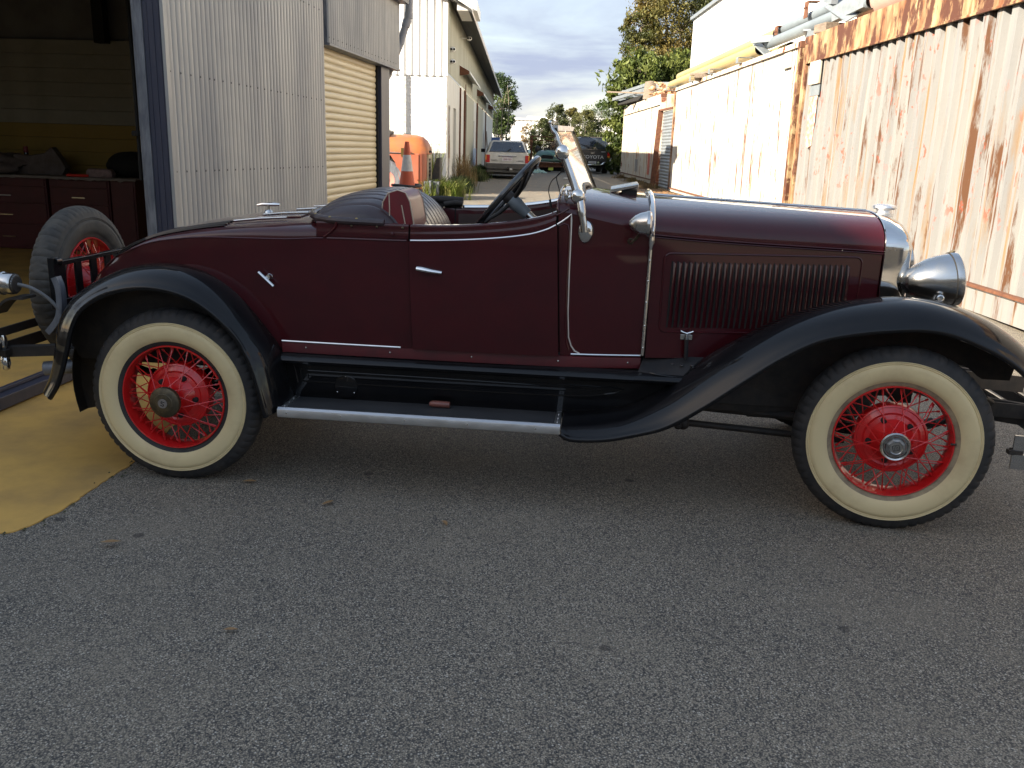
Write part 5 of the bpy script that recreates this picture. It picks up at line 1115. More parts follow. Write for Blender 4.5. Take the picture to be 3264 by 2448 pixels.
# --- front bumper: two bars that curve back at the ends
fbm = B()
for (z0, z1) in ((.415, .478), (.335, .398)):
    path = [(p.x, p.y) for p in curve([(3.617, -.062), (3.70, -.068), (3.80, -.03), (3.88, .10), (3.93, .40), (3.94, .76), (3.93, 1.12), (3.88, 1.42), (3.80, 1.55), (3.70, 1.588), (3.617, 1.582)], 50)]
    fbm.grid([[(x, y, z0), (x, y, z0+.012), (x, y, z1-.012), (x, y, z1)] for x, y in path])
fbo = fbm.build('front_bumper', M['nickel'], car, smooth=.8); solid(fbo, .012, 0)
fk = B()
for (z0, z1) in ((.418, .475), (.338, .395)):
    fk.grid([[(x-.016, y, z0), (x-.016, y, z1)] for x, y in path if .05 < y < 1.47])
o = fk.build('bumper_back', M['blackdull'], fbo); solid(o, .002)
fk = B(); fk.lathe([(.014, -.012), (.016, -.004), (.016, .006), (.014, .012)], (3.622, -.055, .406), 'z', 14); fk.box((3.60, -.075, .398), (3.655, -.045, .415)); fk.build('bumper_spacer', M['under'], fbo)
fk = B(); 
for y in (.42, 1.10): fk = B(); fk.beam((3.60, y, .47), (3.92, y, .43), .03, .10); fk.build('bumper_iron', M['under'], fbo)
fk = B(); fk.beam((3.45, .30, .62), (3.93, .62, .53), .012, .075); fk.build('bumper_iron', M['under'], fbo)
fk = B(); fk.beam((3.52, .28, .50), (3.92, .40, .45), .012, .065); fk.build('bumper_iron', M['under'], fbo)
fk = B(); fk.tube([(3.52, .25, .56), (3.60, .22, .555), (3.64, .25, .53), (3.62, .30, .51)], .012, 8); fk.build('bumper_loop', M['under'], fbo)

# --- lamps
def headlamp(y, lab):
    hl = B(); c = (0, 0, 0); C0 = (3.446, y, 1.043); pr = [(.0001, -.214), (.024, -.210), (.050, -.192), (.077, -.154), (.097, -.108), (.108, -.066), (.1135, -.030), (.1145, -.012), (.1185, -.012), (.1205, 0), (.1185, .016), (.110, .022)]
    hl.lathe(pr, c, 'x', 44); h = hl.build('headlight', M['nickel'], car, smooth=.5); h['label'] = lab; h.location = C0; h.rotation_euler = (0, -.14, 0)
    e_ = B(); e_.lathe([(.110, .020), (.08, .032), (.04, .038), (.0001, .040)], c, 'x', 30); e_.build('lens', M['lens'], h)
    e_ = B(); e_.lathe([(.1155, -.016), (.1172, -.013), (.1172, -.010)], c, 'x', 44); e_.build('gasket', M['darkvoid'], h)
    e_ = B(); cy_ = -.098; e_.lathe([(.018, .0), (.017, -.014), (.012, -.016), (.011, -.012), (.0001, -.011)], (c[0]-.085, cy_, c[2]-.062), 'y', 18); e_.build('fixing_nut', M['nickel'], h)
    e_ = B(); e_.tube([(c[0]-.01, 0, c[2]+.116), (c[0]+.01, 0, c[2]+.125)], .006, 6); e_.build('rim_catch', M['brass'], h)
    e_ = B(); e_.tube([(c[0]-.06, 0, c[2]-.10), (c[0]-.075, 0, -.13), (c[0]-.09, 0, -.17)], .022, 10); e_.build('stem', M['nickel'], h)
headlamp(.40, 'near headlight, polished bullet shape'); headlamp(1.08, 'far headlight, behind the near one')
bb = B(); bb.tube([(p.x, p.y, p.z) for p in curve([(3.37, .20, .90), (3.37, .40, .905), (3.37, .76, .88), (3.37, 1.08, .905), (3.37, 1.3, .90)], 20)], .018, 8); bb.build('lamp_bar', M['nickel'], car)
def cowl_lamp(y, s):
    cl = B(); c = (2.085, y, 1.250); cl.lathe([(.0001, -.078), (.014, -.073), (.034, -.052), (.047, -.028), (.053, -.004), (.056, 0), (.056, .012), (.050, .018)], c, 'x', 28); o = cl.build('cowl_lamp', M['nickel'], car)
    e_ = B(); e_.lathe([(.050, .016), (.03, .026), (.0001, .03)], c, 'x', 20); e_.build('lens', M['lens'], o)
    e_ = B(); e_.tube([(c[0]-.03, y+.01*s, c[2]-.048), (c[0]-.045, y+.03*s, c[2]-.07), (c[0]-.058, y+.03*s, c[2]-.075)], .006, 6); e_.lathe([(.012, -.006), (.014, 0), (.012, .006), (.006, .006), (.006, -.006)], (c[0]-.062, y+.025*s, c[2]-.076), 'y', 10); e_.build('lamp_screw', M['brass'], o)
    e_ = B(); e_.tube([(c[0]+.0, y+.04*s, c[2]-.04), (c[0]+.025, y+.10*s, c[2]-.06)], .012, 8); e_.build('lamp_arm', M['nickel'], o)
cowl_lamp(.125, 1); cowl_lamp(2*YC-.125, -1)

# --- windscreen
ws_t = Vector((1.678, 0, 1.632)); ws_b = Vector((1.805, 0, 1.352)); 
gl = B()
def wsp(y, t, o=0):
    s_y = (y-.235)/1.05; a_ = Vector((1.681+.020*s_y, 0, 1.624+.018*s_y)); b2_ = Vector((1.795+.046*s_y, 0, 1.368-.028*s_y)); p = a_+(b2_-a_)*t; n_ = Vector((.91, 0, .41)); return (p.x+n_.x*o, y, p.z+n_.z*o)
ysw = np.linspace(.235, 2*YC-.235, 33); 
gl.grid([[wsp(y, t) for t in np.linspace(0, 1.10 if abs(y-YC) > .42 else 1.10-.22*sm((.42-abs(y-YC))/.25), 6)] for y in ysw])
gm = bpy.data.materials.new('old_windscreen_glass'); gm.use_nodes = True; n, l = gm.node_tree.nodes, gm.node_tree.links; p = n['Principled BSDF']
p.inputs['Base Color'].default_value = (.80, .72, .55, 1); p.inputs['Roughness'].default_value = .25; p.inputs['Coat Weight'].default_value = 1.0; p.inputs['Coat IOR'].default_value = 1.8; p.inputs['Alpha'].default_value = .8
nz = n.new('ShaderNodeTexNoise'); nz.inputs['Scale'].default_value = 5; nz.inputs['Detail'].default_value = 5; mr = n.new('ShaderNodeMapRange'); mr.inputs['From Min'].default_value = .35; mr.inputs['From Max'].default_value = .7; mr.inputs['To Min'].default_value = .88; mr.inputs['To Max'].default_value = 1.0
tcx = n.new('ShaderNodeTexCoord'); l.new(tcx.outputs['Object'], nz.inputs['Vector']); l.new(nz.outputs['Fac'], mr.inputs['Value']); l.new(mr.outputs['Result'], p.inputs['Alpha'])
glo = gl.build('windscreen', gm, car, smooth=.9)
fr_ = B(); fr_.beam(wsp(.215, -.03), wsp(2*YC-.215, -.03), .022, .022); o = fr_.build('frame_top', M['alu'], glo)
fr_ = B(); fr_.beam(wsp(.222, -.03, -.004), wsp(.222, 1.08, -.004), .018, .016, up=(0, 1, 0)); fr_.build('frame_side', M['brass'], glo)
fr_ = B(); fr_.beam(wsp(2*YC-.222, -.03, .004), wsp(2*YC-.222, 1.18, .004), .012, .012, up=(0, 1, 0)); fr_.build('frame_side', M['brass'], glo)
fr_ = B(); fr_.tube([wsp(y, (1.12 if abs(y-YC) > .42 else 1.12-.22*sm((.42-abs(y-YC))/.25)), -.004) for y in ysw], .012, 8); fr_.build('rubber_seal', mat('perished_seal', (.22, .19, .15), .6), glo)
for (yy, s) in ((.205, 1), (2*YC-.205, -1)):
    ps_ = B(); ps_.tube([(p.x, yy+p.y*s, p.z) for p in curve([(1.655, .0, 1.645), (1.664, 0, 1.625), (1.684, 0, 1.600), (1.690, 0, 1.575), (1.705, 0, 1.545), (1.735, -.003, 1.48), (1.765, -.012, 1.41), (1.782, -.022, 1.368), (1.795, -.03, 1.345), (1.808, -.048, 1.29), (1.818, -.052, 1.245), (1.824, -.05, 1.205)], 50)], [.006]*3+[.010]*4+[.014]*8+[.017]*19+[.018]*8+[.015]*8, 12)
    po = ps_.build('windscreen_post', M['nickel'], glo)
    k_ = B(); k_.sphere((1.712, yy-.008*s, 1.530), .031, 10, (1, .75, 1.1)); k_.lathe([(.0001, -.030*s), (.007, -.030*s), (.008, -.02*s)], (1.712, yy, 1.530), 'y', 6); k_.build('knuckle', M['chrome'], po)
    k_ = B(); k_.sphere((1.787, yy-.035*s, 1.352), .031, 10, (1, .8, 1)); k_.tube([(1.76, yy, 1.35), (1.745, yy, 1.345)], .008, 8); k_.sphere((1.738, yy-.0, 1.352), .013, 6, (.8, 1, 2.0)); k_.build('knuckle', M['chrome'], po)
    k_ = B(); k_.sphere((1.655, yy, 1.652), .009, 6); k_.build('finial', M['chrome'], po)
    zc0 = 1.215; k_ = B(); k_.sphere((1.828, sy(1.82, 1.22)-.006 if s > 0 else 2*YC-sy(1.82, 1.22)+.006, zc0-.01), .032, 12, (1, .42, 1.5)); k_.build('foot_plate', M['chrome'], po)
    k_ = B(); k_.sphere((1.828, sy(1.82, 1.22)+.008 if s > 0 else 2*YC-sy(1.82, 1.22)-.008, zc0-.008), .038, 12, (1, .30, 1.42)); k_.build('foot_gasket', M['rubber'], po)
wi = B()
wi.tube([(p.x, p.y, p.z) for p in curve([(1.72, .23, 1.47), (1.70, .25, 1.44), (1.668, .27, 1.41), (1.655, .28, 1.37), (1.665, .28, 1.325)], 20)], .0022, 5); wi.tube([(1.662, .28, 1.33), (1.667, .28, 1.300)], .0055, 6); wi.tube([(1.667, .28, 1.300), (1.672, .28, 1.27)], .0025, 5)
wi.tube([(p.x, p.y, p.z) for p in curve([(1.725, .23, 1.46), (1.69, .25, 1.43), (1.70, .27, 1.38), (1.712, .28, 1.33), (1.71, .28, 1.27)], 20)], .0022, 5)
wi.build('hanging_wire', M['rubber'], car)
wi = B(); wi.tube([(p.x, p.y, p.z) for p in curve([(1.775, .21, 1.325), (1.74, .23, 1.30), (1.72, .25, 1.27), (1.735, .26, 1.24)], 14)], .003, 5); wi.tube([(p.x, p.y, p.z) for p in curve([(1.78, .195, 1.34), (1.80, .19, 1.315), (1.815, .18, 1.30)], 8)], .003, 5); wi.sphere((1.80, .185, 1.308), .009, 5); wi.build('mirror_stay', M['nickel'], car)
# --- steering wheel
sc_ = Vector((1.452, .42, 1.335)); ax = Vector((.765, 0, -.644)); up_ = Vector((.644, 0, .765)); lt = Vector((0, 1, 0))
s_ = B(); s_.tube([sc_+(up_*cos(a)+lt*sin(a))*.215 for a in np.linspace(0, 2*pi, 48, endpoint=False)], .0145, 10, closed=True); swh = s_.build('steering_wheel', M['rubber'] if False else mat('black_bakelite', (.012, .012, .013), .25, coat=.8, coatr=.12), car)
s_ = B()
for a in (radians(35), radians(145), radians(215), radians(325)):
    e_ = sc_+(up_*cos(a)+lt*sin(a))*.21; m_ = sc_+(up_*cos(a)+lt*sin(a))*.10+ax*.030; s_.tube([sc_+ax*.04, m_, e_], [.010, .009, .008], 8)
s_.build('spoke', M['under'], swh)
s_ = B(); s_.tube([sc_+ax*-.012, sc_+ax*0, sc_+ax*.03, sc_+ax*.05], [.02, .028, .030, .022], 14); s_.build('hub', M['under'], swh)
s_ = B(); s_.tube([sc_+ax*.03, sc_+ax*.06, sc_+ax*.09, sc_+ax*.13], [.030, .034, .028, .026], 14); s_.build('column_shroud', M['greypipe'], swh)
s_ = B(); s_.tube([sc_+ax*.13, sc_+ax*.42], .021, 14); s_.build('column', M['nickel'], swh)
s_ = B(); s_.tube([sc_+ax*.26+Vector((.02, .0, .02)), sc_+ax*.28+Vector((.03, -.02, .045))], .014, 8); s_.build('control_lever', M['pearl'], swh)
# --- upholstery
def seat_surface(npl=15):
    y0, y1 = .205, 2*YC-.205; NU = npl*10; rows = []
    for i in range(NU+1):
        u = i/NU; y = y0+(y1-y0)*u; q = abs(u-.5)*2
        hgt = 1.212+.122*(max(0, 1-q**2.6))**.5
        xr = .66-.10*(max(0, 1-q**2))**.5-.02; xf = .95+.14*(1-(1-min(1, (1-q)*2.5))**2)
        ph = (u*npl) % 1; dent = -.013*max(0, 1-min(ph, 1-ph)/.16)**2
        row = []
        for j in range(23):
            t = j/22
            if t < .45:
                a = t/.45*pi/2; x = xr+(.84-xr)*(1-cos(a)); z = 1.195+(hgt-1.195)*sin(a)
            else:
                a = (t-.45)/.55; x = .84+(xf-.84)*sin(a*pi/2)+.03*a; z = hgt-(hgt-.92)*(a**1.9)
            nx, nz_ = (-.3, .9) if t < .45 else (.4, .7)
            row.append((x+nx*dent*.6, y, z+nz_*dent))
        rows.append(row)
    return rows
ub = B(); ub.grid(seat_surface()); seat = ub.build('seat_back', M['leather'], car, smooth=1.2)
rl_ = B(); rp = [(p.x, p.y, p.z) for p in curve([(.945, .165, 1.208), (.80, .160, 1.210), (.70, .165, 1.212), (.635, .195, 1.218), (.585, .28, 1.222), (.56, .42, 1.226), (.55, .76, 1.23), (.56, 1.1, 1.226), (.585, 1.24, 1.222), (.635, 1.325, 1.216), (.70, 1.355, 1.21), (.945, 1.355, 1.208)], 60)]
rl_.tube(rp, .0165, 10); rl = rl_.build('cockpit_roll', M['leather'], seat)
for i in (4, 8, 11, 14, 16, 18, 21, 24, 28):
    p = rp[i]; s_ = B(); s_.sphere((p[0], p[1]-.004, p[2]+.013), .0075, 6, (1, 1, .6)); s_.build('stud', M['stem'], rl)
cu = B(); # red back pad with piping
sec_ = [(.908, 1.00), (.900, 1.20), (.908, 1.290), (.932, 1.330), (.977, 1.344), (1.012, 1.334), (1.032, 1.295), (1.050, 1.20), (1.07, 1.10), (1.075, 1.00)]
P = []
for (y, k) in ((.285, .94), (.292, .985), (.31, 1.0), (.42, 1.005), (.55, 1.0), (.57, .985), (.577, .94)):
    P.append([(.985+(x-.985)*k, y, 1.0+(z-1.0)*(.975+.025*k)) for x, z in sec_])
cu.grid(P); cu.add(P[0], [tuple(range(len(sec_)))]); cu.add(P[-1], [tuple(range(len(sec_)))]); pad = cu.build('back_pad', M['leatherred'], car, smooth=.9)
pi_ = B(); pi_.tube([(x, .288, z) for x, z in sec_], .0030, 6); pi_.tube([(x, .572, z) for x, z in sec_[2:8]], .0030, 6)
pi_.tube([(.932, y, 1.3315) for y in np.linspace(.29, .57, 8)], .0028, 6); pi_.tube([(.945, .283, 1.0), (.938, .283, 1.18), (.940, .283, 1.26), (.937, .287, 1.332)], .0028, 6); pi_.tube([(1.025, .283, 1.0), (1.015, .283, 1.18), (.995, .283, 1.28)], .0028, 6); pi_.build('piping', M['piping'], pad)
cs_ = B(); cs_.prism([(.95, .2, .88), (1.40, .2, .90), (1.42, .2, .96), (1.38, .2, 1.0), (.97, .2, .99)], (0, 1.12, 0)); bevel(cs_.build('seat_cushion', M['leather'], car), .03, 3)
fc = B(); yy = 2*YC-sy(1.0, 1.2)-.015
fc.grid([[(x, yy-.01+.004*sin(30*x), z+.004*sin(22*x)) for z in (.95, 1.05, 1.15, 1.24)] for x in np.linspace(.88, 1.095, 12)]); fc.tube([(.87, yy-.01, 1.245), (.95, yy-.012, 1.250), (1.03, yy-.012, 1.248), (1.10, yy-.01, 1.245)], [.010, .015, .017, .018], 8)
fc.tube([(1.0, yy-.03, 1.225), (1.06, yy-.03, 1.235), (1.10, yy-.028, 1.232)], .012, 8); o = fc.build('side_curtain', M['fabric'], car, smooth=.9); solid(o, .004)
for (x, z) in ((.995, 1.205), (1.095, 1.215)): s_ = B(); s_.sphere((x, yy-.018, z), .006, 5); s_.build('press_stud', M['piping'], o)
# interior floor + inner far side
bb = B(); bb.box((.95, .22, .60), (1.75, 1.30, .64)); bb.build('cockpit_floor', M['darkvoid'], car)

# clay lump resting on the running board - a thing of its own
r = root('clay_lump', 'reddish brown lump of clay or sausage shape lying on the running board', 'lump', c2w(1.20, .155, .380), -PS)
bb = B(); bb.tube([(-.048, 0, .016), (-.044, 0, .016), (-.030, 0, .017), (0, 0, .017), (.030, 0.002, .016), (.048, .002, .016)], [.002, .010, .0155, .016, .0155, .015], 12); bb.build('lump', M['gunk'], r)
# ================================================================= PLANTS
LM = {'olive': leafmat('olive_leaves', (.04, .052, .018), (.075, .085, .028), (.12, .115, .04), .5),
      'green': leafmat('broad_green_leaves', (.03, .048, .010), (.068, .090, .018), (.125, .145, .035), 1.0, .3),
      'gold': leafmat('golden_leaves', (.05, .06, .018), (.11, .10, .028), (.17, .125, .035), .45),
      'russet': leafmat('russet_leaves', (.12, .08, .035), (.22, .15, .07), (.16, .14, .05), 1.5),
      'dark': leafmat('dark_green_leaves', (.025, .045, .014), (.045, .075, .02), (.075, .10, .03), .6),
      'grass': leafmat('bright_grass', (.10, .15, .025), (.16, .20, .04), (.25, .24, .08), 3, .4),
      'weed': leafmat('dull_weeds', (.04, .065, .02), (.065, .09, .03), (.11, .11, .05), 3, .3)}
M['bark'] = mat('grey_bark', (.14, .11, .085), .9, var=(.08, .065, .05), vs=9, bump=.5, bs=30)
def crown(blobs, size, m, parent, origin, seed, clus=55, spread=.28, asp=.45, droop=0.):
    """blobs: (x, y, z, rx, ry, rz, leaves); leaves sit in clumps spread through each blob"""
    g = np.random.default_rng(seed); VV = []; 
    for (x, y, z, rx, ry, rz, nl) in blobs:
        nc = max(8, int(clus*(nl/4000)**.7)); d = g.normal(size=(nc, 3)); d /= np.linalg.norm(d, axis=1)[:, None]; rad = g.uniform(.45, 1.0, nc)**.6
        c = d*rad[:, None]*np.array([rx, ry, rz])+np.array([x, y, z]); cr_ = spread*min(rx, rz)*g.uniform(.55, 1.35, nc)
        k = g.integers(0, nc, nl); dd = g.normal(size=(nl, 3)); dd /= np.linalg.norm(dd, axis=1)[:, None]; p = c[k]+dd*(cr_[k]*g.uniform(.15, 1, nl)**.5)[:, None]*np.array([1.15, 1.15, .8])
        a = g.normal(size=(nl, 3)); a[:, 2] -= droop*1.5; a /= np.linalg.norm(a, axis=1)[:, None]; b_ = np.cross(a, g.normal(size=(nl, 3))); b_ /= np.linalg.norm(b_, axis=1)[:, None]
        s = size*g.uniform(.6, 1.35, nl)[:, None]; q = np.stack([p-a*s, p+b_*s*asp, p+a*s, p-b_*s*asp], 1); VV.append(q.reshape(-1, 3))
    V = np.concatenate(VV)-np.array(origin); n = len(V)//4
    me = bpy.data.meshes.new('crown'); me.vertices.add(len(V)); me.vertices.foreach_set('co', V.astype('f').ravel()); me.loops.add(4*n); me.loops.foreach_set('vertex_index', np.arange(4*n, dtype='i'))
    me.polygons.add(n); me.polygons.foreach_set('loop_start', np.arange(0, 4*n, 4, dtype='i')); me.polygons.foreach_set('loop_total', np.full(n, 4, dtype='i')); me.materials.append(m); me.update(); me.validate()
    o = bpy.data.objects.new('crown', me); COL.objects.link(o); o.parent = parent; return o
def limb(bld, p0, p1, r0, r1, bends=5, w=.12):
    P = []; R = []
    for i in range(bends+1):
        t = i/bends; q = Vector(p0).lerp(Vector(p1), t); l = (Vector(p1)-Vector(p0)).length
        if 0 < i < bends: q += Vector((random.uniform(-w, w), random.uniform(-w, w), 0))*l*.35
        P.append(q); R.append(r0+(r1-r0)*t)
    bld.tube(P, R, 7)
def tree(label, base, blobs, size, m, seed, tr=.14, cat='tree', name='tree', group=None, asp=.45, droop=0., spread=.28, clus=55):
    r = root(name, label, cat, base, 0, group); bb = B(); o = Vector(base)
    top = blobs[0]; mid = Vector((top[0], top[1], top[2]-.35*top[5]))-o; fork = mid*.5; limb(bb, (0, 0, -.1), fork, tr, tr*.75)
    for bl in blobs: limb(bb, fork, Vector((bl[0], bl[1], bl[2]))-o, tr*.6, tr*.15); 
    for k in range(6):
        bl = random.choice(blobs); limb(bb, mid, Vector((bl[0]+random.uniform(-.6, .6)*bl[3], bl[1]+random.uniform(-.6, .6)*bl[4], bl[2]+random.uniform(-.2, .7)*bl[5]))-o, tr*.3, tr*.06)
    bb.build('trunk', M['bark'], r, smooth=1.0); crown(blobs, size, m, r, base, seed, clus, spread, asp, droop); return r
G = .35
tree('large broad-leaved green tree hanging over the farthest container', (6.4, 45, G), [(6.3, 45, 4.2, 2.0, 2.2, 2.0, 9000), (5.1, 44.5, 2.9, .95, 1.5, 1.9, 3600), (7.9, 45, 4.6, 2.2, 2.0, 1.7, 5000), (5.6, 44.5, 5.3, 1.2, 1.4, .8, 1900), (4.9, 44, 4.2, .7, .9, .8, 900), (4.7, 44, 1.9, .5, .9, 1.2, 1100)], .135, LM['green'], 3, .2, droop=.7, asp=.34, spread=.30)
tree('tall golden-leaved tree rising above the broad green tree', (9.3, 56, G), [(9.3, 56, 9.3, 2.9, 2.5, 2.5, 16000), (7.4, 55.5, 7.2, 1.5, 1.6, 1.2, 5000), (11.5, 56, 8.5, 2.5, 2.4, 2.6, 8000), (8.6, 55, 6.2, 1.8, 1.6, 1.5, 5000), (8.3, 56, 11.2, 1.4, 1.4, 1.2, 4500), (6.9, 56, 8.6, 1.1, 1.1, 1.0, 3200), (7.6, 56, 9.9, 1.1, 1.1, .9, 3000)], .085, LM['gold'], 5, .28, spread=.24, clus=90)
tree('bushy tree with dark foliage directly behind the left building end', (-1.4, 77, G), [(-1.65, 77, 4.9, 1.45, 1.4, 2.4, 9000), (-.92, 76.5, 5.3, .66, .8, .85, 2000), (-2.05, 77, 2.3, 1.2, 1.2, 1.9, 4500), (-1.3, 76, 3.5, .85, .8, .95, 2000)], .085, LM['dark'], 8, .16, spread=.30)
gn = 'trees in a row at the end of the alley'
rows_ = [('round olive bush tree at the left of the far row, before the white hall', 1.35, 60, 2.1, .85, 1.3, 'olive'), ('olive tree with the tallest round top, second in the far row', 2.35, 61, 2.9, .8, 1.45, 'olive'),
         ('brownish tree third in the far row', 3.3, 62, 2.8, .75, 1.5, 'gold'), ('dense olive tree fourth in the far row, above the black ute', 4.2, 60, 2.6, .95, 1.5, 'olive'), ('dark tree at the right of the far row, next to the broad green tree', 5.2, 61, 3.1, 1.0, 1.7, 'dark')]
for i, (lab, x, y, z, rx, rz, mm) in enumerate(rows_):
    x, y, z, rx, rz = x*1.27, y*1.27, 1.55+(z-1.55)*1.27, rx*1.27, rz*1.27
    tree(lab, (x, y, G), [(x, y, z, rx, rx, rz, 6500), (x+.25, y, z+rz*.75, rx*.42, .5, .42, 1300), (x-.5, y-.4, z-.7, rx*.6, .6, .8, 2200)], .07, LM[mm], 20+i, .09, group=gn, spread=.33)
tree('small thin russet tree in front of the white hall', (.50, 75, G), [(.47, 75, 2.6, .42, .4, .9, 700), (.22, 75, 1.7, .25, .3, .4, 160), (.75, 75, 1.8, .25, .3, .4, 120)], .07, LM['russet'], 31, .05, spread=.5)
tree('green shrub between the black ute and the farthest container', (5.05, 46.5, G), [(5.1, 46.5, 1.5, .55, .6, 1.1, 3600), (4.75, 46, .8, .35, .4, .5, 1200)], .085, LM['green'], 33, .05, cat='shrub', name='shrub', droop=.6, asp=.34)
tree('low bright bush under the trees right behind the black ute', (4.5, 52, G), [(4.4, 52, 1.5, 1.0, .6, 1.0, 3500)], .07, LM['olive'], 35, .05, cat='shrub', name='shrub')
r = root('bare_tree', 'bare twisted branches standing in front of the left tree', 'tree', (-1.2, 66, G), 0); bb = B()
for (x0, x1, x2, h) in ((-.2, -.45, -.1, 4.6), (.0, -.15, .15, 5.0), (.35, .55, .75, 2.9), (-.1, .30, .2, 5.4), (.1, -.6, -.75, 3.9)):
    P = [(x0, 0, 0), (x0+random.uniform(-.1, .1), 0, h*.25), (x1, .1, h*.5), (x1+random.uniform(-.15, .15), 0, h*.75), (x2, .1, h)]; bb.tube([(p.x, p.y, p.z) for p in curve(P, 14)], [.045-.0028*i for i in range(14)], 6)
    for k in range(6): z = h*random.uniform(.4, .95); bb.tube([(x1, .05, z), (x1+random.uniform(-.4, .4), 0, z+random.uniform(.15, .6))], [.014, .004], 4)
bb.build('branches', mat('pale_dead_bark', (.30, .25, .18), .85), r)
def tuft(name, label, cat, pts_, n, h, m, seed, spread=.5, wid=.006, lean=.5):
    g = random.Random(seed); V = []; F = []; L = Vector((pts_[0][0], pts_[0][1], ground_z(*pts_[0][:2])))
    for k in range(n):
        px, py = g.choice(pts_); a = g.uniform(0, 6.28); rr = abs(g.gauss(0, spread)); x, y = px+rr*cos(a), py+rr*sin(a)*.7; z = ground_z(x, y)
        if x < WX+.03 and y > WY-.02: continue
        hh = h*g.uniform(.35, 1.15)*(1-.35*min(1, rr/spread/2)); b2 = g.uniform(0, 6.28); ln = hh*lean*g.uniform(.2, 1.3); w = wid*g.uniform(.6, 1.4); wx, wy = -sin(b2+g.uniform(-1, 1))*w, cos(b2)*w
        pr_ = [(x, y, z-.01), (x+cos(b2)*ln*.25, y+sin(b2)*ln*.25, z+hh*.5), (x+cos(b2)*ln*.65, y+sin(b2)*ln*.65, z+hh*.85), (x+cos(b2)*ln, y+sin(b2)*ln, z+hh*(.95-.2*lean))]
        i = len(V)
        for q, (p, kf) in enumerate(zip(pr_, (1, .9, .6, .1))): V += [(p[0]-wx*kf, p[1]-wy*kf, p[2]), (p[0]+wx*kf, p[1]+wy*kf, p[2])]
        for q in range(3): F.append((i+2*q, i+2*q+1, i+2*q+3, i+2*q+2))
    b = B(); b.add([(v[0]-L.x, v[1]-L.y, v[2]-L.z) for v in V], F); o = b.build(name, m, smooth=0, fixn=False); o.location = L; return stuff(tag(o, label, cat))
tuft('bright_grass', 'bright yellow-green grass tufts in the sun beside the traffic cone', 'grass', [(-2.0, 20.1), (-1.65, 20.3), (-1.40, 20.6)], 1300, .50, LM['grass'], 4, .16, .006, .6)
tuft('tall_weeds', 'tall dull weeds at the corner of the long white building', 'weeds', [(-1.95, 22.7), (-1.6, 23.1), (-2.2, 22.4), (-1.45, 23.8)], 3000, .50, LM['weed'], 5, .19, .006, .5)
tuft('dry_weeds', 'dry straggly weeds along the foot of the white building wall', 'weeds', [(-1.7, 26), (-1.65, 27.5), (-1.7, 29.5)], 600, 1.05, LM['russet'], 6, .18, .005, .35)
tuft('wall_weeds', 'low weeds by the blue dado, left of the white wagon', 'weeds', [(-1.55, 33), (-1.5, 35), (-1.6, 37), (-1.5, 31.5)], 1600, .55, LM['weed'], 7, .25, .009, .5)
tuft('rusty_verge_grass', 'dry grass under the farthest container edge', 'weeds', [(4.4, 33), (4.5, 36), (4.5, 40), (4.3, 29.8)], 900, .22, LM['russet'], 9, .25, .008, .8)
tuft('grille_weeds', 'tall grass stalks growing behind the orange truck nose', 'weeds', [(-1.98, 21.0), (-1.9, 21.3)], 160, 1.35, LM['grass'], 11, .12, .006, .25)

# ================================================================= VEHICLES
def ring(x0, x1, z0, z1, y, r, n=4):
    pts = []
    for (cx, cz, a0) in ((x1-r, z1-r, 0), (x0+r, z1-r, pi/2), (x0+r, z0+r, pi), (x1-r, z0+r, 1.5*pi)):
        for k in range(n+1): a = a0+pi/2*k/n; pts.append((cx+r*cos(a), y, cz+r*sin(a)))
    return pts
def loft(bld, rings, cap0=True, cap1=True):
    bld.grid(rings, cv=True); n = len(rings[0])
    if cap0: bld.add(rings[0], [tuple(range(n))])
    if cap1: bld.add(rings[-1], [tuple(range(n))])
def car_wheel(parent, x, y, r, w=.2, rimr=.19):
    b = B(); b.lathe([(rimr, -w/2), (r*.94, -w/2), (r, -w*.36), (r, w*.36), (r*.94, w/2), (rimr, w/2)], (x, y, r), 'x', 28); t = b.build('wheel', M['rubber'], parent)
    b = B(); b.lathe([(rimr, -w*.45), (rimr*.8, -w*.3), (.05, -w*.38), (.0001, -w*.4)], (x, y, r), 'x', 20); b.lathe([(rimr, w*.45), (rimr*.8, w*.3), (.05, w*.38), (.0001, w*.4)], (x, y, r), 'x', 20); b.build('rim', M['galv'], t); return t
def text(s, size, m, parent, loc, rot=(pi/2, 0, 0), depth=.004, sx=1.0, name='lettering', bold=.0):
    cu = bpy.data.curves.new('t', 'FONT'); cu.body = s; cu.size = size; cu.extrude = depth; cu.align_x = 'CENTER'; cu.align_y = 'CENTER'; cu.offset = bold; cu.resolution_u = 3
    ob = bpy.data.objects.new('t', cu); me = bpy.data.meshes.new_from_object(ob, depsgraph=None) if False else ob.to_mesh().copy(); ob.to_mesh_clear(); bpy.data.objects.remove(ob)
    me.materials.clear(); me.materials.append(m); o = bpy.data.objects.new(name, me); COL.objects.link(o); o.parent = parent; o.location = loc; o.rotation_euler = rot; o.scale = (sx, 1, 1); return o
M['wagonwhite'] = mat('off_white_car_paint', (.64, .62, .58), .4, coat=.5, coatr=.15, var=(.46, .44, .40), vs=3)
M['utepaint'] = mat('black_ute_paint', (.012, .013, .017), .3, coat=.8, coatr=.1, var=(.03, .028, .03), vs=3)
M['bumpgrey'] = mat('grey_brown_bumper', (.085, .078, .068), .6, var=(.06, .055, .05), vs=6)
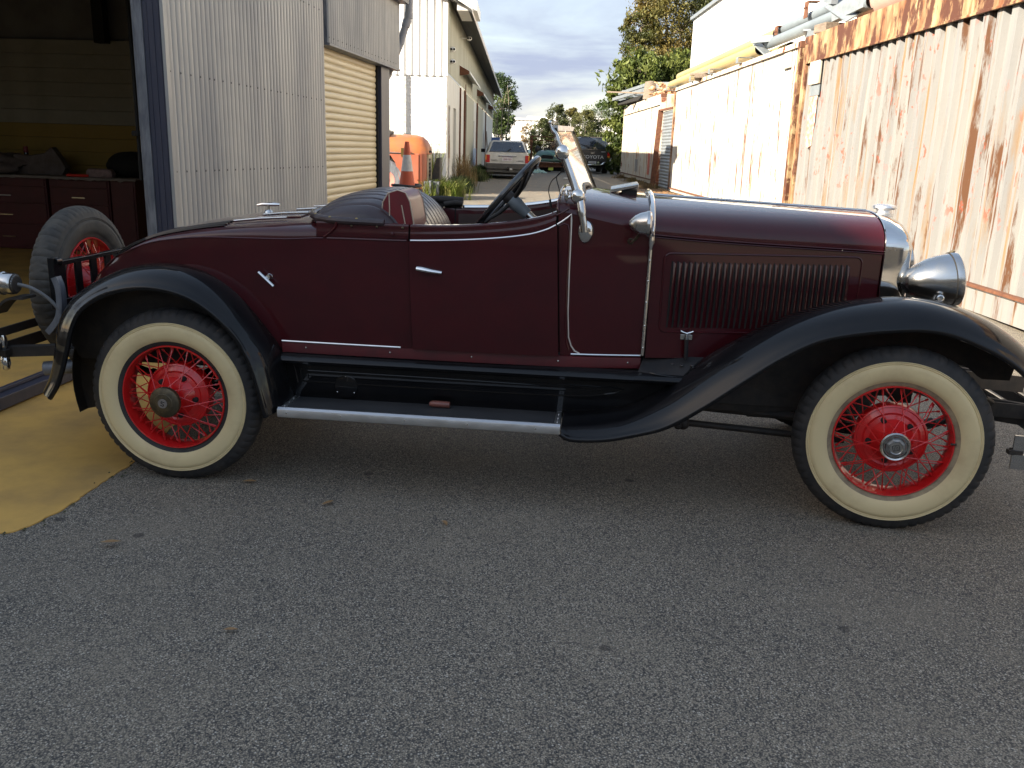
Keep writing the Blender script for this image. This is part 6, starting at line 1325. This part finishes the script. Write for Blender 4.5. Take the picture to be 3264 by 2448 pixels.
# white wagon
wg = root('station_wagon', 'old off-white station wagon parked with its back to the camera', 'car', (-.44, 34.6, G), radians(2.5))
b = B(); loft(b, [ring(-.78, .78, .42, .93, 0, .07), ring(-.815, .815, .40, .945, .10, .09), ring(-.825, .825, .30, .95, .5, .10), ring(-.825, .825, .28, .93, 3.2, .12), ring(-.80, .80, .28, .80, 4.2, .12), ring(-.72, .72, .30, .66, 4.45, .1)]); body_ = b.build('body', M['wagonwhite'], wg, smooth=.8)
b = B(); loft(b, [[(-.76, .02, .93), (.76, .02, .93), (.72, .08, .99), (-.72, .08, .99)], [(-.72, .10, .98), (.72, .10, .98), (.55, .44, 1.40), (-.55, .44, 1.40)][:4]], False, False)
b = B(); secs = []
for (y, w0, w1, z0, z1) in ((.06, .755, .74, .94, .975), (.22, .77, .665, .94, 1.20), (.42, .78, .595, .94, 1.405), (.55, .79, .58, .94, 1.425), (2.2, .79, .58, .94, 1.43), (2.5, .79, .60, .93, 1.38), (3.15, .78, .76, .92, .95)):
    secs.append([(-w0, y, z0), (-w0-.005, y, z0+.03 if z1 > z0+.05 else z0+.01), (-w1-.01, y, z1-.03 if z1 > z0+.08 else z1-.005), (-w1+.05, y, z1), (w1-.05, y, z1), (w1+.01, y, z1-.03 if z1 > z0+.08 else z1-.005), (w0+.005, y, z0+.03 if z1 > z0+.05 else z0+.01), (w0, y, z0)])
loft(b, secs); b.build('cabin', M['wagonwhite'], wg, smooth=.5)
b = B(); b.add([(-.69, .045, 1.00), (.69, .045, 1.00), (.535, .337, 1.365), (-.535, .337, 1.365)], [(0, 1, 2, 3)]); o = b.build('rear_window', M['glass_dark'], wg, smooth=0); solid(o, .02, 0)
q = B(); q.beam((-.02, .03, 1.02), (.12, .10, 1.12), .02, .02); q.build('wiper', M['darkvoid'], o); q = B(); q.box((-.035, .045, 1.0), (.02, .075, 1.02)); q.build('wiper_arm', M['darkvoid'], o)
q = B(); q.add([(.44, .175, 1.20), (.50, .175, 1.20), (.495, .20, 1.235), (.44, .20, 1.235)], [(0, 1, 2, 3)]); q.build('sticker', M['conewhite'], o, smooth=0)
for s in (-1, 1):
    q = B(); q.add([(s*.81, .3, .99), (s*.81, 2.6, .99), (s*.645, 2.3, 1.36), (s*.645, .55, 1.36)], [(0, 1, 2, 3)]); o = q.build('side_window', M['glass_dark'], wg, smooth=0); solid(o, .01, 0)
    q = B(); x0, x1 = sorted((s*.835, s*.665)); q.box((x0, -.022, .60), (x1, .10, .885)); tlm = bevel(q.build('tail_light', M['redlens'], wg), .015)
    q = B(); xa, xb = sorted((s*.838, s*.79)); q.box((xa, -.026, .70), (xb, .05, .88)); q.build('indicator', M['amber'], tlm)
    q = B(); q.box((min(s*.84, s*1.0), 2.55, .95), (max(s*.84, s*1.0), 2.65, 1.09)); bevel(q.build('wing_mirror', M['darkvoid'] if s < 0 else mat('pale_blue_mirror', (.35, .55, .62), .2), wg), .02)
    car_wheel(wg, s*.72, .75, .29, .19); car_wheel(wg, s*.72, 3.4, .29, .19)
q = B(); q.box((-.80, -.10, .36), (.80, .08, .575)); bm = bevel(q.build('rear_bumper', M['bumpgrey'], wg), .03); q = B(); q.box((-.78, -.06, .24), (.78, .1, .35)); bevel(q.build('lower_valance', M['bumpgrey'], bm), .02)
q = B(); q.box((-.74, .1, .16), (.74, 4.2, .30)); q.build('underbody', M['under'], wg)
q = B(); q.beam((0.02, -.15, .36), (.02, .1, .50), .07, .12); q.build('tow_bar', M['under'], bm); q = B(); q.box((.09, -.11, .34), (.19, -.04, .41)); q.build('tow_socket', M['conewhite'], bm)
q = B(); q.box((-.34, -.035, .83), (.34, -.0, .865)); bevel(q.build('tailgate_trim', M['chrome'], wg), .006)
q = B(); q.box((-.205, -.030, .66), (.185, -.018, .80)); pl = q.build('number_plate', mat('plate_white', (.62, .6, .6), .5), wg); q = B(); q.box((-.205, -.032, .80), (.185, -.017, .825)); q.build('plate_header', mat('plate_mauve', (.28, .22, .32), .5), pl)
PT = mat('plate_red_brown', (.30, .10, .12), .6)
text('1BBI·789', .105, PT, pl, (-.01, -.0315, .727), sx=.86)
q = B(); q.box((-.62, -.012, .655), (-.35, -.002, .665)); q.box((.33, -.012, .655), (.62, -.002, .665)); q.build('tailgate_crease', M['bumpgrey'], wg)
text('MAGNA', .055, M['bumpgrey'], wg, (-.50, -.012, .70), sx=1.2, name='badge'); text('WAGON', .042, M['bumpgrey'], wg, (.50, -.012, .685), sx=1.1, name='badge')
# black ute with canopy
ut = root('black_ute', 'black double cab ute with a black canopy, back to the camera', 'ute', (3.70, 46.3, G), radians(1))
b = B(); loft(b, [ring(-.86, .86, .62, 1.13, 0, .04), ring(-.885, .885, .58, 1.15, .06, .05), ring(-.89, .89, .45, 1.15, .6, .06), ring(-.89, .89, .45, 1.15, 3.9, .06), ring(-.86, .86, .45, 1.05, 5.0, .1)]); b.build('body', M['utepaint'], ut)
b = B(); secs = []
for (y, w0, w1, z1) in ((.0, .86, .845, 1.16), (.04, .87, .80, 1.45), (.12, .87, .70, 1.765), (.3, .87, .66, 1.80), (3.6, .87, .66, 1.80), (4.4, .86, .80, 1.17)):
    secs.append([(-w0, y, 1.152), (-w1, y, z1-.05 if z1 > 1.3 else z1-.004), (-w1+.10, y, z1), (w1-.10, y, z1), (w1, y, z1-.05 if z1 > 1.3 else z1-.004), (w0, y, 1.152)])
loft(b, secs); b.build('canopy', M['utepaint'], ut, smooth=.7)
b = B(); b.add([(-.76, -.012, 1.22), (.76, -.012, 1.22), (.74, .012, 1.45), (.61, .085, 1.73), (-.61, .085, 1.73), (-.74, .012, 1.45)], [(0, 1, 2, 3, 4, 5)]); o = b.build('rear_window', M['glass_dark'], ut, smooth=0); solid(o, .02, 0)
q = B(); q.box((-.07, -.03, 1.30), (.11, -.012, 1.32)); q.build('window_handle', M['bumpgrey'], o); q = B(); q.box((.56, -.008, 1.26), (.66, .0, 1.29)); q.build('sticker', M['silver'], o)
b = B(); b.box((-.72, .08, 1.77), (.72, .14, 1.805)); b.build('roof_edge', M['bumpgrey'], ut)
b = B(); b.box((-.735, -.018, .60), (.735, -.001, 1.13)); tg = bevel(b.build('tailgate', M['utepaint'], ut), .01)
q = B(); q.box((-.09, -.035, .995), (.09, -.018, 1.03)); q.build('tailgate_handle', M['nickel'], tg)
text('TOYOTA', .225, M['silver'], tg, (.03, -.021, .815), sx=1.17, bold=.003)
q = B(); q.box((.44, -.024, 1.07), (.66, -.018, 1.10)); q.build('badge', M['silver'], tg)
for s in (-1, 1):
    x0, x1 = sorted((s*.885, s*.755)); q = B(); q.box((x0, -.02, .68), (x1, .1, 1.06)); tl_ = bevel(q.build('tail_light', M['redlens'], ut), .01)
    q = B(); q.box((x0+.01, -.025, .79), (x1-.01, .05, .89)); q.build('indicator', M['amber'], tl_); q = B(); q.box((x0+.01, -.025, .70), (x1-.01, .05, .785)); q.build('reversing_lens', M['conewhite'], tl_)
    car_wheel(ut, s*.77, 1.1, .37, .26, .2); car_wheel(ut, s*.77, 4.1, .37, .26, .2)
q = B(); q.tube([(p.x, p.y, p.z) for p in curve([(-.93, .02, .56), (-.80, -.12, .56), (-.60, -.15, .55), (-.45, -.16, .45), (0, -.17, .44), (.45, -.16, .45), (.60, -.15, .55), (.80, -.12, .56), (.93, .02, .56)], 40)], .038, 10); ub_ = q.build('step_bumper', M['chrome'], ut); q = B(); q.box((-.5, -.14, .47), (.5, -.02, .62)); q.build('bumper_core', M['darkvoid'], ub_)
q = B(); q.box((-.20, -.155, .50), (.20, -.142, .61)); up = q.build('number_plate', mat('plate_grey_white', (.5, .5, .5), .5), ut); text('1CPQ 858', .085, M['under'], up, (0, -.157, .555), sx=.78)
q = B(); q.box((.26, -.155, .52), (.34, -.142, .60)); q.build('tow_label', mat('pale_green_label', (.5, .55, .35), .5), ut)
q = B(); q.box((-.8, .1, .30), (.8, 4.6, .46)); q.build('underbody', M['darkvoid'], ut)
# parked white car with its door open
wc = root('white_car', 'white car with its door standing open, half hidden by the shrub right of the ute', 'car', (5.55, 51, G), radians(-8))
b = B(); loft(b, [ring(-.8, .8, .35, .85, 0, .12), ring(-.84, .84, .3, .95, .4, .14), ring(-.84, .84, .3, .95, 3.6, .14), ring(-.78, .78, .35, .75, 4.3, .12)]); b.build('body', M['wagonwhite'], wc)
b = B(); loft(b, [ring(-.74, .74, .9, .97, .5, .02), ring(-.62, .62, .9, 1.4, 1.1, .1), ring(-.62, .62, .9, 1.42, 2.2, .1), ring(-.74, .74, .9, .98, 3.1, .02)]); b.build('cabin', M['glass_dark'], wc)
b = B(); b.box((-1.45, 2.0, .35), (-.85, 2.06, .95)); dr = bevel(b.build('open_door', M['wagonwhite'], wc), .02)
b = B(); b.tube([(-1.42, 2.03, .95), (-1.25, 2.03, 1.38), (-.9, 2.03, 1.42)], .02, 6); b.build('window_frame', M['wagonwhite'], dr)
car_wheel(wc, -.72, .8, .3); car_wheel(wc, .72, .8, .3); car_wheel(wc, -.72, 3.4, .3); car_wheel(wc, .72, 3.4, .3)
q = B(); q.box((-.84, -.02, .62), (-.64, .05, .80)); q.build('tail_light', M['redlens'], wc)
r = root('flatbed_trailer', 'low dark trailer drawbar in front of the open-doored white car', 'trailer', (5.1, 47.4, G), 0)
b = B(); b.beam((-.55, 0, .52), (1.2, 0, .52), .07, .10); b.beam((-.2, .5, .46), (1.2, .5, .46), .3, .06); b.build('frame', M['under'], r); car_wheel(r, .6, .3, .26, .18, .15)
# green wreck on a rusty frame
gw = root('green_wreck', 'green stripped vehicle front on a rusty low chassis between the wagon and the ute', 'wreck', (1.55, 46.5, G), 0)
b = B(); secs = []
for (y, w_, z0, z1) in ((0, .70, .56, .70), (.03, .78, .52, .86), (.25, .80, .50, 1.02), (.9, .78, .50, 1.08), (1.6, .75, .5, 1.06)): secs.append([(-w_, y, z0), (-w_, y, z0+.5*(z1-z0)), (-w_*.7, y, z1-.02), (0, y, z1+.02), (w_*.7, y, z1-.02), (w_, y, z0+.5*(z1-z0)), (w_, y, z0)])
loft(b, secs); bd_ = b.build('shell', mat('dull_green_paint', (.018, .095, .070), .5, coat=.3, var=(.04, .10, .08), vs=5), gw)
q = B(); q.lathe([(.0001, -.035), (.12, -.03), (.13, .02)], (-.12, .03, .80), 'y', 16) if False else q.prism([(-.42, -.02, .68), (.16, -.02, .66), (.20, -.02, .77), (.10, -.02, .83), (-.36, -.02, .84), (-.44, -.02, .77)], (0, .3, 0)); q.build('grille_opening', M['darkvoid'], bd_, smooth=0)
q = B(); q.box((.24, -.03, .76), (.42, .02, .84)); q.build('lamp', mat('yellowed_lamp', (.6, .55, .35), .4), bd_)
b = B(); b.beam((-.8, -.1, .46), (.85, -.1, .46), .08, .06); b.beam((-.7, -.15, .24), (.8, -.15, .30), .06, .05); b.beam((-.6, 0, .45), (-.6, 2, .45), .08, .1); b.beam((.6, 0, .45), (.6, 2, .45), .08, .1); b.box((-.55, -.02, .28), (.6, .25, .44)); b.build('chassis', M['rust'], gw)
b = B(); b.box((-.5, .3, .02), (.1, .9, .4)); b.box((.15, .3, .05), (.62, 1.0, .45)); b.build('engine_bits', M['darkvoid'], gw)
b = B(); b.box((-.05, -.12, .10), (.2, -.10, .26)); b.build('yellow_part', mat('lime_yellow_part', (.45, .55, .08), .6), gw)
car_wheel(gw, -.72, .7, .3, .2, .15); car_wheel(gw, .72, .7, .3, .2, .15)
b = B(); b.tube([(p.x, p.y, p.z) for p in curve([(-.5, 1.1, 1.05), (-.35, 1.1, 1.32), (.0, 1.1, 1.36), (.2, 1.1, 1.1)], 12)], .02, 6); b.sphere((-.6, .9, 1.1), .16, 6, (1, 1, 1.2)); b.box((.25, .8, 1.05), (.45, 1.0, 1.28)); b.box((-.3, .9, 1.05), (.05, 1.3, 1.22)); b.build('loose_parts', M['under'], gw)
rf_ = root('rusty_frame', 'rusty steel goal-post frame standing behind the green wreck', 'frame', (1.4, 48.2, G), 0)
b = B(); b.box((-.85, -.05, 0), (-.72, .05, 1.75)); b.beam((-.87, 0, 1.78), (1.2, 0, 1.70), .07, .05); b.beam((-.72, 0, 1.58), (1.2, 0, 1.52), .06, .04); b.build('frame', M['rust'], rf_)
b = B()
for k in range(26): b.beam((random.uniform(.1, 1.1), .1, random.uniform(.7, 1.4)), (random.uniform(.1, 1.1), .3, random.uniform(.7, 1.5)), .05, .05)
stuff(b.build('scrap_bars', mat('rusty_scrap', (.25, .13, .07), .85, var=(.35, .25, .17), vs=5), rf_, smooth=0))
r = root('tarpaulin', 'crumpled pale green tarpaulin on the ground before the green wreck', 'tarpaulin', (.95, 44.6, G), 0)
b = B(); g_ = np.random.default_rng(2); P = [[(-.45+.9*i/14, -.25+.5*j/8, max(0, .16*sin(pi*i/14)*sin(pi*j/8)+g_.uniform(-.03, .05))) for j in range(9)] for i in range(15)]; b.grid(P); b.build('cloth', mat('pale_green_tarp', (.28, .40, .34), .7), r, smooth=0)
r = root('blue_bin', 'blue bin at the far corner of the long white building', 'bin', (-1.6, 63, G), 0)
b = B(); b.box((-.4, -.3, 0), (.25, .3, 1.7)); bevel(b.build('bin_body', mat('blue_bin_plastic', (.06, .13, .35), .5), r), .04); b = B(); b.box((-.43, -.33, 1.7), (.28, .33, 1.78)); b.build('lid', mat('blue_bin_lid', (.09, .17, .4), .5), r)
r = root('timber_ladder', 'brown timber pallet board leaning on the white wall behind the wagon', 'board', (-1.80, 49, G), 0)
b = B(); b.beam((.18, 0, 0), (.0, 0, 1.95), .9, .05, up=(1, 0, 0)); b.build('board', M['timber'], r)
# litter on the ground
for i, (x, y, lab) in enumerate([(.55, 40.5, 'white scrap of paper on the ground nearest the wagon'), (1.9, 36.5, 'crumpled silver wrapper on the alley behind the wires of the windscreen')]):
    r = root('litter_scrap', lab, 'litter', (x, y, G), 0); b = B(); b.sphere((0, 0, .03), .09, 5, (1.3, .8, .35)); b.build('scrap', M['conewhite'], r, smooth=0)

# ---------------------------------------------------------------- orange truck, nose to the right
tk = root('orange_truck', 'faded orange old truck nose with a missing grille beside the white building', 'truck', (-2.9, 20.6, ground_z(-2.9, 20.6)), 0)
b = B(); secs = []
for (x, z0, z1, w_) in ((-1.6, 1.02, 1.36, .55), (-.2, 1.02, 1.38, .55), (.3, 1.00, 1.395, .54), (.60, .99, 1.385, .53), (.74, .985, 1.345, .51), (.83, .98, 1.27, .48), (.88, .98, 1.18, .46), (.90, .98, 1.08, .44)):
    secs.append([(x, YC_+w_*cos(a) if False else w_*cos(a), z0+(z1-z0)*abs(sin(a))**.6) for a in np.linspace(pi, 0, 13)])
b.grid(secs); b.add(secs[-1], [tuple(range(13))]); bn = b.build('bonnet', mat('faded_orange_bonnet', (.36, .115, .03), .55, var=(.27, .09, .05), vs=2.2, vmix=(.4, .62), coat=.1), tk, smooth=.9)
q = B(); q.box((-1.6, -.628, .972), (.60, -.565, .992)); q.build('bonnet_gap', M['darkvoid'], bn)
q = B(); q.box((.32, -.65, .92), (.38, -.56, 1.10)); q.box((.38, -.65, .98), (.46, -.60, 1.02)); q.build('bonnet_catch', M['stem'], bn)
b = B(); b.grid([[(x, -.56, .985), (x, -.615, .96), (x, -.62, .94-.84*sm((x-.12)/.30)), (x, -.60, .93-.84*sm((x-.12)/.30))] for x in np.linspace(-1.6, .70, 24)])
b.grid([[(.70+.16*sin(t), -.60+.16*(1-cos(t)), z) for z in (.985, .6, .30, .10)] for t in np.linspace(0, pi/2, 6)]); b.grid([[(.86, y, z) for z in (.985, .3)] for y in (-.44, -.36)]); b.grid([[(.86, y, z) for z in (.985, .3)] for y in (.36, .5)]); b.grid([[(.86, y, z) for z in (.985, .90)] for y in (-.36, .36)])
b.grid([[(x, .58, z) for z in (.1, .985)] for x in (-1.6, .7)]); o = b.build('front_wing', M['orange'], tk, smooth=.8); solid(o, .01)
b = B(); b.box((.66, -.37, .35), (.90, .36, .97)); o = b.build('grille_panel', mat('cream_grille_panel', (.55, .50, .38), .6, var=(.4, .32, .2), vs=8), tk)
for i in range(3):
    for j in range(5): q = B(); q.box((.902, -.32+i*.13, .50+j*.085), (.904, -.24+i*.13, .545+j*.085)); q.build('slot', M['darkvoid'], o)
for y in (-.30, -.12, .06): q = B(); q.box((.88, y, 1.01), (.915, y+.09, 1.06)); q.build('intake', M['darkvoid'], tk)
b = B(); b.box((-1.6, -.40, .05), (.55, .5, .975)); b.build('engine_bay', M['darkvoid'], tk)
b = B(); b.lathe([(.22, -.10), (.40, -.11), (.44, -.07), (.445, .0), (.44, .07), (.40, .11), (.22, .10)], (-.05, -.52, .40), 'y', 36, mod=lambda a, q: -.02 if q in (2, 4) and int(a*12) % 2 else 0); tw = b.build('wheel', M['greymetal'], tk); q = B(); q.lathe([(.24, -.105), (.21, -.05), (.12, -.03), (.0001, -.08)], (-.05, -.52, .40), 'y', 24); q.build('rim', mat('orange_rim', (.5, .16, .12), .6), tw)
b = B(); b.beam((.72, -.55, .25), (.90, -.55, .25), .04, .3); b.box((.93, -.62, .12), (.98, .55, .42)); o = bevel(b.build('front_bumper', M['greymetal'], tk), .01)
b = B(); b.prism([(.96, -.30, .44), (1.14, -.30, .43), (1.14, -.30, .92), (1.06, -.30, .90), (.98, -.30, .60)], (0, .5, 0)); bevel(b.build('loose_radiator', M['under'], tk), .01)
b = B(); b.box((.99, -.5, .12), (1.14, -.2, .40)); b.tube([(1.05, -.5, .33), (1.1, -.52, .30), (1.1, -.52, .18)], .03, 8); b.build('bracket_box', M['greymetal'], tk)
r = root('tarp_roll', 'dark crumpled tarpaulin heap on top of the orange truck bonnet', 'tarpaulin', (-3.25, 20.4, tk.location.z+1.36), 0)
b = B()
for k in range(5):
    b.tube([(-.6, -.2+.1*k, .08+.02*(k % 2)), (-.1, -.22+.1*k+random.uniform(-.05, .05), .10+.03*(k % 3)), (.28, -.2+.1*k, .07), (.34+.02*k, -.2+.09*k, .05)], [.06, .075, .06, .045], 8)
b.build('cloth', mat('dark_grey_tarpaulin', (.06, .06, .055), .6, var=(.16, .16, .15), vs=9), r, smooth=.9)
# ---------------------------------------------------------------- cone stacked on another, with black rings
def cone_at(x, y, z, label, rings=True):
    r = root('traffic_cone', label, 'cone', (x, y, z), 0, 'stacked traffic cones')
    b = B(); b.lathe([(.165, .03), (.145, .12), (.096, .437)], n=36); b.build('lower_cone', M['coneorange'], r)
    b = B(); b.lathe([(.0975, .437), (.063, .695)], n=36); b.build('white_band', M['conewhite'], r)
    b = B(); b.lathe([(.062, .695), (.034, .905), (.029, .907), (.028, .85)], n=36); b.build('tip', M['coneorange'], r)
    b = B(); b.box((-.19, -.19, 0), (.19, .19, .03)); bevel(b.build('base', M['coneorange'], r), .01); return r
cx, cy = -1.84, 15.0; cz = ground_z(cx, cy)
for k, z in enumerate((0, .165, .33)):
    cone_at(cx, cy, cz+z-(.0 if k == 0 else .0), ['lowest orange cone of the stack, on the ground beside the roller door post', 'middle orange cone of the stack, under the top one', 'top orange and white cone of the stack, with black rings round its foot'][k])
r = root('rubber_ring', 'upper black rubber ring lying round the top traffic cone', 'ring', (cx, cy, cz+.535), 0, 'black rubber rings round the top cone')
b = B(); b.tube([(.235*cos(a)-.01, .235*sin(a), .008*sin(2*a)) for a in np.linspace(0, 2*pi, 30, endpoint=False)], .022, 8, closed=True); b.build('ring', M['rubber'], r)
r2_ = dup_tree(r); r2_.location = (cx+.01, cy, cz+.455); r2_['label'] = 'lower black rubber ring lying round the top traffic cone'

# ---------------------------------------------------------------- loose leaves on the foreground asphalt
gum = mat('dry_gum_leaf', (.22, .12, .05), .7, var=(.30, .20, .09), vs=30)
def ray_ground(px, py):
    x = (px-1632)/2824; y = (py-1224)/2824; d = r2*x+d2*y+fw; t = -CAM_H/d.z; return d.x*t, d.y*t
for (px, py, ang_, ln, lab) in ((1418, 1672, 2.1, .030, 'thin curved gum leaf on the asphalt below the running board'), (353, 1742, .2, .040, 'orange-brown dry leaf near the bottom edge of the yellow floor'), (1047, 1608, .9, .035, 'small dark red-brown leaf crumb on the asphalt left of centre'), (735, 2015, 0.1, .025, 'small dark leaf on the asphalt at the lower left'), (795, 1540, .1, .035, 'thin brown leaf beside the rear wheel')):
    x, y = ray_ground(px, py); r = root('fallen_leaf', lab, 'leaf', (x, y, .004 if px > 400 else .014), ang_)
    b = B(); n_ = 10; b.grid([[(-ln+2*ln*i/n_, -w_*sin(pi*i/n_)*ln*.32+ln*.35*(i/n_-.5)**2*2, .004+.006*abs(w_)*sin(pi*i/n_)) for w_ in (-1, -.4, .4, 1)] for i in range(n_+1)]); b.build('blade', gum, r, smooth=1.0)
# small pale chips and grit scattered on the asphalt
b = B()
for k in range(420):
    x, y = random.uniform(-2.6, 4.2), random.uniform(1.3, 6.5); s = random.uniform(.0015, .004); a = random.uniform(0, 6.28)
    if (x < -1.7): continue
    b.add([(x+s*cos(a+q)*random.uniform(.7, 1.2), y+s*sin(a+q)*random.uniform(.7, 1.2), .001) for q in (0, 2.1, 4.2)]+[(x, y, .001+s*.8)], [(0, 1, 3), (1, 2, 3), (2, 0, 3)])
stuff(tag(b.build('grit', M['concrete'], smooth=0, fixn=False), 'loose pale grit scattered over the asphalt yard', 'grit'))
